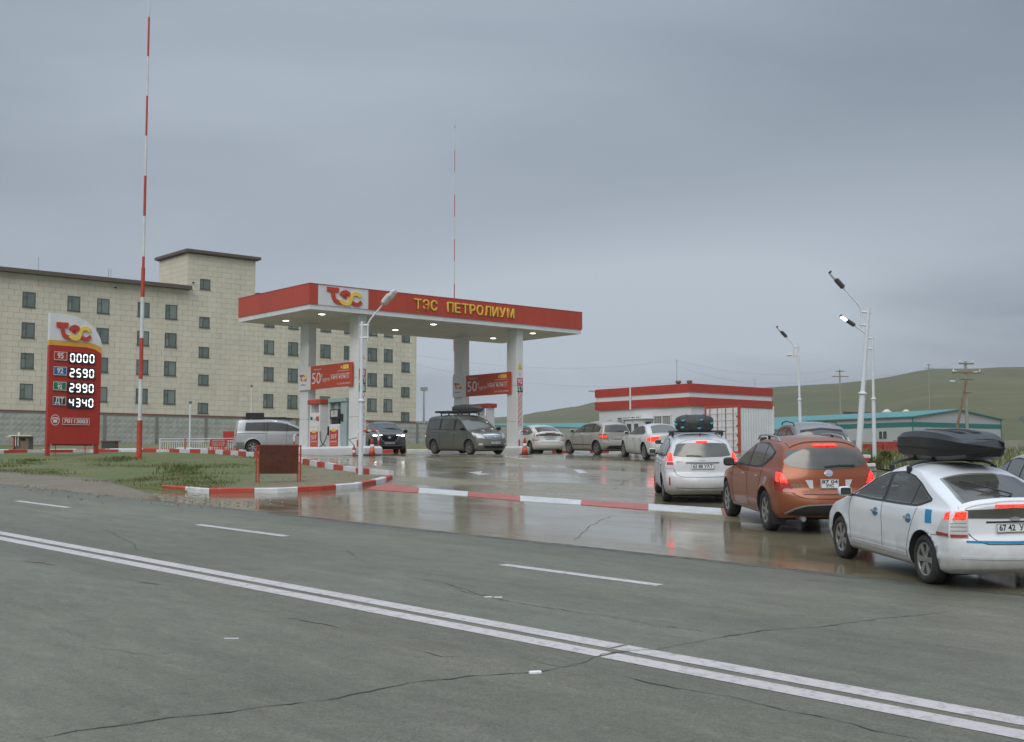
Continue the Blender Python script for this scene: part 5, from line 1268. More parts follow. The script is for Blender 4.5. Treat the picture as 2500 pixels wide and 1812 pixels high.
for x in (-.6, .3): lbox('leg', SBX, (x, 0, .3), (.06, .06, .62), M_sred)
# low hut over a well
q = gx(58, 80); WL = empty('well_hut', q, 0, 'small hut with a flat cream roof and white pipes at the far left', 'hut')
lbox('wall', WL, (0, 0, .42), (1.0, .8, .85), mat('hut_brown', (.16, .125, .095), .8, var=.2), .01); lbox('roof', WL, (0, -.05, .92), (1.5, 1.1, .07), M_cream); lbox('roof_wing', WL, (-.72, -.1, .84), (.35, 1.0, .05), M_cream)
for x in (-.28, -.12): b = MB(); b.tube([(x, -.5, .25), (x, -.5, .9)], .035, 8); b.build('pipe', M_kwhite, WL)
b = MB(); b.tube([(-.2, -.2, .9), (-.2, -.2, 1.12)], .07, 8); b.build('chimney', M_cream, WL); lbox('red_post', WL, (-.42, -.45, .42), (.09, .09, .85), M_kred); lbox('hatch', WL, (.15, -.42, .68), (.32, .02, .16), M_dark)
q = gx(271, 80); BXx = empty('pump_shed', q, 0, 'low dark green box with a rust red frame behind the price sign', 'shed'); lbox('box', BXx, (0, 0, .27), (.85, .6, .54), mat('dark_green', (.04, .06, .045), .7), .01); lbox('lid', BXx, (0, 0, .57), (1.1, .7, .06), mat('rust_frame', (.22, .06, .04), .7))
for x in (-.47, .47): lbox('frame_post', BXx, (x, -.2, .28), (.07, .07, .56), MATS['rust_frame'])
q = gx(305, 76.5); b = MB(); b.box((0, 0, .12), (2.3, .3, .30), 0, 0, .03); o = b.build('low_wall', M_kwhite); o.location = q; tag(o, 'low white wall left of the striped mast', 'low wall')
q = gx(1035, 175); FM = empty('floodlight_mast', (q.x, q.y, q.z), 0, 'distant floodlight mast right of the office block', 'mast'); Hm = at(1028, 950, 175).z - q.z; b = MB(); b.tube([(0, 0, 0), (0, 0, Hm)], [.2, .12], 8); b.build('pole', M_pole, FM); lbox('lamp_bar', FM, (0, 0, Hm), (1.0, .3, .5), M_pumpg)
# rubble by the pumps, kerb pieces and shrubs on the verge
def shrub(p, label, s=1.0, n=420, mats=None):
    e = empty('shrub', p, 0, label, 'shrub', 'green shrubs on the right verge'); m = MB()
    for _ in range(n):
        a, h = rg.uniform(0, 6.28), rg.random(); r_ = rg.random() ** .5 * .55 * s * (1 - .5 * h); x, y, z = math.cos(a) * r_, math.sin(a) * r_, h * .75 * s + .05
        l = rg.uniform(.05, .11) * s; b_ = rg.uniform(0, 6.28); t_ = rg.uniform(-.8, .8); d1 = Vector((math.cos(b_) * math.cos(t_), math.sin(b_) * math.cos(t_), math.sin(t_))) * l; d2 = d1.cross(Vector((rg.random(), rg.random(), 1))).normalized() * l * .4; c_ = Vector((x, y, z))
        m.add([c_ - d1, c_ + d2, c_ + d1, c_ - d2], [(0, 1, 2, 3)], rg.randrange(2))
    o = m.build('foliage', mats or [MG[0], MG[1]], e); o['kind'] = 'stuff'
    m = MB()
    for k in range(5): a = k * 1.26; m.tube([(0, 0, 0), (math.cos(a) * .25 * s, math.sin(a) * .25 * s, .5 * s)], .012, 5)
    m.build('stem', M_timber, e)
for k, (u, y, s) in enumerate(((2118, 42.5, .45), (2160, 43.5, .55), (2140, 40.5, .4))): shrub(gx(u, y, .05), ['leafy shrub left of the slim lamp post', 'leafy shrub right of the slim lamp post', 'low shrub in front of the slim lamp post'][k], s)
e = empty('kerb_pile', gx(2106, 40.5), R(20), 'heap of red and white painted kerb stones behind the copper crossover', 'kerb stones')
for k in range(9):
    o = lbox('kerb_stone', e, (rg.uniform(-.3, .3), rg.uniform(-.3, .3), .08 + .10 * (k // 2)), (.5, .16, .12), M_kwhite if k % 3 else M_kred, .02); o.rotation_euler = (rg.uniform(-.1, .1), rg.uniform(-.1, .1), rg.uniform(-.4, .4))
# ================================================================== cars: a body surface from a few section rows
def pchip(xs, ys):
    n = len(xs); h = [xs[i + 1] - xs[i] for i in range(n - 1)]; d = [(ys[i + 1] - ys[i]) / h[i] for i in range(n - 1)]
    m = [0.0] * n
    for i in range(1, n - 1):
        if d[i - 1] * d[i] > 0:
            w1 = 2 * h[i] + h[i - 1]; w2 = h[i] + 2 * h[i - 1]; m[i] = (w1 + w2) / (w1 / d[i - 1] + w2 / d[i])
    m[0] = d[0]; m[-1] = d[-1]
    def f(x):
        if x <= xs[0]: return ys[0]
        if x >= xs[-1]: return ys[-1]
        i = 0
        while x > xs[i + 1]: i += 1
        t = (x - xs[i]) / h[i]
        return (1 + 2 * t) * (1 - t) ** 2 * ys[i] + t * (1 - t) ** 2 * h[i] * m[i] + t * t * (3 - 2 * t) * ys[i + 1] + t * t * (t - 1) * h[i] * m[i + 1]
    return f
def car_body_mesh(sp):
    rows = sp['rows']; ze = [r[3] for r in rows]; pk = max(range(len(rows)), key=lambda i: ze[i])
    fr = rows[:pk + 1]; rr = list(reversed(rows[pk:]))
    def fs(rs):
        z = [r[3] for r in rs]
        return [pchip(z, [r[k] for r in rs]) for k in (0, 1, 2)]
    ff, fb = fs(fr), fs(rr)
    lv = sorted(set(round(r[3], 4) for r in rows)); zs = []
    for a, b in zip(lv, lv[1:]):
        n = 1 if b - a < .02 else (2 if b - a < .06 else 4)
        if b == lv[-1]:
            zs += [a + (b - a) * (1 - (1 - i / 6) ** 2) for i in range(6)]
        else: zs += [a + (b - a) * i / n for i in range(n)]
    zs.append(lv[-1])
    wf = pchip(*zip(*sp['W']))
    tx0, tx1, tc1 = sp.get('tf', (1.0, 2.2, .16)); rx0, rx1, rc1 = sp.get('tr', (-1.2, -2.2, .12))
    axles = sp['axles']; fl = sp.get('flare', .018); wr_ = sp['wheel'][0]
    def Y(x, z):
        y = wf(z)
        if x > tx0: y -= tc1 * ((x - tx0) / (tx1 - tx0)) ** 2
        if x < rx0: y -= rc1 * ((x - rx0) / (rx1 - rx0)) ** 2
        for a in axles:
            d = math.hypot(x - a, z - wr_)
            y += fl * math.exp(-((d - wr_ - .03) / .085) ** 2) * (1 if z < .95 else 0)
        c = sp.get('crease')
        if c: y += c[2] * math.exp(-((z - c[0] - c[3] * x) / c[1]) ** 2)
        return max(y, .12)
    NX = 56; NV = 9; px, pz = sp.get('px', 2.4), sp.get('pz', 2.6)
    V = []; Fc = []; idx = {}
    def vid(p):
        k = (round(p[0], 4), round(p[1], 4), round(p[2], 4))
        if k not in idx: idx[k] = len(V); V.append(k)
        return idx[k]
    sides = {1: [], -1: []}
    for z in zs:
        xf = ff[2](z); xr = fb[2](z)
        for s in (1, -1):
            row = []
            for i in range(NX + 1):
                t = i / NX; x = xr + (xf - xr) * t
                row.append(vid((x, s * Y(x, z), z)))
            sides[s].append(row)
    def quad(a, b, c, d):
        f = []
        for q in (a, b, c, d):
            if q not in f: f.append(q)
        if len(f) >= 3: Fc.append(f)
    for s in (1, -1):
        S = sides[s]
        for j in range(len(S) - 1):
            for i in range(NX): quad(S[j][i], S[j][i + 1], S[j + 1][i + 1], S[j + 1][i])
    ribs = []
    def rib(z, fn, iend):
        xc, zc_, xe = fn[0](z), fn[1](z), fn[2](z); we = Y(xe, z); r_ = []
        for k in range(-NV, NV + 1):
            v = abs(k) / NV; s = 1 if k > 0 else -1
            v2 = 1 - (1 - v) ** 1.25
            if abs(k) == NV: r_.append(vid((xe, s * we, z)))
            else: r_.append(vid((xc + (xe - xc) * v2 ** px, s * we * v2, zc_ + (z - zc_) * v2 ** pz)))
        return r_
    for z in zs: ribs.append(rib(z, ff, 1))
    for z in reversed(zs[:-1]): ribs.append(rib(z, fb, 0))
    for a, b in zip(ribs, ribs[1:]):
        for k in range(2 * NV): quad(a[k], a[k + 1], b[k + 1], b[k])
    lo1, lo2 = sides[1][0], sides[-1][0]
    for i in range(NX): quad(lo1[i], lo1[i + 1], lo2[i + 1], lo2[i])
    Fc.append(ribs[0]); Fc.append(ribs[-1])
    me = bpy.data.meshes.new('body'); me.from_pydata(V, [], Fc)
    bm = bmesh.new(); bm.from_mesh(me)
    bmesh.ops.recalc_face_normals(bm, faces=bm.faces)
    for f in bm.faces: f.smooth = True
    bm.to_mesh(me); bm.free(); me.update()
    return me
def cut_wells(me, sp, mats):
    """cut the four wheel wells out of the body"""
    for m in mats: me.materials.append(m)
    tmp = bpy.data.objects.new('tmp', me); COL.objects.link(tmp)
    w = sp['wheel'][0] + sp.get('gap', .045)
    mb = MB()
    for a in sp['axles']:
        for s in (1, -1):
            mb.lathe([(w, s * .50), (w, s * 1.3)], 40, 1, 'y', (a, 0, sp['wheel'][0] + .012), True)
    cme = mb.mesh('cut', [mats[0], mats[1]]); cut = bpy.data.objects.new('cut', cme); COL.objects.link(cut)
    md = tmp.modifiers.new('b', 'BOOLEAN'); md.operation = 'DIFFERENCE'; md.object = cut; md.solver = 'EXACT'
    try: md.material_mode = 'INDEX'
    except Exception: pass
    dg = bpy.context.evaluated_depsgraph_get(); dg.update()
    res = bpy.data.meshes.new_from_object(tmp.evaluated_get(dg)); res.name = 'body'
    bpy.data.objects.remove(tmp); bpy.data.objects.remove(cut)
    return res
def cut_cabin(me, cutters, mats):
    tmp = bpy.data.objects.new('tmp', me); COL.objects.link(tmp); cs = []
    if len(me.materials) < 3: me.materials.append(mats[2])
    for (ax, poly, a, b) in cutters:
        mb = MB(); n = len(poly)
        P = [((p[0], a, p[1]) if ax == 'y' else (p[0], p[1], a)) for p in poly] + [((p[0], b, p[1]) if ax == 'y' else (p[0], p[1], b)) for p in poly]
        mb.add(P, [tuple(range(n)), tuple(reversed(range(n, 2 * n)))] + [(i, (i + 1) % n, n + (i + 1) % n, n + i) for i in range(n)], 2)
        c = bpy.data.objects.new('cut', mb.mesh('cut', mats)); COL.objects.link(c); cs.append(c)
        md = tmp.modifiers.new('b', 'BOOLEAN'); md.operation = 'DIFFERENCE'; md.object = c; md.solver = 'EXACT'
        try: md.material_mode = 'INDEX'
        except Exception: pass
    dg = bpy.context.evaluated_depsgraph_get(); dg.update()
    res = bpy.data.meshes.new_from_object(tmp.evaluated_get(dg)); res.name = 'body'
    bpy.data.objects.remove(tmp)
    for c in cs: bpy.data.objects.remove(c)
    return res
def tinted(name, t, gl=1.0):
    m, nt_, b = nodes(name); N = nt_.nodes.new; L = nt_.links.new
    o = [n for n in nt_.nodes if n.type == 'OUTPUT_MATERIAL'][0]
    tr = N('ShaderNodeBsdfTransparent'); tr.inputs[0].default_value = (*t, 1); g_ = N('ShaderNodeBsdfGlossy'); g_.inputs['Roughness'].default_value = .03; g_.inputs[0].default_value = (gl, gl, gl, 1)
    df = N('ShaderNodeBsdfDiffuse'); df.inputs[0].default_value = (.30, .29, .26, 1); mx1 = N('ShaderNodeMixShader'); mx1.inputs[0].default_value = .16; L(tr.outputs[0], mx1.inputs[1]); L(df.outputs[0], mx1.inputs[2])
    f = N('ShaderNodeFresnel'); f.inputs[0].default_value = 1.6; mx2 = N('ShaderNodeMixShader'); L(f.outputs[0], mx2.inputs[0]); L(mx1.outputs[0], mx2.inputs[1]); L(g_.outputs[0], mx2.inputs[2]); L(mx2.outputs[0], o.inputs[0])
    MATS[name] = m; return m
M_mirror = mat('mirror_face', (.045, .055, .048), .25, var=.3)
M_trim = mat('cabin_trim', (.24, .235, .21), .8, var=.15)
class Car:
    def __init__(s, sp, name, label, group='cars queueing at the filling station', cat='car'):
        s.sp = sp; s.root = empty(name, label=label, cat=cat, group=group)
        me = car_body_mesh(sp); me = cut_wells(me, sp, [sp['paint'], M_dark])
        bm = bmesh.new(); bm.from_mesh(me); s.bvh = BVHTree.FromBMesh(bm); bm.free()
        if sp.get('cabin'):
            me = cut_cabin(me, sp['cabin'], [sp['paint'], M_dark, M_trim])
        s.body = link('body', me, s.root)
    def hit(s, ax, p, q):
        if ax == 'L': o, d = (p, 3, q), (0, -1, 0)
        elif ax == 'R': o, d = (p, -3, q), (0, 1, 0)
        elif ax == 'B': o, d = (-5, p, q), (1, 0, 0)
        elif ax == 'F': o, d = (5, p, q), (-1, 0, 0)
        else: o, d = (p, q, 5), (0, 0, -1)
        h = s.bvh.ray_cast(Vector(o), Vector(d))
        if h[0] is None:
            h = s.bvh.find_nearest(Vector(o) + Vector(d) * (3 if ax in 'LR' else 5))
        return h[0], -Vector(d)
    def patch(s, name, mat_, ax, bot, top, off=.004, nu=14, nv=6, parent=None, skirt=.012, smooth=True):
        a = resample(bot, nu); b = resample(top, nu); P = []
        for j in range(nv + 1):
            row = []
            for i in range(nu + 1):
                q = a[i].lerp(b[i], j / nv); h, n = s.hit(ax, q.x, q.y); row.append(h + n * off)
            P.append(row)
        mb = MB(); mb.grid(P, 0, smooth)
        n = s.hit(ax, a[0].x, a[0].y)[1]
        rim = P[0] + [r_[-1] for r_ in P[1:]] + list(reversed(P[-1][:-1])) + list(reversed([r_[0] for r_ in P[1:-1]]))
        if skirt: mb.grid([rim, [p - n * (off + skirt) for p in rim]], 0, False, True)
        return mb.build(name, mat_, parent or s.root)
    def both(s, name, mat_, bot, top, **k):
        return [s.patch(name, mat_, 'L', bot, top, **k), s.patch(name, mat_, 'R', bot, top, **k)]
    def strip(s, name, mat_, ax, pts, w, off=.003, n=20, parent=None):
        p = resample(pts, n); L_ = []; R_ = []
        for i in range(n + 1):
            t = (p[min(n, i + 1)] - p[max(0, i - 1)]).normalized(); q = Vector((-t.y, t.x)) * w / 2
            L_.append(p[i] + q); R_.append(p[i] - q)
        return s.patch(name, mat_, ax, L_, R_, off=off, nu=n, nv=1, parent=parent, skirt=.004)
    def wheels(s, rim_mat, spokes=5, rim=.215, sw=.06, dish=.03, which=None, twin=False):
        r, w, tr = s.sp['wheel']
        key = (r, w, rim, spokes, rim_mat.name, sw, twin)
        if key not in WHEELS:
            t = MB(); h = w / 2
            t.lathe([(rim, -h + .02), (r - .05, -h), (r - .015, -h + .02), (r, -h + .045), (r, h - .045), (r - .015, h - .02), (r - .05, h), (rim + .012, h - .004), (rim - .004, h - .03)], 40, 0, 'y')
            for k in range(40):      # tread blocks on the shoulders
                a = 2 * math.pi * k / 40
                for sy in (-1, 1):
                    c, sn = math.cos(a), math.sin(a)
                    t.tube([((r - .004) * c, sy * (h - .052), (r - .004) * sn), ((r - .030) * c, sy * (h - .012), (r - .030) * sn)], .011, 4, 0, True, False)
            tm = t.mesh('tyre', [M_tyre])
            m = MB()
            m.lathe([(rim - .002, -h + .03), (rim, h - .02), (rim - .012, h - .012), (rim - .028, h - .03), (rim - .032, h - .06)], 40, 0, 'y')
            m.lathe([(rim - .03, h - .085), (.001, h - .085)], 32, 1, 'y')
            m.lathe([(.062, h - .08), (.060, h - dish - .004), (.045, h - dish + .004), (.001, h - dish + .006)], 16, 0, 'y')
            for k in range(spokes):
                a = 2 * math.pi * k / spokes
                for o in ((-.5, .5) if twin else (0,)):
                    a1 = a + o * .34
                    c, sn = math.cos(a1), math.sin(a1); px, pz = -sn, c
                    for rr0, rr1, w0, w1 in ((.035, rim - .015, sw * .62, sw),):
                        b = [(rr0 * c + px * w0 / 2, h - .075, rr0 * sn + pz * w0 / 2), (rr0 * c - px * w0 / 2, h - .075, rr0 * sn - pz * w0 / 2), (rr1 * c - px * w1 / 2, h - .07, rr1 * sn - pz * w1 / 2), (rr1 * c + px * w1 / 2, h - .07, rr1 * sn + pz * w1 / 2)]
                        t4 = [(q[0], h - dish + (.0 if i < 2 else .012), q[2]) for i, q in enumerate(b)]
                        m.hexa(b, t4, 0)
            WHEELS[key] = (m.mesh('wheel', [rim_mat, M_dark]), tm)
        wm, tm = WHEELS[key]
        for a in s.sp['axles']:
            for sd in (1, -1):
                o = link('wheel', wm, s.root); o.location = (a, sd * (tr / 2), r)
                o.rotation_euler = (0, random.uniform(0, 6), 0 if sd > 0 else math.pi)
                if sd < 0: o.rotation_euler = (0, random.uniform(0, 6), math.pi)
                ty = link('tyre', tm, o)
    def mirror(s, x, z, mat_, sz=(.11, .20, .14), glassback=True):
        for sd in (1, -1):
            h, n = s.hit('L' if sd > 0 else 'R', x, z)
            m = MB(); y = h.y + sd * (.05 + sz[1] / 2)
            rows = []
            for j in range(7):
                ph = R(-90 + 30 * j); row = []
                for i in range(14):
                    a = 2 * math.pi * i / 14; ex = lambda v_, e_: math.copysign(abs(v_) ** e_, v_)
                    row.append((x + sz[0] * .62 * (ex(math.sin(ph), .8) if math.sin(ph) > 0 else .55 * ex(math.sin(ph), .25)), y + sz[1] / 2 * ex(math.cos(a), .6) * max(.03, math.cos(ph)) ** .4, z + .04 + sz[2] / 2 * ex(math.sin(a), .6) * max(.03, math.cos(ph)) ** .4))
                rows.append(row)
            m.grid(rows, 0, True, True)
            m.tube([(x + .02, h.y - sd * .03, z - .02), (x + .01, y - sd * .03, z - .01)], .022, 6, 1)
            o = m.build('wing_mirror', [mat_, M_black], s.root)
            g = MB(); g.box((x - sz[0] * .36, y, z + .04), (.012, sz[1] * .76, sz[2] * .72), 0, 0, .004)
            g.build('mirror_glass', [M_mirror], o)
    def plate(s, ax, y, z, w, h, lines, tilt=0, dx=.02, tm=1.0):
        """a number plate with its lettering"""
        hp, n = s.hit(ax, y, z)
        sg = -1 if ax == 'B' else 1
        e = bpy.data.objects.new('number_plate', None)
        m = MB(); m.box((0, 0, 0), (.012, w, h), 0, 0, .004)
        fr = .008
        for (cy, cz, dy, dz) in ((0, h / 2 - fr, w - .01, .006), (0, -h / 2 + fr, w - .01, .006), (w / 2 - fr, 0, .006, h - .02), (-w / 2 + fr, 0, .006, h - .02)):
            m.box((sg * .007, cy, cz), (.003, dy, dz), 1)
        o = m.build('number_plate', [M_plate, M_ink], s.root); o.location = hp + n * dx
        o.rotation_euler = (0, tilt, 0)
        nl = len(lines)
        for i, tx in enumerate(lines):
            hh = (h - .03) / nl
            text_mesh('lettering', tx, hh * 1.18, M_ink, o, (sg * .008, 0, (h - .03) / 2 - hh * (i + .5)), (R(90), 0, R(-90) if ax == 'B' else R(90)), .001, bold=.002, width=w * (.86 if i == 0 else .45 if nl > 1 else .86) * tm)
        return o
    def place(s, c_local, world, heading):
        """put the local ground point c_local on the world ground point"""
        h = Vector((heading[0], heading[1], 0)).normalized(); n = gn(world[0], world[1])
        f = (h - n * h.dot(n)).normalized(); l = n.cross(f)
        M3 = Matrix((f, l, n)).transposed()
        loc = Vector((world[0], world[1], G(world[0], world[1]) + LOTZ)) - M3 @ Vector((c_local[0], c_local[1], 0))
        M4 = M3.to_4x4(); M4.translation = loc
        s.root.matrix_world = M4
        return M4
WHEELS = {}
LOTZ = 0.0
def paint(name, col, metal=0.0, dirt=.5, dz=(.1, .85), rough=.32, coat=.7, dcol=(.20, .18, .14)):
    return mat(name, col, rough, metal, .03, 1.5, coat=coat, dirt=dirt, dz=dz, dcol=dcol)
def roof_box(name, label, L, Wd, H, matv, M4, loc, rz=0, group=None, feet=()):
    """a moulded roof box: lower tray, domed lid, latches, bars"""
    root = empty(name, label=label, cat='roof box', group=group)
    n = 25; low = []; lid_ = []; mid = []
    for i in range(n):
        s = -1 + 2 * i / (n - 1); x = s * L / 2                       # s = +1 is the pointed nose
        end = 1 - max(0, (abs(s) - .86) / .14) ** 2 * .10
        w = Wd / 2 * (1 - .30 * max(0, s) ** 2.4) * end
        zb = H * (.16 * max(0, s) ** 3 + .10 * max(0, -s - .7) / .3); zm = H * (.40 + .02 * max(0, s))
        zt = H * (.74 + .26 * (1 - abs((s + .15) / 1.15) ** 2.3)); zs = zm + (zt - zm) * .62
        low.append([(x * .97, -w * .80, zb), (x, -w * .97, zb + (zm - zb) * .35), (x, -w, zm), (x, w, zm), (x, w * .97, zb + (zm - zb) * .35), (x * .97, w * .80, zb)])
        mid.append([(x * 1.004, -w * 1.012, zm - H * .02), (x * 1.004, -w * 1.012, zm + H * .025), (x * 1.004, w * 1.012, zm + H * .025), (x * 1.004, w * 1.012, zm - H * .02)])
        xe = x * (1 - .07 * max(0, -s) ** 6 - .10 * max(0, s) ** 6)
        lid_.append([(x, -w, zm), (x, -w * .985, zs), (xe, -w * .86, zt - H * .035), (xe, -w * .45, zt), (xe, w * .45, zt), (xe, w * .86, zt - H * .035), (x, w * .985, zs), (x, w, zm)])
    def solid(rows, name, mt, par, sm=False):
        m = MB(); m.grid(rows, 0, sm, True); m.add(rows[0], [tuple(range(len(rows[0])))]); m.add(rows[-1], [tuple(range(len(rows[0])))]); return m.build(name, mt, par)
    solid(low, 'tray', matv, root); lid = solid(lid_, 'lid', matv, root); solid(mid, 'seam', [M_dark], root)
    for sg in (1, -1):
        for k in range(4):
            m = MB(); pts = []
            for j in range(9):
                s = -.55 + 1.15 * j / 8; y = sg * Wd / 2 * (.36 - .07 * k) * (1.15 - .35 * max(0, s)); pts.append((s * L / 2, y, H * (.74 + .26 * (1 - abs((s + .15) / 1.15) ** 2.3)) + .002))
            m.tube(pts, [.003] + [.010] * 7 + [.003], 5); m.build('rib', matv, lid)
    m = MB(); m.box((-L * .487, 0, H * .56), (.05, Wd * .80, H * .20), 0, 0, .02); m.build('rear_recess', [M_dark], lid)
    for y in (-.25, .25): m = MB(); m.box((-L * .496, y * Wd, H * .33), (.03, .05, .03), 0, 0, .006); m.build('latch', [M_steel], root)
    root.matrix_world = M4 @ Matrix.Translation(loc) @ Matrix.Rotation(rz, 4, 'Z')
    return root
# ------------------------------------------------------------------ the white liftback nearest to the camera
PW = paint('white_car_paint', (.72, .745, .775), 0, .75, (.10, .66), dcol=(.23, .195, .14))
SP_LIFT = dict(paint=PW, wheel=(.315, .195, 1.50), axles=(1.30, -1.40),
    rows=[(2.02, .19, 1.78, .19), (2.17, .27, 1.86, .26), (2.22, .45, 1.93, .46), (2.20, .58, 1.88, .60), (2.08, .71, 1.72, .71), (1.75, .85, 1.47, .82), (1.4, .95, 1.20, .89), (1.08, 1.03, .98, .96),
          (.60, 1.24, .52, 1.17), (.22, 1.40, .10, 1.33), (-.10, 1.475, -.25, 1.425), (-.45, 1.487, -.62, 1.415), (-.95, 1.435, -.98, 1.335), (-1.40, 1.315, -1.32, 1.225), (-1.80, 1.17, -1.70, 1.09), (-2.10, 1.075, -1.92, 1.0),
          (-2.125, 1.03, -1.965, .95), (-2.10, .90, -1.985, .84), (-2.13, .70, -2.0, .68), (-2.20, .60, -2.0, .60), (-2.225, .42, -1.98, .42), (-2.18, .28, -1.92, .27), (-2.05, .20, -1.86, .20)],
    W=[(.18, .74), (.24, .82), (.36, .852), (.55, .862), (.75, .862), (.88, .845), (.95, .825), (.99, .79), (1.2, .695), (1.35, .615), (1.43, .55)], crease=(.40, .035, .010, 0))
CABIN_LIFT = [('y', [(.86, .90), (.86, 1.02), (.46, 1.215), (.10, 1.35), (-.30, 1.405), (-.80, 1.385), (-1.3, 1.255), (-1.80, 1.10), (-1.95, 1.03), (-1.95, .93), (-1.2, .80), (.2, .72)], -.50, .50),
    ('y', [(.80, .985), (-1.17, .995), (-1.41, 1.058), (-1.05, 1.225), (-.75, 1.31), (-.40, 1.348), (-.08, 1.325), (.05, 1.30), (.36, 1.205), (.67, 1.055)], -1.3, 1.3),
    ('z', [(-1.99, -.55), (-1.24, -.485), (-1.24, .485), (-1.99, .55)], 1.02, 2.0), ('z', [(.96, -.52), (.24, -.45), (.24, .45), (.96, .52)], 1.0, 2.0)]
def liftback(sp, name, label, near=True, lit=True):
    if near: sp = dict(sp, cabin=CABIN_LIFT)
    c = Car(sp, name, label)
    # glass
    GF, GR, GB = (M_clear, M_tint, M_tint) if near else (M_carglass,) * 3
    if near:
        for ax in 'LR':
            c.strip('window_trim', M_black, ax, [(.90, .972), (.2, .962), (-.7, .967), (-1.19, .978), (-1.46, 1.062)], .024, off=.005, n=30)
            c.strip('window_trim', M_black, ax, [(.86, .99), (.66, 1.075), (.36, 1.222), (.05, 1.318), (-.12, 1.343), (-.40, 1.366), (-.75, 1.328), (-1.05, 1.243), (-1.46, 1.07)], .022, off=.005, n=36)
            c.strip('door_pillar', M_black, ax, [(-.15, .97), (-.13, 1.345)], .10, off=.006)
            c.strip('quarter_bar', M_black, ax, [(-.98, .985), (-1.02, 1.24)], .025, off=.010)
        for y in (.36, -.36):
            q = MB(); q.box((-.16, y, .86), (.16, .46, .62), 0, 0, .06); q.box((.05, y, .62), (.50, .48, .16), 0, 0, .06); q.box((-.20, y, 1.215), (.10, .24, .15), 0, 0, .04); q.build('front_seat', M_seat, c.root)
        q = MB(); q.box((-1.02, 0, .86), (.18, 1.15, .56), 0, 0, .06)
        for y in (.34, -.34): q.box((-1.05, y, 1.17), (.09, .24, .12), 0, 0, .04)
        q.build('rear_seat', M_seat, c.root)
        q = MB(); q.box((.72, 0, .93), (.34, 1.2, .16), 0, 0, .05); q.tube([(.50 + .0, .36 + .17 * math.cos(R(a_)), .98 + .17 * math.sin(R(a_))) for a_ in range(0, 361, 24)], .016, 6); q.build('dashboard', M_black, c.root)
    else: c.both('window_trim', M_black, [(.98, .955), (.2, .945), (-.7, .95), (-1.22, .965), (-1.52, 1.06)], [(.94, .965), (.50, 1.185), (.08, 1.335), (-.30, 1.395), (-.85, 1.325), (-1.52, 1.075)], off=.003, nu=30)
    c.both('front_window', GF, [(.78, .985), (.3, .975), (-.12, .975)], [(.66, 1.06), (.36, 1.215), (.05, 1.31), (-.09, 1.335)], off=.008, nu=18)
    c.both('rear_window', GR, [(-.20, .975), (-.7, .98), (-1.18, .99), (-1.40, 1.05)], [(-.17, 1.335), (-.40, 1.36), (-.75, 1.32), (-1.05, 1.235), (-1.44, 1.075)], off=.008, nu=20)
    c.patch('windscreen', GF, 'T', [(.98, -.58), (1.05, 0), (.98, .58)], [(.17, -.50), (.24, 0), (.17, .50)], off=.006, nu=20)
    c.patch('backlight', GB, 'T', [(-2.00, -.60), (-2.04, 0), (-2.00, .60)], [(-1.22, -.52), (-1.20, 0), (-1.22, .52)], off=.006, nu=20, nv=10)
    c.patch('lower_backlight', M_carglass, 'B', [(-.62, .885), (0, .875), (.62, .885)], [(-.60, .985), (0, 1.005), (.60, .985)], off=.006, nu=18)
    sp_ = c.patch('spoiler', sp['paint'], 'T', [(-2.02, -.66), (-2.095, -.3), (-2.10, 0), (-2.095, .3), (-2.02, .66)], [(-1.96, -.66), (-2.02, -.3), (-2.03, 0), (-2.02, .3), (-1.96, .66)], off=.02, nu=20, nv=3, skirt=.03)
    c.patch('brake_light', M_tail_on if lit else M_tail, 'B', [(-.26, 1.012), (.26, 1.012)], [(-.25, 1.05), (.25, 1.05)], off=.012, nu=8, skirt=.05)
    # door seams
    for ax in 'LR':
        c.strip('door_seam', M_dark, ax, [(.90, .94), (.92, .70), (.86, .36), (.80, .29)], .007)
        c.strip('door_seam', M_dark, ax, [(-.16, .97), (-.19, .62), (-.20, .29)], .007)
        c.strip('door_seam', M_dark, ax, [(-1.20, .955), (-1.13, .80), (-1.02, .62), (-.95, .40), (-.94, .29)], .006)
        c.strip('bumper_seam', M_dark, ax, [(-1.62, .655), (-1.85, .66), (-1.99, .665)], .006)
        c.strip('side_moulding', sp['paint'], ax, [(.85, .33), (-.90, .33)], .05, off=.012)
    for x in (.02, -1.00):
        for ax in 'LR':
            a = [(x + .085 * math.cos(R(t)), .80 + .062 * math.sin(R(t))) for t in range(180, 361, 20)]; b = [(x + .085 * math.cos(R(t)), .80 + .062 * math.sin(R(t))) for t in range(180, -1, -20)]
            cup = c.patch('handle_cup', M_blue_film if near else sp['paint'], ax, a, b, off=.003, nu=10, nv=4, skirt=.004)
            c.patch('door_handle', M_chrome if near else sp['paint'], ax, [(x - .095, .798), (x + .095, .798)], [(x - .095, .825), (x + .095, .825)], off=.026, nu=8, nv=2, parent=cup, skirt=.03)
    if near:
        c.patch('fuel_flap', M_blue_film, 'L', [(-1.62, .79), (-1.47, .785)], [(-1.58, .955), (-1.43, .955)], off=.004, nu=6, skirt=.003)
        c.strip('blue_trim', M_blue_film, 'B', [(-.62, .605), (0, .595), (.62, .605)], .03, off=.004)
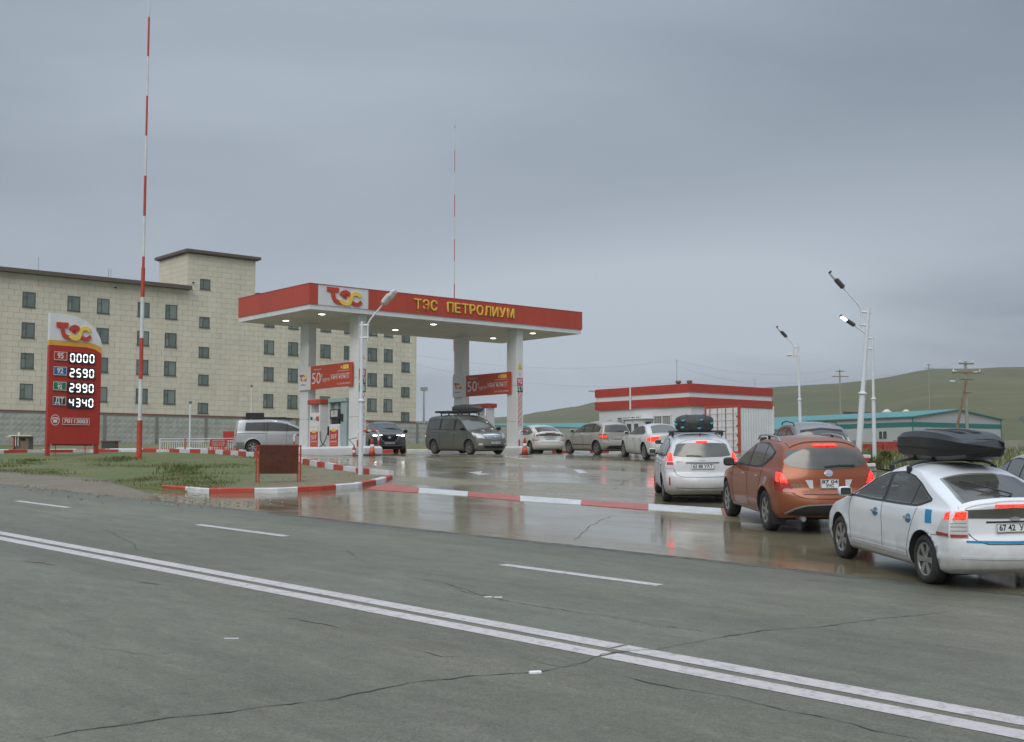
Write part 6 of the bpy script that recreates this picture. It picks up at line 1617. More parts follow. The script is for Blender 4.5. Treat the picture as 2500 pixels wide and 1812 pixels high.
    # lamps
    def tl(s):
        ax = 'L' if s > 0 else 'R'
        a = 'B'
        m1 = c.patch('tail_lamp', M_lens, a, [(s * .585, .645), (s * .80, .65)], [(s * .575, .975), (s * .715, .975)], off=.010, nu=8, nv=8, skirt=.02)
        c.patch('tail_lamp_side', M_lens, ax, [(-1.73, .665), (-1.985, .655)], [(-1.885, .955), (-1.955, .968)], off=.010, nu=8, nv=8, skirt=.02, parent=m1)
        c.patch('red_lens', M_tail_on if lit else M_tail, a, [(s * .600, .868), (s * .75, .868)], [(s * .595, .962), (s * .705, .962)], off=.017, nu=6, nv=3, parent=m1, skirt=.006)
        c.patch('red_lens', M_tail_on if lit else M_tail, ax, [(-1.88, .872), (-1.968, .868)], [(-1.90, .945), (-1.955, .957)], off=.017, nu=6, nv=3, parent=m1, skirt=.006)
        c.patch('lower_lens', M_lens_red, a, [(s * .60, .652), (s * .785, .655)], [(s * .60, .688), (s * .785, .69)], off=.017, nu=6, nv=2, parent=m1, skirt=.006)
        c.patch('lower_lens', M_lens_red, ax, [(-1.74, .672), (-1.975, .662)], [(-1.75, .705), (-1.975, .697)], off=.017, nu=6, nv=2, parent=m1, skirt=.006)
        for zz in (.735, .785, .83):
            c.strip('lens_rib', M_steel, a, [(s * .60, zz), (s * .78, zz)], .008, off=.017, n=6, parent=m1)
        c.patch('head_lamp', M_lens, 'T', [(2.02, s * .50), (1.72, s * .68)], [(1.92, s * .42), (1.45, s * .62)], off=.008, nu=8, nv=4)
    tl(1); tl(-1)
    c.strip('tailgate_seam', M_dark, 'B', [(-.58, .70), (-.52, .62), (-.40, .575), (0, .57), (.40, .575), (.52, .62), (.58, .70)], .010)
    c.strip('plate_recess', M_black, 'B', [(-.36, .835), (.36, .835)], .022, off=.004)
    c.strip('bumper_crease', sp['paint'], 'B', [(-.68, .41), (0, .40), (.68, .41)], .03, off=.010)
    c.patch('emblem', M_chrome, 'B', [(-.065, .862), (0, .848), (.065, .862)], [(-.065, .885), (0, .90), (.065, .885)], off=.014, nu=8, nv=4, skirt=.014)
    c.plate('B', 0, .765, .52, .115, ['67 42  УНУ'] if near else ['41 08 УНА'], R(8), .022)
    c.mirror(.86, .985, sp['paint'])
    m = MB(); m.box((-.1, 0, .20), (3.3, 1.30, .10), 0, 0, .03); m.tube([(-1.9, -.45, .21), (-2.14, -.45, .21)], .03, 10); m.build('underbody', [M_black], c.root)
    w = MB(); w.tube([(-1.93, -.06, 1.165), (-1.62, .28, 1.275), (-1.50, .40, 1.305)], .010, 5); w.tube([(-1.96, -.02, 1.13), (-1.93, -.06, 1.165)], .016, 6); w.build('rear_wiper', [M_black], c.root)
    return c
M_clear = tinted('clear_car_glass', (.80, .86, .81)); M_tint = tinted('tinted_car_glass', (.62, .66, .61)); M_seat = mat('seat_fabric', (.46, .44, .39), .85, var=.1)
M_blue_film = mat('blue_film', (.015, .22, .42), .3, var=.1)
# ------------------------------------------------------------------ other body shapes
PO = paint('copper_paint', (.285, .072, .025), .30, .36, (.15, .95), .30, coat=.45, dcol=(.20, .15, .10))
SP_CROSS = dict(paint=PO, wheel=(.368, .235, 1.62), axles=(1.45, -1.375), gap=.055, flare=.03, px=2.2, pz=3.0, tf=(1.0, 2.38, .17), tr=(-1.3, -2.38, .15),
    rows=[(2.2, .27, 1.95, .27), (2.33, .36, 2.02, .36), (2.385, .55, 2.06, .55), (2.35, .72, 2.0, .72), (2.2, .87, 1.85, .84), (1.8, .99, 1.55, .94), (1.35, 1.08, 1.15, 1.02), (1.05, 1.14, .95, 1.08),
          (.55, 1.38, .48, 1.30), (.1, 1.58, .02, 1.49), (-.25, 1.665, -.35, 1.585), (-.7, 1.69, -.8, 1.60), (-1.3, 1.675, -1.28, 1.575), (-1.80, 1.625, -1.72, 1.505), (-1.97, 1.555, -1.84, 1.425), (-2.09, 1.33, -1.96, 1.23), (-2.16, 1.14, -1.99, 1.08),
          (-2.21, .98, -2.04, .95), (-2.25, .80, -2.07, .80), (-2.34, .68, -2.09, .69), (-2.385, .54, -2.08, .55), (-2.36, .40, -2.02, .39), (-2.25, .30, -1.95, .30)],
    W=[(.26, .84), (.35, .895), (.5, .925), (.75, .935), (.95, .925), (1.05, .895), (1.12, .86), (1.35, .775), (1.61, .645)])
def crossover():
    c = Car(SP_CROSS, 'crossover_car', 'copper orange crossover with lit brake lights in front of the nearest white liftback')
    c.both('window_trim', M_black, [(.98, 1.09), (.3, 1.095), (-.7, 1.10), (-1.05, 1.13), (-1.48, 1.30)], [(.92, 1.115), (.5, 1.32), (.08, 1.49), (-.35, 1.555), (-.9, 1.565), (-1.55, 1.42)], off=.003, nu=30)
    c.both('front_window', M_carglass, [(.78, 1.125), (.35, 1.125), (-.10, 1.125)], [(.64, 1.23), (.38, 1.35), (.10, 1.475), (-.07, 1.515)], off=.008, nu=18)
    c.both('rear_window', M_carglass, [(-.18, 1.125), (-.66, 1.13), (-.98, 1.16)], [(-.16, 1.525), (-.5, 1.545), (-.92, 1.53)], off=.008, nu=16)
    c.both('quarter_window', M_carglass, [(-1.04, 1.18), (-1.42, 1.34)], [(-.98, 1.525), (-1.46, 1.42)], off=.008, nu=10)
    c.patch('windscreen', M_carglass, 'T', [(1.0, -.64), (1.08, 0), (1.0, .64)], [(.12, -.52), (.18, 0), (.12, .52)], off=.006, nu=20)
    bl = c.patch('backlight', M_carglass, 'B', [(-.74, 1.25), (-.66, 1.18), (-.4, 1.14), (0, 1.125), (.4, 1.14), (.66, 1.18), (.74, 1.25)], [(-.70, 1.33), (-.645, 1.455), (-.3, 1.50), (0, 1.51), (.3, 1.50), (.645, 1.455), (.70, 1.33)], off=.008, nu=26, nv=10)
    c.patch('spoiler', PO, 'T', [(-1.86, -.60), (-1.90, 0), (-1.86, .60)], [(-1.62, -.60), (-1.64, 0), (-1.62, .60)], off=.022, nu=16, nv=4, skirt=.03)
    c.patch('brake_light', M_tail_on, 'B', [(-.21, 1.528), (.21, 1.528)], [(-.20, 1.563), (.20, 1.563)], off=.035, nu=8, skirt=.06)
    w = c.strip('rear_wiper', M_black, 'B', [(.06, 1.17), (-.2, 1.19), (-.50, 1.185)], .03, off=.03)
    for s in (1, -1):
        ax = 'L' if s > 0 else 'R'
        t = c.patch('tail_lamp', M_tail, 'B', [(s * .60, .72), (s * .86, .75)], [(s * .80, 1.14), (s * .86, 1.14)], off=.010, nu=8, nv=10, skirt=.02)
        c.patch('tail_lamp_side', M_tail, ax, [(-1.93, .78), (-2.06, .75)], [(-1.84, 1.14), (-1.975, 1.13)], off=.010, nu=8, nv=10, skirt=.02, parent=t)
        c.patch('lit_lens', M_tail_on, 'B', [(s * .70, .89), (s * .83, .90)], [(s * .795, 1.07), (s * .84, 1.07)], off=.017, nu=6, nv=6, parent=t, skirt=.006)
        c.patch('lit_lens', M_tail_on, ax, [(-1.98, .92), (-2.05, .92)], [(-1.90, 1.08), (-1.985, 1.08)], off=.017, nu=6, nv=6, parent=t, skirt=.006)
        c.patch('amber_lens', M_lens_red, 'B', [(s * .64, .80), (s * .84, .815)], [(s * .66, .865), (s * .845, .875)], off=.017, nu=6, nv=3, parent=t, skirt=.006)
        c.patch('plate_lamp', M_lens, 'B', [(s * .29, .80), (s * .35, .80)], [(s * .29, .945), (s * .42, .945)], off=.012, nu=6, nv=4)
        c.patch('head_lamp', M_lens, 'F', [(s * .55, .76), (s * .86, .80)], [(s * .55, .86), (s * .84, .90)], off=.008, nu=6, nv=4)
        c.strip('door_seam', M_dark, ax, [(.92, 1.08), (.98, .80), (.90, .45), (.85, .36)], .008)
        c.strip('door_seam', M_dark, ax, [(-.14, 1.10), (-.18, .75), (-.20, .36)], .008)
        c.strip('door_seam', M_dark, ax, [(-1.06, 1.12), (-1.10, .95), (-.98, .72), (-.90, .50), (-.88, .36)], .008)
        c.strip('sill_trim', M_steel, ax, [(1.0, .315), (-.92, .315)], .045, off=.010)
        c.strip('side_moulding', PO, ax, [(.84, .55), (-.86, .55)], .03, off=.010)
        for x in (.02, -.92):
            c.patch('door_handle', M_chrome, ax, [(x - .10, .952), (x + .10, .952)], [(x - .10, .982), (x + .10, .982)], off=.03, nu=6, nv=2, skirt=.03)
        r = MB(); y = s * .60
        r.tube([(-1.32, y * 1.0, 1.595), (-1.18, y, 1.665), (-.5, y, 1.70), (.0, y, 1.675), (.18, y, 1.60)], [.016, .02, .018, .018, .014], 8)
        r.box((-.6, y, 1.66), (.10, .03, .09), 1, 0, .01)
        r.build('roof_rail', [M_steel, M_black], c.root)
    fl = [(-1.42 + .075 * math.cos(R(t)), .90 + .075 * math.sin(R(t))) for t in range(0, 181, 20)]; fl2 = [(-1.42 + .075 * math.cos(R(t)), .90 + .075 * math.sin(R(t))) for t in range(0, -181, -20)]
    c.patch('fuel_flap', M_steel, 'L', fl2, fl, off=.006, nu=10, nv=5, skirt=.006)
    c.patch('emblem', M_chrome, 'B', arc(0, 1.06, .075, 180, 360, 12, .06), arc(0, 1.06, .075, 180, 0, 12, .06), off=.016, nu=12, nv=5, skirt=.016)
    c.patch('emblem_field', M_steel, 'B', arc(0, 1.06, .045, 180, 360, 10, .036), arc(0, 1.06, .045, 180, 0, 10, .036), off=.022, nu=10, nv=4, skirt=.004); c.strip('emblem_bar', M_chrome, 'B', [(-.07, 1.06), (.07, 1.06)], .018, off=.027, n=6)
    c.strip('tailgate_seam', M_dark, 'B', [(-.66, .73), (-.55, .66), (-.40, .625), (0, .62), (.40, .625), (.55, .66), (.66, .73)], .012)
    c.strip('tailgate_crease', M_dark, 'B', [(-.48, .70), (0, .695), (.48, .70)], .012)
    c.patch('lower_bumper', M_black, 'B', [(-.72, .33), (0, .32), (.72, .33)], [(-.60, .44), (-.42, .50), (0, .515), (.42, .50), (.60, .44)], off=.008, nu=18, nv=6)
    c.strip('bumper_trim', M_steel, 'B', [(-.76, .36), (-.62, .45), (-.43, .512), (0, .53), (.43, .512), (.62, .45), (.76, .36)], .022, off=.012)
    c.plate('B', -.0, .875, .33, .165, ['87 04', 'УНС'], R(6), .022)
    text_mesh('model_lettering', 'MURANO', .075, M_steel, c.root, (c.hit('B', .52, .845)[0] + Vector((-.012, 0, 0))), (R(90), 0, R(-90)), .003, width=.30)
    c.mirror(.80, 1.10, M_black, (.12, .22, .17))
    m = MB(); m.box((-.05, 0, .28), (3.4, 1.36, .14), 0, 0, .03)
    m.tube([(-1.9, .48, .27), (-2.27, .48, .27)], .045, 12, 1); m.tube([(-1.9, -.48, .27), (-2.27, -.48, .27)], .045, 12, 1); m.build('underbody', [M_black, M_steel], c.root)
    for s in (1, -1):
        f = MB(); f.box((-1.80, s * .78, .30), (.02, .24, .30), 0, 0, .004); f.build('mud_flap', [M_black], c.root)
    c.wheels(M_alloy, 6, .235, .075)
    return c

PA = paint('white_wagon_paint', (.60, .615, .63), 0, .8, (.12, .75), dcol=(.25, .215, .155))
SP_WAGON = dict(paint=PA, wheel=(.318, .205, 1.53), axles=(1.385, -1.395), px=2.4, pz=2.8, tf=(1.0, 2.3, .17), tr=(-1.3, -2.3, .11),
    rows=[(2.08, .19, 1.84, .19), (2.25, .28, 1.92, .27), (2.30, .46, 1.98, .46), (2.27, .60, 1.92, .61), (2.12, .74, 1.75, .73), (1.78, .90, 1.48, .85), (1.4, 1.0, 1.20, .94), (1.08, 1.08, .98, 1.0),
          (.60, 1.30, .52, 1.22), (.20, 1.47, .10, 1.39), (-.15, 1.555, -.25, 1.475), (-.5, 1.573, -.62, 1.49), (-1.1, 1.545, -1.1, 1.455), (-1.70, 1.48, -1.62, 1.39), (-1.92, 1.44, -1.74, 1.34), (-2.02, 1.28, -1.87, 1.20), (-2.12, 1.06, -1.96, 1.02),
          (-2.16, .90, -2.01, .88), (-2.18, .72, -2.04, .72), (-2.26, .62, -2.06, .62), (-2.305, .46, -2.05, .46), (-2.27, .32, -1.99, .32), (-2.12, .22, -1.92, .22)],
    W=[(.18, .75), (.25, .83), (.4, .872), (.6, .886), (.8, .884), (.95, .86), (1.02, .82), (1.25, .73), (1.5, .60)])
def wagon():
    c = Car(SP_WAGON, 'wagon_car', 'white wagon with lit brake lights carrying a dark bundled bag on its roof')
    c.both('window_trim', M_black, [(.98, 1.02), (.2, 1.01), (-1.0, 1.03), (-1.62, 1.08)], [(.92, 1.04), (.5, 1.24), (.08, 1.40), (-.4, 1.455), (-1.0, 1.43), (-1.66, 1.30)], off=.003, nu=28)
    c.both('front_window', M_carglass, [(.76, 1.045), (.3, 1.04), (-.12, 1.04)], [(.62, 1.14), (.36, 1.27), (.08, 1.375), (-.09, 1.415)], off=.008, nu=16)
    c.both('rear_window', M_carglass, [(-.20, 1.04), (-.6, 1.045), (-1.0, 1.055)], [(-.18, 1.42), (-.5, 1.43), (-.95, 1.405)], off=.008, nu=16)
    c.both('quarter_window', M_carglass, [(-1.06, 1.06), (-1.55, 1.10)], [(-1.02, 1.40), (-1.58, 1.29)], off=.008, nu=10)
    c.patch('windscreen', M_carglass, 'T', [(1.0, -.60), (1.08, 0), (1.0, .60)], [(.22, -.50), (.28, 0), (.22, .50)], off=.006, nu=18)
    c.patch('backlight', M_carglass, 'B', [(-.655, 1.09), (-.45, 1.065), (0, 1.055), (.45, 1.065), (.655, 1.09)], [(-.565, 1.36), (-.3, 1.375), (0, 1.38), (.3, 1.375), (.565, 1.36)], off=.008, nu=22, nv=9)
    c.patch('spoiler', PA, 'T', [(-1.86, -.60), (-1.91, 0), (-1.86, .60)], [(-1.60, -.58), (-1.64, 0), (-1.60, .58)], off=.02, nu=16, nv=4, skirt=.035)
    c.patch('brake_light', M_tail_on, 'B', [(-.13, 1.388), (.13, 1.388)], [(-.13, 1.425), (.13, 1.425)], off=.03, nu=6, skirt=.05)
    c.strip('rear_wiper', M_black, 'B', [(.02, 1.08), (.22, 1.092), (.36, 1.09)], .022, off=.022)
    for s in (1, -1):
        ax = 'L' if s > 0 else 'R'
        t = c.patch('tail_lamp', M_lens, 'B', [(s * .655, .80), (s * .835, .80)], [(s * .685, 1.17), (s * .755, 1.17)], off=.010, nu=8, nv=10, skirt=.02)
        c.patch('tail_lamp_side', M_lens, ax, [(-1.86, .83), (-2.02, .80)], [(-1.80, 1.17), (-1.90, 1.17)], off=.010, nu=6, nv=8, skirt=.02, parent=t)
        c.patch('lit_lens', M_tail_on, 'B', [(s * .665, .97), (s * .79, .97)], [(s * .69, 1.155), (s * .75, 1.155)], off=.017, nu=6, nv=6, parent=t, skirt=.006)
        c.patch('lit_lens', M_tail_on, ax, [(-1.88, .97), (-1.975, .97)], [(-1.81, 1.155), (-1.90, 1.155)], off=.017, nu=5, nv=6, parent=t, skirt=.006)
        c.patch('lower_lens', M_lens_red, 'B', [(s * .66, .885), (s * .81, .885)], [(s * .665, .945), (s * .80, .945)], off=.017, nu=6, nv=3, parent=t, skirt=.006)
        c.patch('bumper_reflector', M_lens_red, 'B', [(s * .735, .42), (s * .765, .42)], [(s * .735, .60), (s * .765, .60)], off=.008, nu=3, nv=4)
        c.patch('head_lamp', M_lens, 'F', [(s * .50, .68), (s * .82, .72)], [(s * .52, .78), (s * .78, .88)], off=.008, nu=6, nv=4)
        c.strip('door_seam', M_dark, ax, [(.92, 1.0), (.95, .72), (.85, .32)], .007)
        c.strip('door_seam', M_dark, ax, [(-.16, 1.02), (-.20, .32)], .007)
        c.strip('door_seam', M_dark, ax, [(-1.05, 1.03), (-1.0, .70), (-.94, .32)], .007)
        for x in (.02, -.92):
            c.patch('door_handle', PA, ax, [(x - .09, .86), (x + .09, .86)], [(x - .09, .885), (x + .09, .885)], off=.03, nu=6, nv=2, skirt=.03)
        r = MB(); r.tube([(-.95, s * .58, 1.50), (-.9, s * .58, 1.545), (.1, s * .57, 1.575), (.15, s * .57, 1.50)], .018, 8); r.build('roof_rail', [M_black], c.root)
    for x in (-.55, -1.05):
        r = MB(); r.box((x, 0, 1.615), (.07, 1.30, .03), 0, 0, .012); r.build('roof_bar', [M_black], c.root)
        for s in (1, -1): r = MB(); r.box((x, s * .58, 1.565), (.09, .05, .09), 0, 0, .01); r.build('bar_foot', [M_black], c.root)
    c.strip('tailgate_seam', M_dark, 'B', [(-.655, .79), (-.60, .66), (-.48, .612), (0, .605), (.48, .612), (.60, .66), (.655, .79)], .010)
    c.strip('plate_hood', M_black, 'B', [(-.38, .93), (0, .925), (.38, .93)], .02, off=.012)
    c.patch('emblem', M_steel, 'B', [(-.07, .992), (0, .967), (.07, .992)], [(-.07, .992), (0, 1.02), (.07, .992)], off=.014, nu=8, nv=4, skirt=.014)
    c.strip('bumper_crease', M_dark, 'B', [(-.62, .36), (0, .35), (.62, .36)], .012)
    c.plate('B', 0, .845, .52, .115, ['63 88 УАТ'], R(5), .02)
    text_mesh('badge', 'PRIUS', .05, M_steel, c.root, (c.hit('B', .50, .95)[0] + Vector((-.01, 0, 0))), (R(90), 0, R(-90)), .003, width=.19)
    m = MB(); m.box((-.1, 0, .21), (3.5, 1.36, .12), 0, 0, .03); m.tube([(-1.9, -.45, .24), (-2.22, -.45, .24)], .035, 10); m.build('underbody', [M_black], c.root)
    m = MB(); m.tube([(-1.60, 0, 1.50), (-1.66, 0, 1.60)], .012, 6); m.build('aerial', [M_black], c.root)
    c.mirror(.82, 1.05, PA)
    c.wheels(M_alloy, 5, .215, .07)
    return c

PIS = paint('pearl_sedan_paint', (.58, .585, .57), 0, .55, (.1, .85), dcol=(.38, .36, .29))
SP_SEDAN = dict(paint=PIS, wheel=(.332, .215, 1.55), axles=(1.45, -1.35), px=2.3, pz=2.8, tf=(1.0, 2.33, .19), tr=(-1.2, -2.33, .15),
    rows=[(2.1, .18, 1.85, .18), (2.28, .28, 1.92, .27), (2.33, .45, 1.97, .45), (2.30, .60, 1.92, .60), (2.15, .72, 1.72, .72), (1.7, .86, 1.45, .83), (1.25, .95, 1.05, .90), (.95, 1.0, .85, .945),
          (.45, 1.24, .38, 1.16), (.05, 1.39, 0, 1.31), (-.35, 1.428, -.4, 1.355), (-.75, 1.41, -.72, 1.325), (-1.1, 1.33, -1.02, 1.24), (-1.45, 1.18, -1.35, 1.10), (-1.72, 1.07, -1.65, 1.0), (-2.0, 1.05, -1.90, .975), (-2.20, 1.04, -2.0, .955),
          (-2.23, .95, -2.02, .90), (-2.22, .78, -2.04, .77), (-2.28, .62, -2.06, .62), (-2.33, .45, -2.05, .46), (-2.28, .30, -1.99, .30), (-2.12, .2, -1.9, .20)],
    W=[(.17, .75), (.25, .84), (.4, .885), (.6, .90), (.78, .90), (.90, .88), (.96, .845), (1.02, .79), (1.2, .69), (1.36, .58)])
def sedan():
    c = Car(SP_SEDAN, 'sedan_car', 'low white sedan with lit tail lights turning towards the pumps')
    c.both('window_trim', M_black, [(.85, .975), (.2, .965), (-.8, .985), (-1.15, 1.02)], [(.80, .99), (.4, 1.17), (.0, 1.295), (-.4, 1.335), (-.75, 1.305), (-1.18, 1.10)], off=.003, nu=26)
    c.both('front_window', M_carglass, [(.66, .995), (-.10, .99)], [(.5, 1.09), (.2, 1.22), (-.08, 1.29)], off=.008)
    c.both('rear_window', M_carglass, [(-.18, .99), (-.8, 1.0), (-1.08, 1.03)], [(-.16, 1.295), (-.5, 1.305), (-.8, 1.265), (-1.12, 1.09)], off=.008)
    c.patch('windscreen', M_carglass, 'T', [(.90, -.60), (.97, 0), (.90, .60)], [(.10, -.48), (.16, 0), (.10, .48)], off=.006, nu=18)
    c.patch('backlight', M_carglass, 'T', [(-1.64, -.60), (-1.70, 0), (-1.64, .60)], [(-.98, -.46), (-.92, 0), (-.98, .46)], off=.006, nu=18, nv=8)
    for s in (1, -1):
        ax = 'L' if s > 0 else 'R'
        t = c.patch('tail_lamp', M_tail_on, 'B', [(s * .50, .80), (s * .84, .70)], [(s * .50, .93), (s * .80, .93)], off=.010, nu=8, nv=6, skirt=.02)
        c.patch('tail_lamp_side', M_tail_on, ax, [(-1.72, .80), (-2.03, .74)], [(-1.74, .86), (-2.0, .93)], off=.010, nu=8, nv=5, skirt=.02, parent=t)
        c.patch('head_lamp', M_lens, 'F', [(s * .45, .62), (s * .80, .66)], [(s * .48, .70), (s * .78, .76)], off=.008, nu=6, nv=4)
        c.strip('door_seam', M_dark, ax, [(.84, .96), (.88, .70), (.78, .30)], .009)
        c.strip('door_seam', M_dark, ax, [(-.14, .97), (-.18, .30)], .009)
        c.strip('door_seam', M_dark, ax, [(-1.08, 1.0), (-1.02, .75), (-.92, .50), (-.90, .30)], .009)
        for x in (.0, -.95):
            c.patch('door_handle', M_chrome, ax, [(x - .09, .82), (x + .09, .82)], [(x - .09, .845), (x + .09, .845)], off=.03, nu=6, nv=2, skirt=.03)
    c.patch('boot_lip', PIS, 'T', [(-2.12, -.55), (-2.17, 0), (-2.12, .55)], [(-2.02, -.55), (-2.07, 0), (-2.02, .55)], off=.03, nu=14, nv=3, skirt=.03)
    c.plate('B', 0, .68, .52, .115, ['48 15 УБВ'], R(5), .02)
    c.mirror(.74, .99, PIS)
    m = MB(); m.box((-.05, 0, .20), (3.5, 1.36, .10), 0, 0, .03); m.build('underbody', [M_black], c.root)
    c.wheels(M_alloy, 7, .235, .05)
    return c

PB = paint('beige_hatch_paint', (.36, .345, .31), .15, .6, (.15, 1.0), dcol=(.22, .20, .155))
SP_HATCH = dict(paint=PB, wheel=(.312, .185, 1.47), axles=(1.13, -1.24), px=2.3, pz=2.8, tf=(.8, 1.93, .16), tr=(-1.1, -1.93, .11),
    rows=[(1.74, .20, 1.52, .20), (1.88, .30, 1.58, .29), (1.93, .48, 1.62, .48), (1.90, .64, 1.56, .64), (1.76, .78, 1.42, .77), (1.45, .92, 1.2, .87), (1.1, 1.01, .95, .95), (.85, 1.06, .78, .99),
          (.42, 1.28, .36, 1.20), (.05, 1.43, 0, 1.35), (-.3, 1.51, -.35, 1.43), (-.7, 1.53, -.75, 1.45), (-1.2, 1.50, -1.15, 1.415), (-1.55, 1.44, -1.45, 1.35), (-1.66, 1.36, -1.54, 1.27), (-1.74, 1.16, -1.63, 1.10), (-1.80, .98, -1.68, .96),
          (-1.82, .82, -1.70, .82), (-1.84, .66, -1.71, .66), (-1.91, .56, -1.72, .56), (-1.93, .42, -1.70, .42), (-1.88, .30, -1.65, .30), (-1.78, .22, -1.6, .22)],
    W=[(.19, .72), (.27, .80), (.4, .835), (.6, .847), (.8, .845), (.92, .825), (1.0, .79), (1.2, .71), (1.46, .58)])
def hatch(sp, name, label, lit=True, rim=None):
    c = Car(sp, name, label)
    c.both('window_trim', M_black, [(.78, 1.01), (.2, 1.0), (-.7, 1.01), (-1.40, 1.04)], [(.74, 1.03), (.36, 1.21), (.0, 1.35), (-.4, 1.41), (-.9, 1.40), (-1.44, 1.25)], off=.003, nu=26)
    c.both('front_window', M_carglass, [(.60, 1.03), (-.10, 1.025)], [(.48, 1.10), (.2, 1.24), (-.08, 1.345)], off=.008)
    c.both('rear_window', M_carglass, [(-.17, 1.025), (-.82, 1.035)], [(-.15, 1.36), (-.5, 1.385), (-.80, 1.375)], off=.008)
    c.both('quarter_window', M_carglass, [(-.90, 1.04), (-1.34, 1.06)], [(-.88, 1.365), (-1.37, 1.25)], off=.008)
    c.patch('windscreen', M_carglass, 'T', [(.80, -.58), (.88, 0), (.80, .58)], [(.08, -.47), (.14, 0), (.08, .47)], off=.006, nu=18)
    c.patch('backlight', M_carglass, 'B', [(-.66, 1.03), (0, 1.01), (.66, 1.03)], [(-.55, 1.335), (0, 1.365), (.55, 1.335)], off=.008, nu=20, nv=9)
    c.strip('rear_wiper', M_black, 'B', [(.02, 1.04), (-.3, 1.07)], .02, off=.02)
    for s in (1, -1):
        ax = 'L' if s > 0 else 'R'
        m1 = M_tail_on if lit else M_tail
        t = c.patch('tail_lamp', M_lens_red, 'B', [(s * .52, .735), (s * .80, .735)], [(s * .62, .94), (s * .79, .94)], off=.010, nu=8, nv=6, skirt=.02)
        c.patch('lit_lens', m1, 'B', [(s * .58, .77), (s * .77, .77)], [(s * .63, .88), (s * .77, .88)], off=.016, nu=6, nv=4, parent=t, skirt=.006)
        c.patch('tail_lamp_side', M_lens_red, ax, [(-1.52, .76), (-1.70, .735)], [(-1.44, .94), (-1.68, .94)], off=.010, nu=6, nv=6, skirt=.02, parent=t)
        c.patch('lit_lens', m1, ax, [(-1.56, .79), (-1.69, .78)], [(-1.52, .88), (-1.68, .88)], off=.016, nu=6, nv=4, parent=t, skirt=.006)
        c.patch('head_lamp', M_lens, 'F', [(s * .45, .68), (s * .76, .72)], [(s * .48, .80), (s * .74, .88)], off=.008, nu=6, nv=4)
        c.strip('door_seam', M_dark, ax, [(.74, .99), (.76, .70), (.68, .32)], .009)
        c.strip('door_seam', M_dark, ax, [(-.13, 1.0), (-.17, .32)], .009)
        c.strip('door_seam', M_dark, ax, [(-.88, 1.02), (-.88, .8), (-.80, .32)], .009)
        c.strip('side_moulding', M_black, ax, [(.72, .46), (-.80, .46)], .03, off=.010)
        for x in (-.0, -.75):
            c.patch('door_handle', sp['paint'], ax, [(x - .09, .86), (x + .09, .86)], [(x - .09, .89), (x + .09, .89)], off=.03, nu=6, nv=2, skirt=.03)
    c.patch('lower_bumper', M_black, 'B', [(-.62, .26), (.62, .26)], [(-.52, .42), (.52, .42)], off=.008, nu=14, nv=5)
    c.strip('tailgate_seam', M_dark, 'B', [(-.56, .72), (-.5, .60), (0, .585), (.5, .60), (.56, .72)], .010)
    c.plate('B', 0, .78, .52, .115, ['20 31 УБА'], R(5), .02)
    m = MB(); m.box((-.05, 0, .22), (2.9, 1.3, .12), 0, 0, .03); m.build('underbody', [M_black], c.root)
    c.mirror(.66, 1.03, sp['paint'])
    c.wheels(rim or M_rim_dirty, 5, .205, .06)
    return c

PV = paint('olive_minivan_paint', (.095, .112, .098), .25, .75, (.1, 1.5), dcol=(.19, .18, .14))
SP_MPV = dict(paint=PV, wheel=(.345, .22, 1.58), axles=(1.52, -1.43), px=2.3, pz=3.2, tf=(1.2, 2.43, .15), tr=(-1.6, -2.43, .10),
    rows=[(2.2, .19, 1.96, .19), (2.38, .28, 2.05, .27), (2.43, .46, 2.10, .46), (2.40, .66, 2.06, .66), (2.34, .86, 1.98, .84), (2.18, 1.0, 1.82, .97), (1.85, 1.10, 1.62, 1.05), (1.6, 1.16, 1.46, 1.10),
          (1.15, 1.46, 1.04, 1.38), (.75, 1.70, .68, 1.61), (.40, 1.83, .32, 1.74), (0, 1.88, -.1, 1.79), (-1.0, 1.89, -1.0, 1.80), (-1.8, 1.87, -1.75, 1.785), (-2.18, 1.82, -2.05, 1.72), (-2.26, 1.70, -2.10, 1.60), (-2.32, 1.40, -2.15, 1.34), (-2.36, 1.12, -2.19, 1.10),
          (-2.37, .85, -2.21, .85), (-2.40, .64, -2.22, .64), (-2.43, .46, -2.21, .46), (-2.38, .30, -2.16, .30), (-2.25, .2, -2.08, .20)],
    W=[(.18, .78), (.26, .86), (.4, .90), (.65, .92), (.9, .92), (1.05, .905), (1.14, .885), (1.4, .835), (1.7, .76), (1.81, .72)])
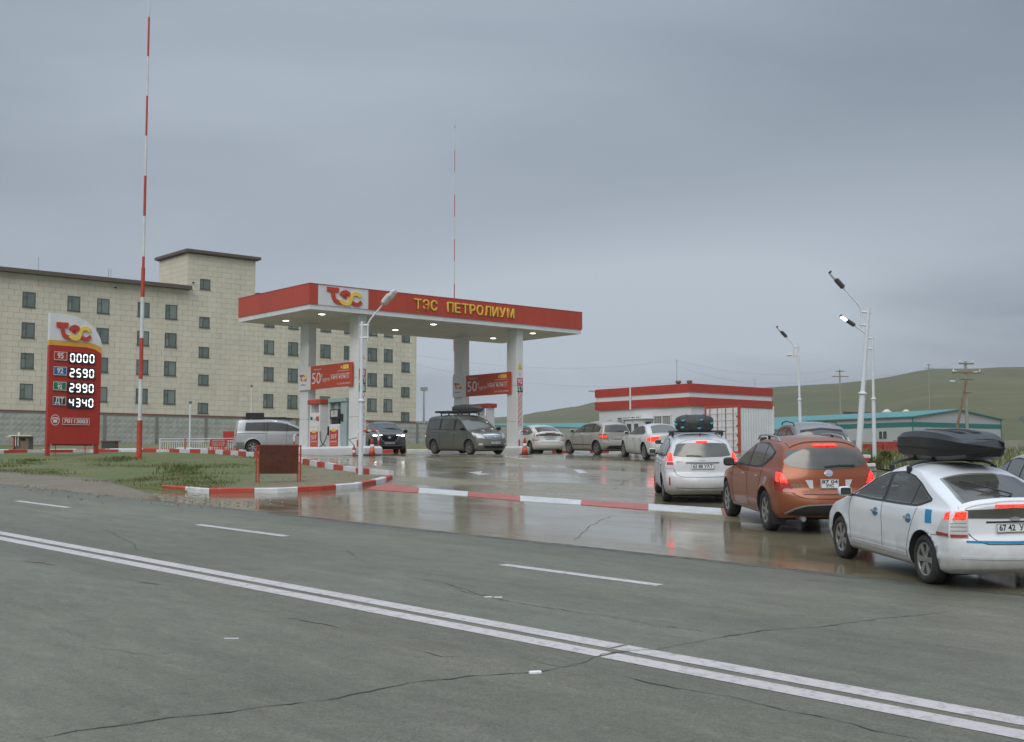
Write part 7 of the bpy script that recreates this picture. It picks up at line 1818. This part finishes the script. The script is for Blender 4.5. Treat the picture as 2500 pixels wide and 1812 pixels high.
def minivan():
    c = Car(SP_MPV, 'minivan', 'dusty olive grey minivan with a roof box driving out past the right-hand pumps', cat='minivan')
    c.both('window_trim', M_black, [(1.36, 1.145), (.3, 1.145), (-.9, 1.165), (-2.06, 1.195)], [(1.17, 1.255), (.82, 1.485), (.42, 1.64), (-.9, 1.67), (-1.99, 1.645)], off=.003, nu=30)
    c.both('front_window', M_carglass, [(1.30, 1.17), (.38, 1.17)], [(1.14, 1.25), (.80, 1.47), (.42, 1.62)], off=.006)
    c.both('slide_door_window', M_carglass, [(.26, 1.17), (-.85, 1.19)], [(.26, 1.63), (-.83, 1.645)], off=.006)
    c.both('rear_window', M_carglass, [(-.98, 1.19), (-2.02, 1.22)], [(-.97, 1.645), (-1.96, 1.62)], off=.006)
    c.patch('windscreen', M_carglass, 'F', [(-.74, 1.16), (0, 1.18), (.74, 1.16)], [(-.60, 1.70), (0, 1.76), (.60, 1.70)], off=.006, nu=20, nv=8)
    c.patch('backlight', M_carglass, 'B', [(-.72, 1.22), (.72, 1.22)], [(-.63, 1.66), (.63, 1.66)], off=.006, nu=14)
    g = c.patch('grille', M_chrome, 'F', [(-.40, .74), (0, .70), (.40, .74)], [(-.52, .94), (0, .97), (.52, .94)], off=.006, nu=14, nv=4)
    for k in range(4):
        z = .755 + k * .048; c.strip('grille_slot', M_dark, 'F', [(-.40 - k * .025, z + .012), (0, z), (.40 + k * .025, z + .012)], .02, off=.012, parent=g)
    c.patch('emblem', M_chrome, 'F', [(-.06, .84), (0, .80), (.06, .84)], [(-.06, .84), (0, .88), (.06, .84)], off=.02, nu=8, nv=4, parent=g)
    for s in (1, -1):
        ax = 'L' if s > 0 else 'R'
        h = c.patch('head_lamp', M_lens, 'F', [(s * .50, .74), (s * .80, .80)], [(s * .55, .92), (s * .86, 1.02)], off=.010, nu=8, nv=6, skirt=.02)
        c.patch('head_lamp_side', M_lens, ax, [(1.97, .82), (1.80, .93)], [(1.90, .98), (1.72, 1.04)], off=.010, nu=6, nv=4, skirt=.02, parent=h)
        c.patch('fog_lamp', M_lens, 'F', [(s * .62, .44), (s * .78, .44)], [(s * .62, .53), (s * .76, .53)], off=.010, nu=6, nv=4)
        c.patch('tail_lamp', M_tail, ax, [(-2.02, .95), (-2.2, .95)], [(-2.06, 1.15), (-2.17, 1.16)], off=.010, nu=6, nv=4)
        c.strip('door_seam', M_dark, ax, [(.33, 1.68), (.30, 1.10), (.33, .30)], .010)
        c.strip('door_seam', M_dark, ax, [(1.42, 1.08), (1.30, .75), (1.10, .45), (1.06, .30)], .010)
        c.strip('door_seam', M_dark, ax, [(-.90, 1.68), (-.92, 1.0), (-.90, .30)], .010)
        c.strip('slide_rail', M_dark, ax, [(-.95, 1.04), (-2.05, 1.07)], .016)
        for x in (.48, .14):
            c.patch('door_handle', M_chrome, ax, [(x - .09, 1.005), (x + .09, 1.005)], [(x - .09, 1.035), (x + .09, 1.035)], off=.03, nu=6, nv=2, skirt=.03)
    c.patch('lower_grille', M_dark, 'F', [(-.52, .30), (.52, .30)], [(-.58, .42), (.58, .42)], off=.006, nu=12, nv=4)
    c.strip('lip_trim', M_steel, 'F', [(-.75, .26), (0, .25), (.75, .26)], .03, off=.012)
    c.plate('F', 0, .55, .52, .115, ['29 52 УАО'], 0, .02)
    c.mirror(1.22, 1.17, M_black, (.12, .24, .18))
    for x in (.25, -.55, -1.2):
        r = MB(); r.box((x, 0, 1.955), (.05, 1.30, .03), 0, 0, .01); r.build('roof_bar', [M_black], c.root)
        for s in (1, -1): r = MB(); r.box((x, s * .60, 1.90), (.08, .04, .11), 0, 0, .01); r.build('bar_foot', [M_black], c.root)
    m = MB(); m.box((0, 0, .22), (3.8, 1.4, .12), 0, 0, .03); m.build('underbody', [M_black], c.root)
    c.wheels(M_rim_dirty, 9, .24, .035)
    return c

PD = paint('silver_van_paint', (.50, .525, .55), .35, .72, (.2, 1.0), dcol=(.30, .29, .25))
SP_VAN = dict(paint=PD, wheel=(.362, .225, 1.54), axles=(1.50, -1.35), gap=.06, flare=.028, px=2.3, pz=3.2, tf=(1.2, 2.36, .13), tr=(-1.6, -2.36, .09),
    rows=[(2.15, .26, 1.9, .26), (2.32, .36, 2.0, .36), (2.36, .55, 2.05, .55), (2.33, .75, 2.03, .75), (2.28, .95, 1.98, .95), (2.15, 1.08, 1.88, 1.06), (1.9, 1.15, 1.72, 1.12), (1.66, 1.19, 1.52, 1.15),
          (1.2, 1.40, 1.1, 1.33), (.8, 1.59, .72, 1.51), (.4, 1.735, .32, 1.66), (0, 1.81, -.1, 1.745), (-.5, 1.84, -.5, 1.775), (-1.0, 1.85, -1.0, 1.785), (-1.9, 1.83, -1.85, 1.77), (-2.18, 1.78, -2.08, 1.72), (-2.24, 1.62, -2.12, 1.56), (-2.28, 1.35, -2.16, 1.32), (-2.32, 1.1, -2.20, 1.1),
          (-2.34, .85, -2.22, .85), (-2.36, .62, -2.22, .62), (-2.36, .46, -2.2, .46), (-2.30, .36, -2.16, .36), (-2.15, .27, -2.08, .27)],
    W=[(.25, .80), (.33, .86), (.5, .89), (.7, .897), (.95, .897), (1.1, .885), (1.17, .868), (1.4, .83), (1.7, .765), (1.79, .735)])
def van():
    c = Car(SP_VAN, 'minivan', 'silver minivan with dark windows and a black roof tray, half hidden by a canopy column', cat='minivan')
    c.both('window_band', M_carglass, [(1.30, 1.21), (.4, 1.20), (-1.78, 1.22)], [(1.15, 1.27), (.75, 1.45), (.35, 1.59), (0, 1.655), (-.5, 1.685), (-1.72, 1.66)], off=.006, nu=26)
    c.patch('windscreen', M_carglass, 'F', [(-.74, 1.20), (.74, 1.20)], [(-.62, 1.64), (.62, 1.64)], off=.006, nu=16, nv=8)
    for s in (1, -1):
        ax = 'L' if s > 0 else 'R'
        for x in (.42, -.62, -.78): c.strip('window_pillar', M_black, ax, [(x, 1.19), (x, 1.60 if x > 0 else 1.67)], .05, off=.009)
        c.strip('sill_cladding', M_cladding, ax, [(1.02, .40), (-.88, .40)], .20, off=.010)
        c.patch('bumper_cladding', M_cladding, ax, [(-1.82, .34), (-2.19, .36)], [(-1.80, .62), (-2.20, .62)], off=.010)
        c.strip('door_seam', M_dark, ax, [(.40, 1.20), (.36, .34)], .010)
        c.strip('door_seam', M_dark, ax, [(-.64, 1.20), (-.70, .34)], .010)
        c.strip('slide_rail', M_dark, ax, [(-.68, 1.085), (-2.18, 1.09)], .018)
        for x in (.54, .22): c.patch('door_handle', PD, ax, [(x - .10, 1.00), (x + .10, 1.00)], [(x - .10, 1.03), (x + .10, 1.03)], off=.03, nu=6, nv=2, skirt=.03)
        c.patch('tail_lamp', M_tail, 'B', [(s * .70, .95), (s * .84, .95)], [(s * .70, 1.30), (s * .80, 1.30)], off=.008, nu=5, nv=5)
        r = MB(); r.tube([(-1.9, s * .60, 1.83), (-1.85, s * .60, 1.90), (.35, s * .60, 1.90), (.6, s * .58, 1.80)], .02, 6); r.build('roof_rail', [M_black], c.root)
    c.mirror(1.12, 1.22, PD, (.14, .22, .22))
    m = MB(); m.box((0, 0, .30), (3.7, 1.4, .12), 0, 0, .03); m.build('underbody', [M_black], c.root)
    c.wheels(M_alloy, 6, .235, .085)
    return c
M_cladding = mat('grey_cladding', (.16, .16, .145), .6, var=.2)

PX = paint('black_suv_paint', (.075, .085, .085), .3, .35, (.1, 1.0), dcol=(.14, .13, .11))
SP_SUV = dict(paint=PX, wheel=(.355, .235, 1.59), axles=(1.40, -1.30), gap=.055, flare=.025, px=2.3, pz=3.0, tf=(1.1, 2.34, .13), tr=(-1.4, -2.34, .12),
    rows=[(2.1, .24, 1.88, .24), (2.28, .34, 1.98, .33), (2.34, .52, 2.03, .52), (2.33, .72, 2.0, .72), (2.28, .92, 1.95, .90), (2.15, 1.02, 1.82, .99), (1.7, 1.09, 1.5, 1.05), (1.2, 1.13, 1.08, 1.09),
          (.70, 1.38, .62, 1.31), (.3, 1.57, .22, 1.49), (-.1, 1.675, -.2, 1.59), (-.5, 1.70, -.6, 1.615), (-1.2, 1.68, -1.2, 1.59), (-1.75, 1.61, -1.68, 1.515), (-1.9, 1.55, -1.8, 1.45), (-2.04, 1.32, -1.92, 1.26), (-2.15, 1.1, -2.0, 1.08),
          (-2.2, .92, -2.05, .92), (-2.24, .72, -2.07, .72), (-2.31, .6, -2.08, .6), (-2.34, .46, -2.06, .46), (-2.28, .34, -2.0, .34), (-2.15, .26, -1.92, .26)],
    W=[(.23, .80), (.33, .875), (.5, .91), (.75, .92), (.95, .915), (1.05, .89), (1.12, .85), (1.35, .765), (1.62, .64)])
def suv(sp, name, label, front=False, lit=False, plate=None, roofbar=True):
    c = Car(sp, name, label)
    c.both('window_trim', M_black, [(1.05, 1.10), (.3, 1.10), (-.9, 1.11), (-1.66, 1.15)], [(1.0, 1.12), (.6, 1.31), (.2, 1.475), (-.3, 1.56), (-1.0, 1.56), (-1.70, 1.38)], off=.003, nu=26)
    c.both('front_window', M_carglass, [(.85, 1.13), (.0, 1.125)], [(.70, 1.22), (.35, 1.39), (.02, 1.50)], off=.008)
    c.both('rear_window', M_carglass, [(-.07, 1.125), (-.90, 1.135)], [(-.05, 1.515), (-.5, 1.54), (-.88, 1.53)], off=.008)
    c.both('quarter_window', M_carglass, [(-.99, 1.14), (-1.58, 1.17)], [(-.97, 1.525), (-1.60, 1.38)], off=.008)
    c.patch('windscreen', M_glass if front else M_carglass, 'F', [(-.70, 1.14), (0, 1.15), (.70, 1.14)], [(-.55, 1.56), (0, 1.61), (.55, 1.56)], off=.006, nu=18, nv=8)
    c.patch('backlight', M_carglass, 'B', [(-.70, 1.13), (0, 1.11), (.70, 1.13)], [(-.60, 1.46), (0, 1.52), (.60, 1.46)], off=.008, nu=18, nv=9)
    c.strip('backlight_shade', M_black, 'B', [(-.60, 1.47), (0, 1.535), (.60, 1.47)], .05, off=.02)
    for s in (1, -1):
        ax = 'L' if s > 0 else 'R'
        m1 = M_tail_on if lit else M_lens
        c.patch('tail_lamp', m1, 'B', [(s * .72, .92), (s * .84, .92)], [(s * .70, 1.28), (s * .76, 1.28)], off=.010, nu=6, nv=6, skirt=.02)
        c.strip('door_seam', M_dark, ax, [(.98, 1.09), (1.02, .8), (.9, .36)], .009)
        c.strip('door_seam', M_dark, ax, [(-.03, 1.11), (-.08, .36)], .009)
        c.strip('door_seam', M_dark, ax, [(-.96, 1.12), (-.9, .75), (-.84, .36)], .009)
        r = MB(); r.tube([(-1.3, s * .62, 1.60), (-1.2, s * .62, 1.68), (-.4, s * .62, 1.72), (.1, s * .61, 1.67), (.2, s * .6, 1.60)], .018, 6); r.build('roof_rail', [M_black], c.root)
        if front:
            h = c.patch('head_lamp', M_lens, 'F', [(s * .52, .86), (s * .88, .90)], [(s * .52, .94), (s * .86, 1.0)], off=.010, nu=8, nv=4, skirt=.02)
            c.patch('lit_lens', M_head_on, 'F', [(s * .64, .885), (s * .80, .90)], [(s * .64, .945), (s * .80, .965)], off=.020, nu=6, nv=3, parent=h, skirt=.006)
            c.strip('running_light', M_head_on, 'F', [(s * .36, .945), (s * .62, .94)], .014, off=.016, parent=h)
            c.strip('grille_chrome', M_steel, 'F', [(s * .48, .90), (s * .38, .68), (s * .28, .62)], .035, off=.022)
    if front:
        c.patch('grille', M_dark, 'F', [(-.36, .60), (.36, .60)], [(-.48, .93), (.48, .93)], off=.010, nu=14, nv=6)
        c.patch('emblem', M_steel, 'F', [(-.09, .83), (0, .76), (.09, .83)], [(-.09, .83), (0, .90), (.09, .83)], off=.024, nu=8, nv=4)
        c.strip('bumper_trim', M_steel, 'F', [(-.80, .46), (-.5, .42), (0, .41), (.5, .42), (.80, .46)], .04, off=.012)
        c.patch('lower_grille', M_dark, 'F', [(-.62, .27), (.62, .27)], [(-.66, .38), (.66, .38)], off=.008, nu=10, nv=3)
        c.plate('F', 0, .55, .52, .115, ['96 07 УНР'], 0, .03)
    else:
        c.plate('B', 0, .82, .52, .115, [plate or '55 19 УБТ'], R(4), .02)
    m = MB(); m.box((0, 0, .30), (3.5, 1.4, .14), 0, 0, .03); m.build('underbody', [M_black], c.root)
    c.mirror(.86, 1.12, sp['paint'] if not front else M_black, (.13, .22, .17))
    c.wheels(M_rim_dirty, 5, .235, .07)
    return c
# ------------------------------------------------------------------ the cars where they stand
def contact(sp, axle, side):
    """local ground point under a wheel: axle 0 front / 1 rear, side 1 left / -1 right"""
    return (sp['axles'][axle], side * (sp['wheel'][2] / 2 + sp['wheel'][1] / 2 - .03))
c = liftback(SP_LIFT, 'liftback_car', 'white liftback with blue door handles and a black roof box, nearest to the camera'); c.wheels(M_alloy, 6, .215, .085)
M_p = c.place(contact(SP_LIFT, 1, 1), (5.25, 16.0), (-.13, .99))
for x in (.02, -.52):
    r = MB(); pts = []
    for k in range(13):
        a = R(-90 + 15 * k); pts.append((x, .60 * math.sin(a) / 1.0, 1.40 + .125 * (math.cos(a) ** .6 if math.cos(a) > 0 else 0)))
    r.tube(pts, .022, 8); r.build('roof_bar', [M_black], c.root)
    for s in (1, -1):
        r = MB(); r.box((x, s * .60, 1.40), (.10, .05, .10), 0, 0, .015); r.build('bar_foot', [M_black], c.root)
        c.strip('bar_strap', M_black, 'L' if s > 0 else 'R', [(x, 1.405), (x, 1.345)], .03, off=.010, n=4)
roof_box('roof_box', 'large black ribbed roof box on top of the nearest white liftback', 1.72, .88, .40, mat('roof_box_plastic', (.010, .012, .012), .26, var=.25, scale=6, bump=.15, bscale=120), M_p, (-.36, -.10, 1.52), math.pi)
c = crossover(); c.place(contact(SP_CROSS, 1, 1), (4.60, 22.75), (-.07, 1))
c = wagon(); M_w = c.place(contact(SP_WAGON, 1, 1), (3.57, 29.5), (.05, 1))
# bundled bag on the wagon
def bag():
    root = empty('roof_bag', label='dark tarpaulin bundle tied with pale blue straps on the white wagon', cat='bag')
    rows = []; n = 40
    for j in range(15):
        t = j / 14; ph = R(-62 + 152 * t); cz = math.sin(ph); cr = math.cos(ph)
        row = []
        for i in range(n):
            a = 2 * math.pi * i / n; c_, s_ = math.cos(a), math.sin(a)
            k = 1 + .06 * fbm(c_ * 2 + t * 3, s_ * 2, 1.3)
            row.append((math.copysign(abs(c_) ** .55, c_) * .55 * max(.02, cr) ** .55 * k, math.copysign(abs(s_) ** .55, s_) * .50 * max(.02, cr) ** .55 * k, .21 + .23 * math.copysign(abs(cz) ** .75, cz) * k + .015 * fbm(c_ * 5, s_ * 5 + t * 6, 1)))
        rows.append(row)
    m = MB(); m.grid(rows, 0, True, True); m.add(rows[0], [tuple(range(n))]); m.add(rows[-1], [tuple(range(n))])
    m.build('tarpaulin', mat('tarpaulin', (.030, .034, .030), .55, var=.4, scale=7, bump=.9, bscale=9), root)
    Mk = mat('blue_knot', (.05, .28, .42), .5)
    for (x, y, z) in ((-.54, .34, .30), (-.54, -.14, .31), (-.56, .36, .12), (-.56, -.08, .10), (-.50, -.42, .22), (-.40, .52, .20), (-.1, .50, .28), (-.46, -.36, .26)):
        k = MB(); k.tube([(x, y - .045, z + .015), (x, y - .02, z), (x, y + .02, z - .01), (x, y + .05, z + .01)], [.010, .030, .026, .008], 7); k.build('strap_knot', Mk, root)
    for y in (-.25, .2):
        k = MB(); k.tube([(-.57, y, .02), (-.56, y, .20), (-.44, y, .42), (0, y, .455), (.44, y, .42), (.56, y, .2), (.57, y, .02)], .010, 5); k.build('strap', M_black, root)
    return root
b = bag(); b.matrix_world = M_w @ Matrix.Translation((-.80, .05, 1.615)) @ Matrix.Scale(.90, 4)
c = sedan(); c.place(contact(SP_SEDAN, 1, 1), (5.33, 50.4), (-.208, .978))
c = hatch(SP_HATCH, 'hatchback_car', 'muddy beige hatchback with one glowing tail light beside the white sedan'); c.place(contact(SP_HATCH, 1, 1), (3.80, 56.2), (-.48, .877))
c = liftback(dict(SP_LIFT, paint=paint('cream_car_paint', (.62, .625, .60), 0, .6, (.1, 1.0), dcol=(.38, .36, .29))), 'liftback_car', 'pale dusty liftback seen from behind next to the right canopy column', near=False, lit=False); c.wheels(M_rim_dirty, 5, .205, .06)
c.place(contact(SP_LIFT, 1, 1), (.93, 63.5), (-.33, .944))
c = minivan(); M_m = c.place(contact(SP_MPV, 0, -1), (-1.99, 58.2), (.60, -.80))
roof_box('roof_box', 'grey green roof box on the olive minivan', 1.75, .78, .40, mat('olive_box_plastic', (.055, .062, .056), .35, var=.2, scale=4), M_m, (-.15, .25, 1.975), 0)
t = empty('roof_tent', label='flat dark board strapped on the rear roof bars of the olive minivan', cat='cargo')
m = MB(); m.box((0, 0, .05), (1.5, .42, .10), 0, 0, .02); m.build('board', mat('dark_board', (.035, .036, .034), .5), t)
for x in (-.4, .4):
    m = MB(); m.box((x, 0, .05), (.04, .44, .112), 0, 0, .004); m.build('strap', M_black, t)
t.matrix_world = M_m @ Matrix.Translation((-.95, -.45, 1.975))
c = van(); M_v = c.place((-2.30, -.8), (-14.55, 65.6), (.975, .22))
t = empty('roof_crate', label='black open crate on the roof of the silver minivan', cat='crate')
m = MB()
for (x, y, dx, dy) in ((0, .42, .95, .03), (0, -.42, .95, .03), (.46, 0, .03, .82), (-.46, 0, .03, .82)): m.box((x, y, .14), (dx, dy, .24), 0, 0, .008)
m.build('crate_wall', M_black, t); m = MB(); m.box((0, 0, .015), (.9, .8, .03)); m.build('crate_floor', M_black, t); t.matrix_world = M_v @ Matrix.Translation((-1.25, 0, 1.925))
m = MB()
t = empty('roof_basket', label='long black roof basket along the silver minivan roof', cat='roof basket')
for y in (-.58, .58): m.tube([(-1.85, y, .02), (.3, y, .02), (.75, y * .9, -.05)], .02, 6)
m.build('side_bar', M_black, t); m = MB()
for k in range(8): m.tube([(-1.75 + k * .3, -.58, .0), (-1.75 + k * .3, .58, .0)], .014, 5)
m.build('cross_bar', M_black, t); t.matrix_world = M_v @ Matrix.Translation((0, 0, 1.92))
c = suv(SP_SUV, 'sport_utility_car', 'dark sport utility car with lit headlights facing the camera behind the left pumps', front=True)
c.place((2.2, 0), ((951 - 1250) / FPX * 63.5, 63.5), (.22, -.975))
PG = paint('grey_suv_paint', (.20, .205, .20), .3, .4, (.1, 1.3))
c = suv(dict(SP_SUV, paint=PG), 'sport_utility_car', 'grey sport utility car with dark rear glass behind the copper crossover')
c.place((-2.1, 0), ((2010 - 1250) / FPX * 35.0, 35.0), (-.03, 1))
c = hatch(dict(SP_HATCH, paint=paint('dark_hatch_paint', (.075, .075, .072), .3, .4, (.1, 1.0))), 'hatchback_car', 'dark hatchback mostly hidden in front of the white wagon')
c.place(contact(SP_HATCH, 1, 1), ((1632 - 1250) / FPX * 37.5, 37.5), (.02, 1))
PS = paint('silver_suv_paint', (.42, .43, .43), .3, .4, (.1, 1.2))
c = hatch(dict(SP_HATCH, paint=PS), 'hatchback_car', 'silver roofed car cut off by the right edge behind the nearest liftback', lit=False)
c.place((0, .60), ((2466 - 1250) / FPX * 20.2, 20.2), (.1, 1))
# ================================================================== damp air
m, t, b = nodes('damp_air'); t.nodes.remove(b); o_ = [n for n in t.nodes if n.type == 'OUTPUT_MATERIAL'][0]
pv = t.nodes.new('ShaderNodeVolumePrincipled'); pv.inputs['Color'].default_value = (.90, .92, .94, 1); pv.inputs['Density'].default_value = .00020; pv.inputs['Anisotropy'].default_value = .2
t.links.new(pv.outputs[0], o_.inputs['Volume'])
mb = MB(); zl = min(min(G(x, y) for x in xs for y in ys) - 1.2, -8.2); zh_ = 96.0
mb.box((0, 250, (zl + zh_) / 2), (6100, 5600, zh_ - zl)); o = mb.build('haze', m); tag(o, kind='stuff', label='thin damp haze in the air', cat='haze')
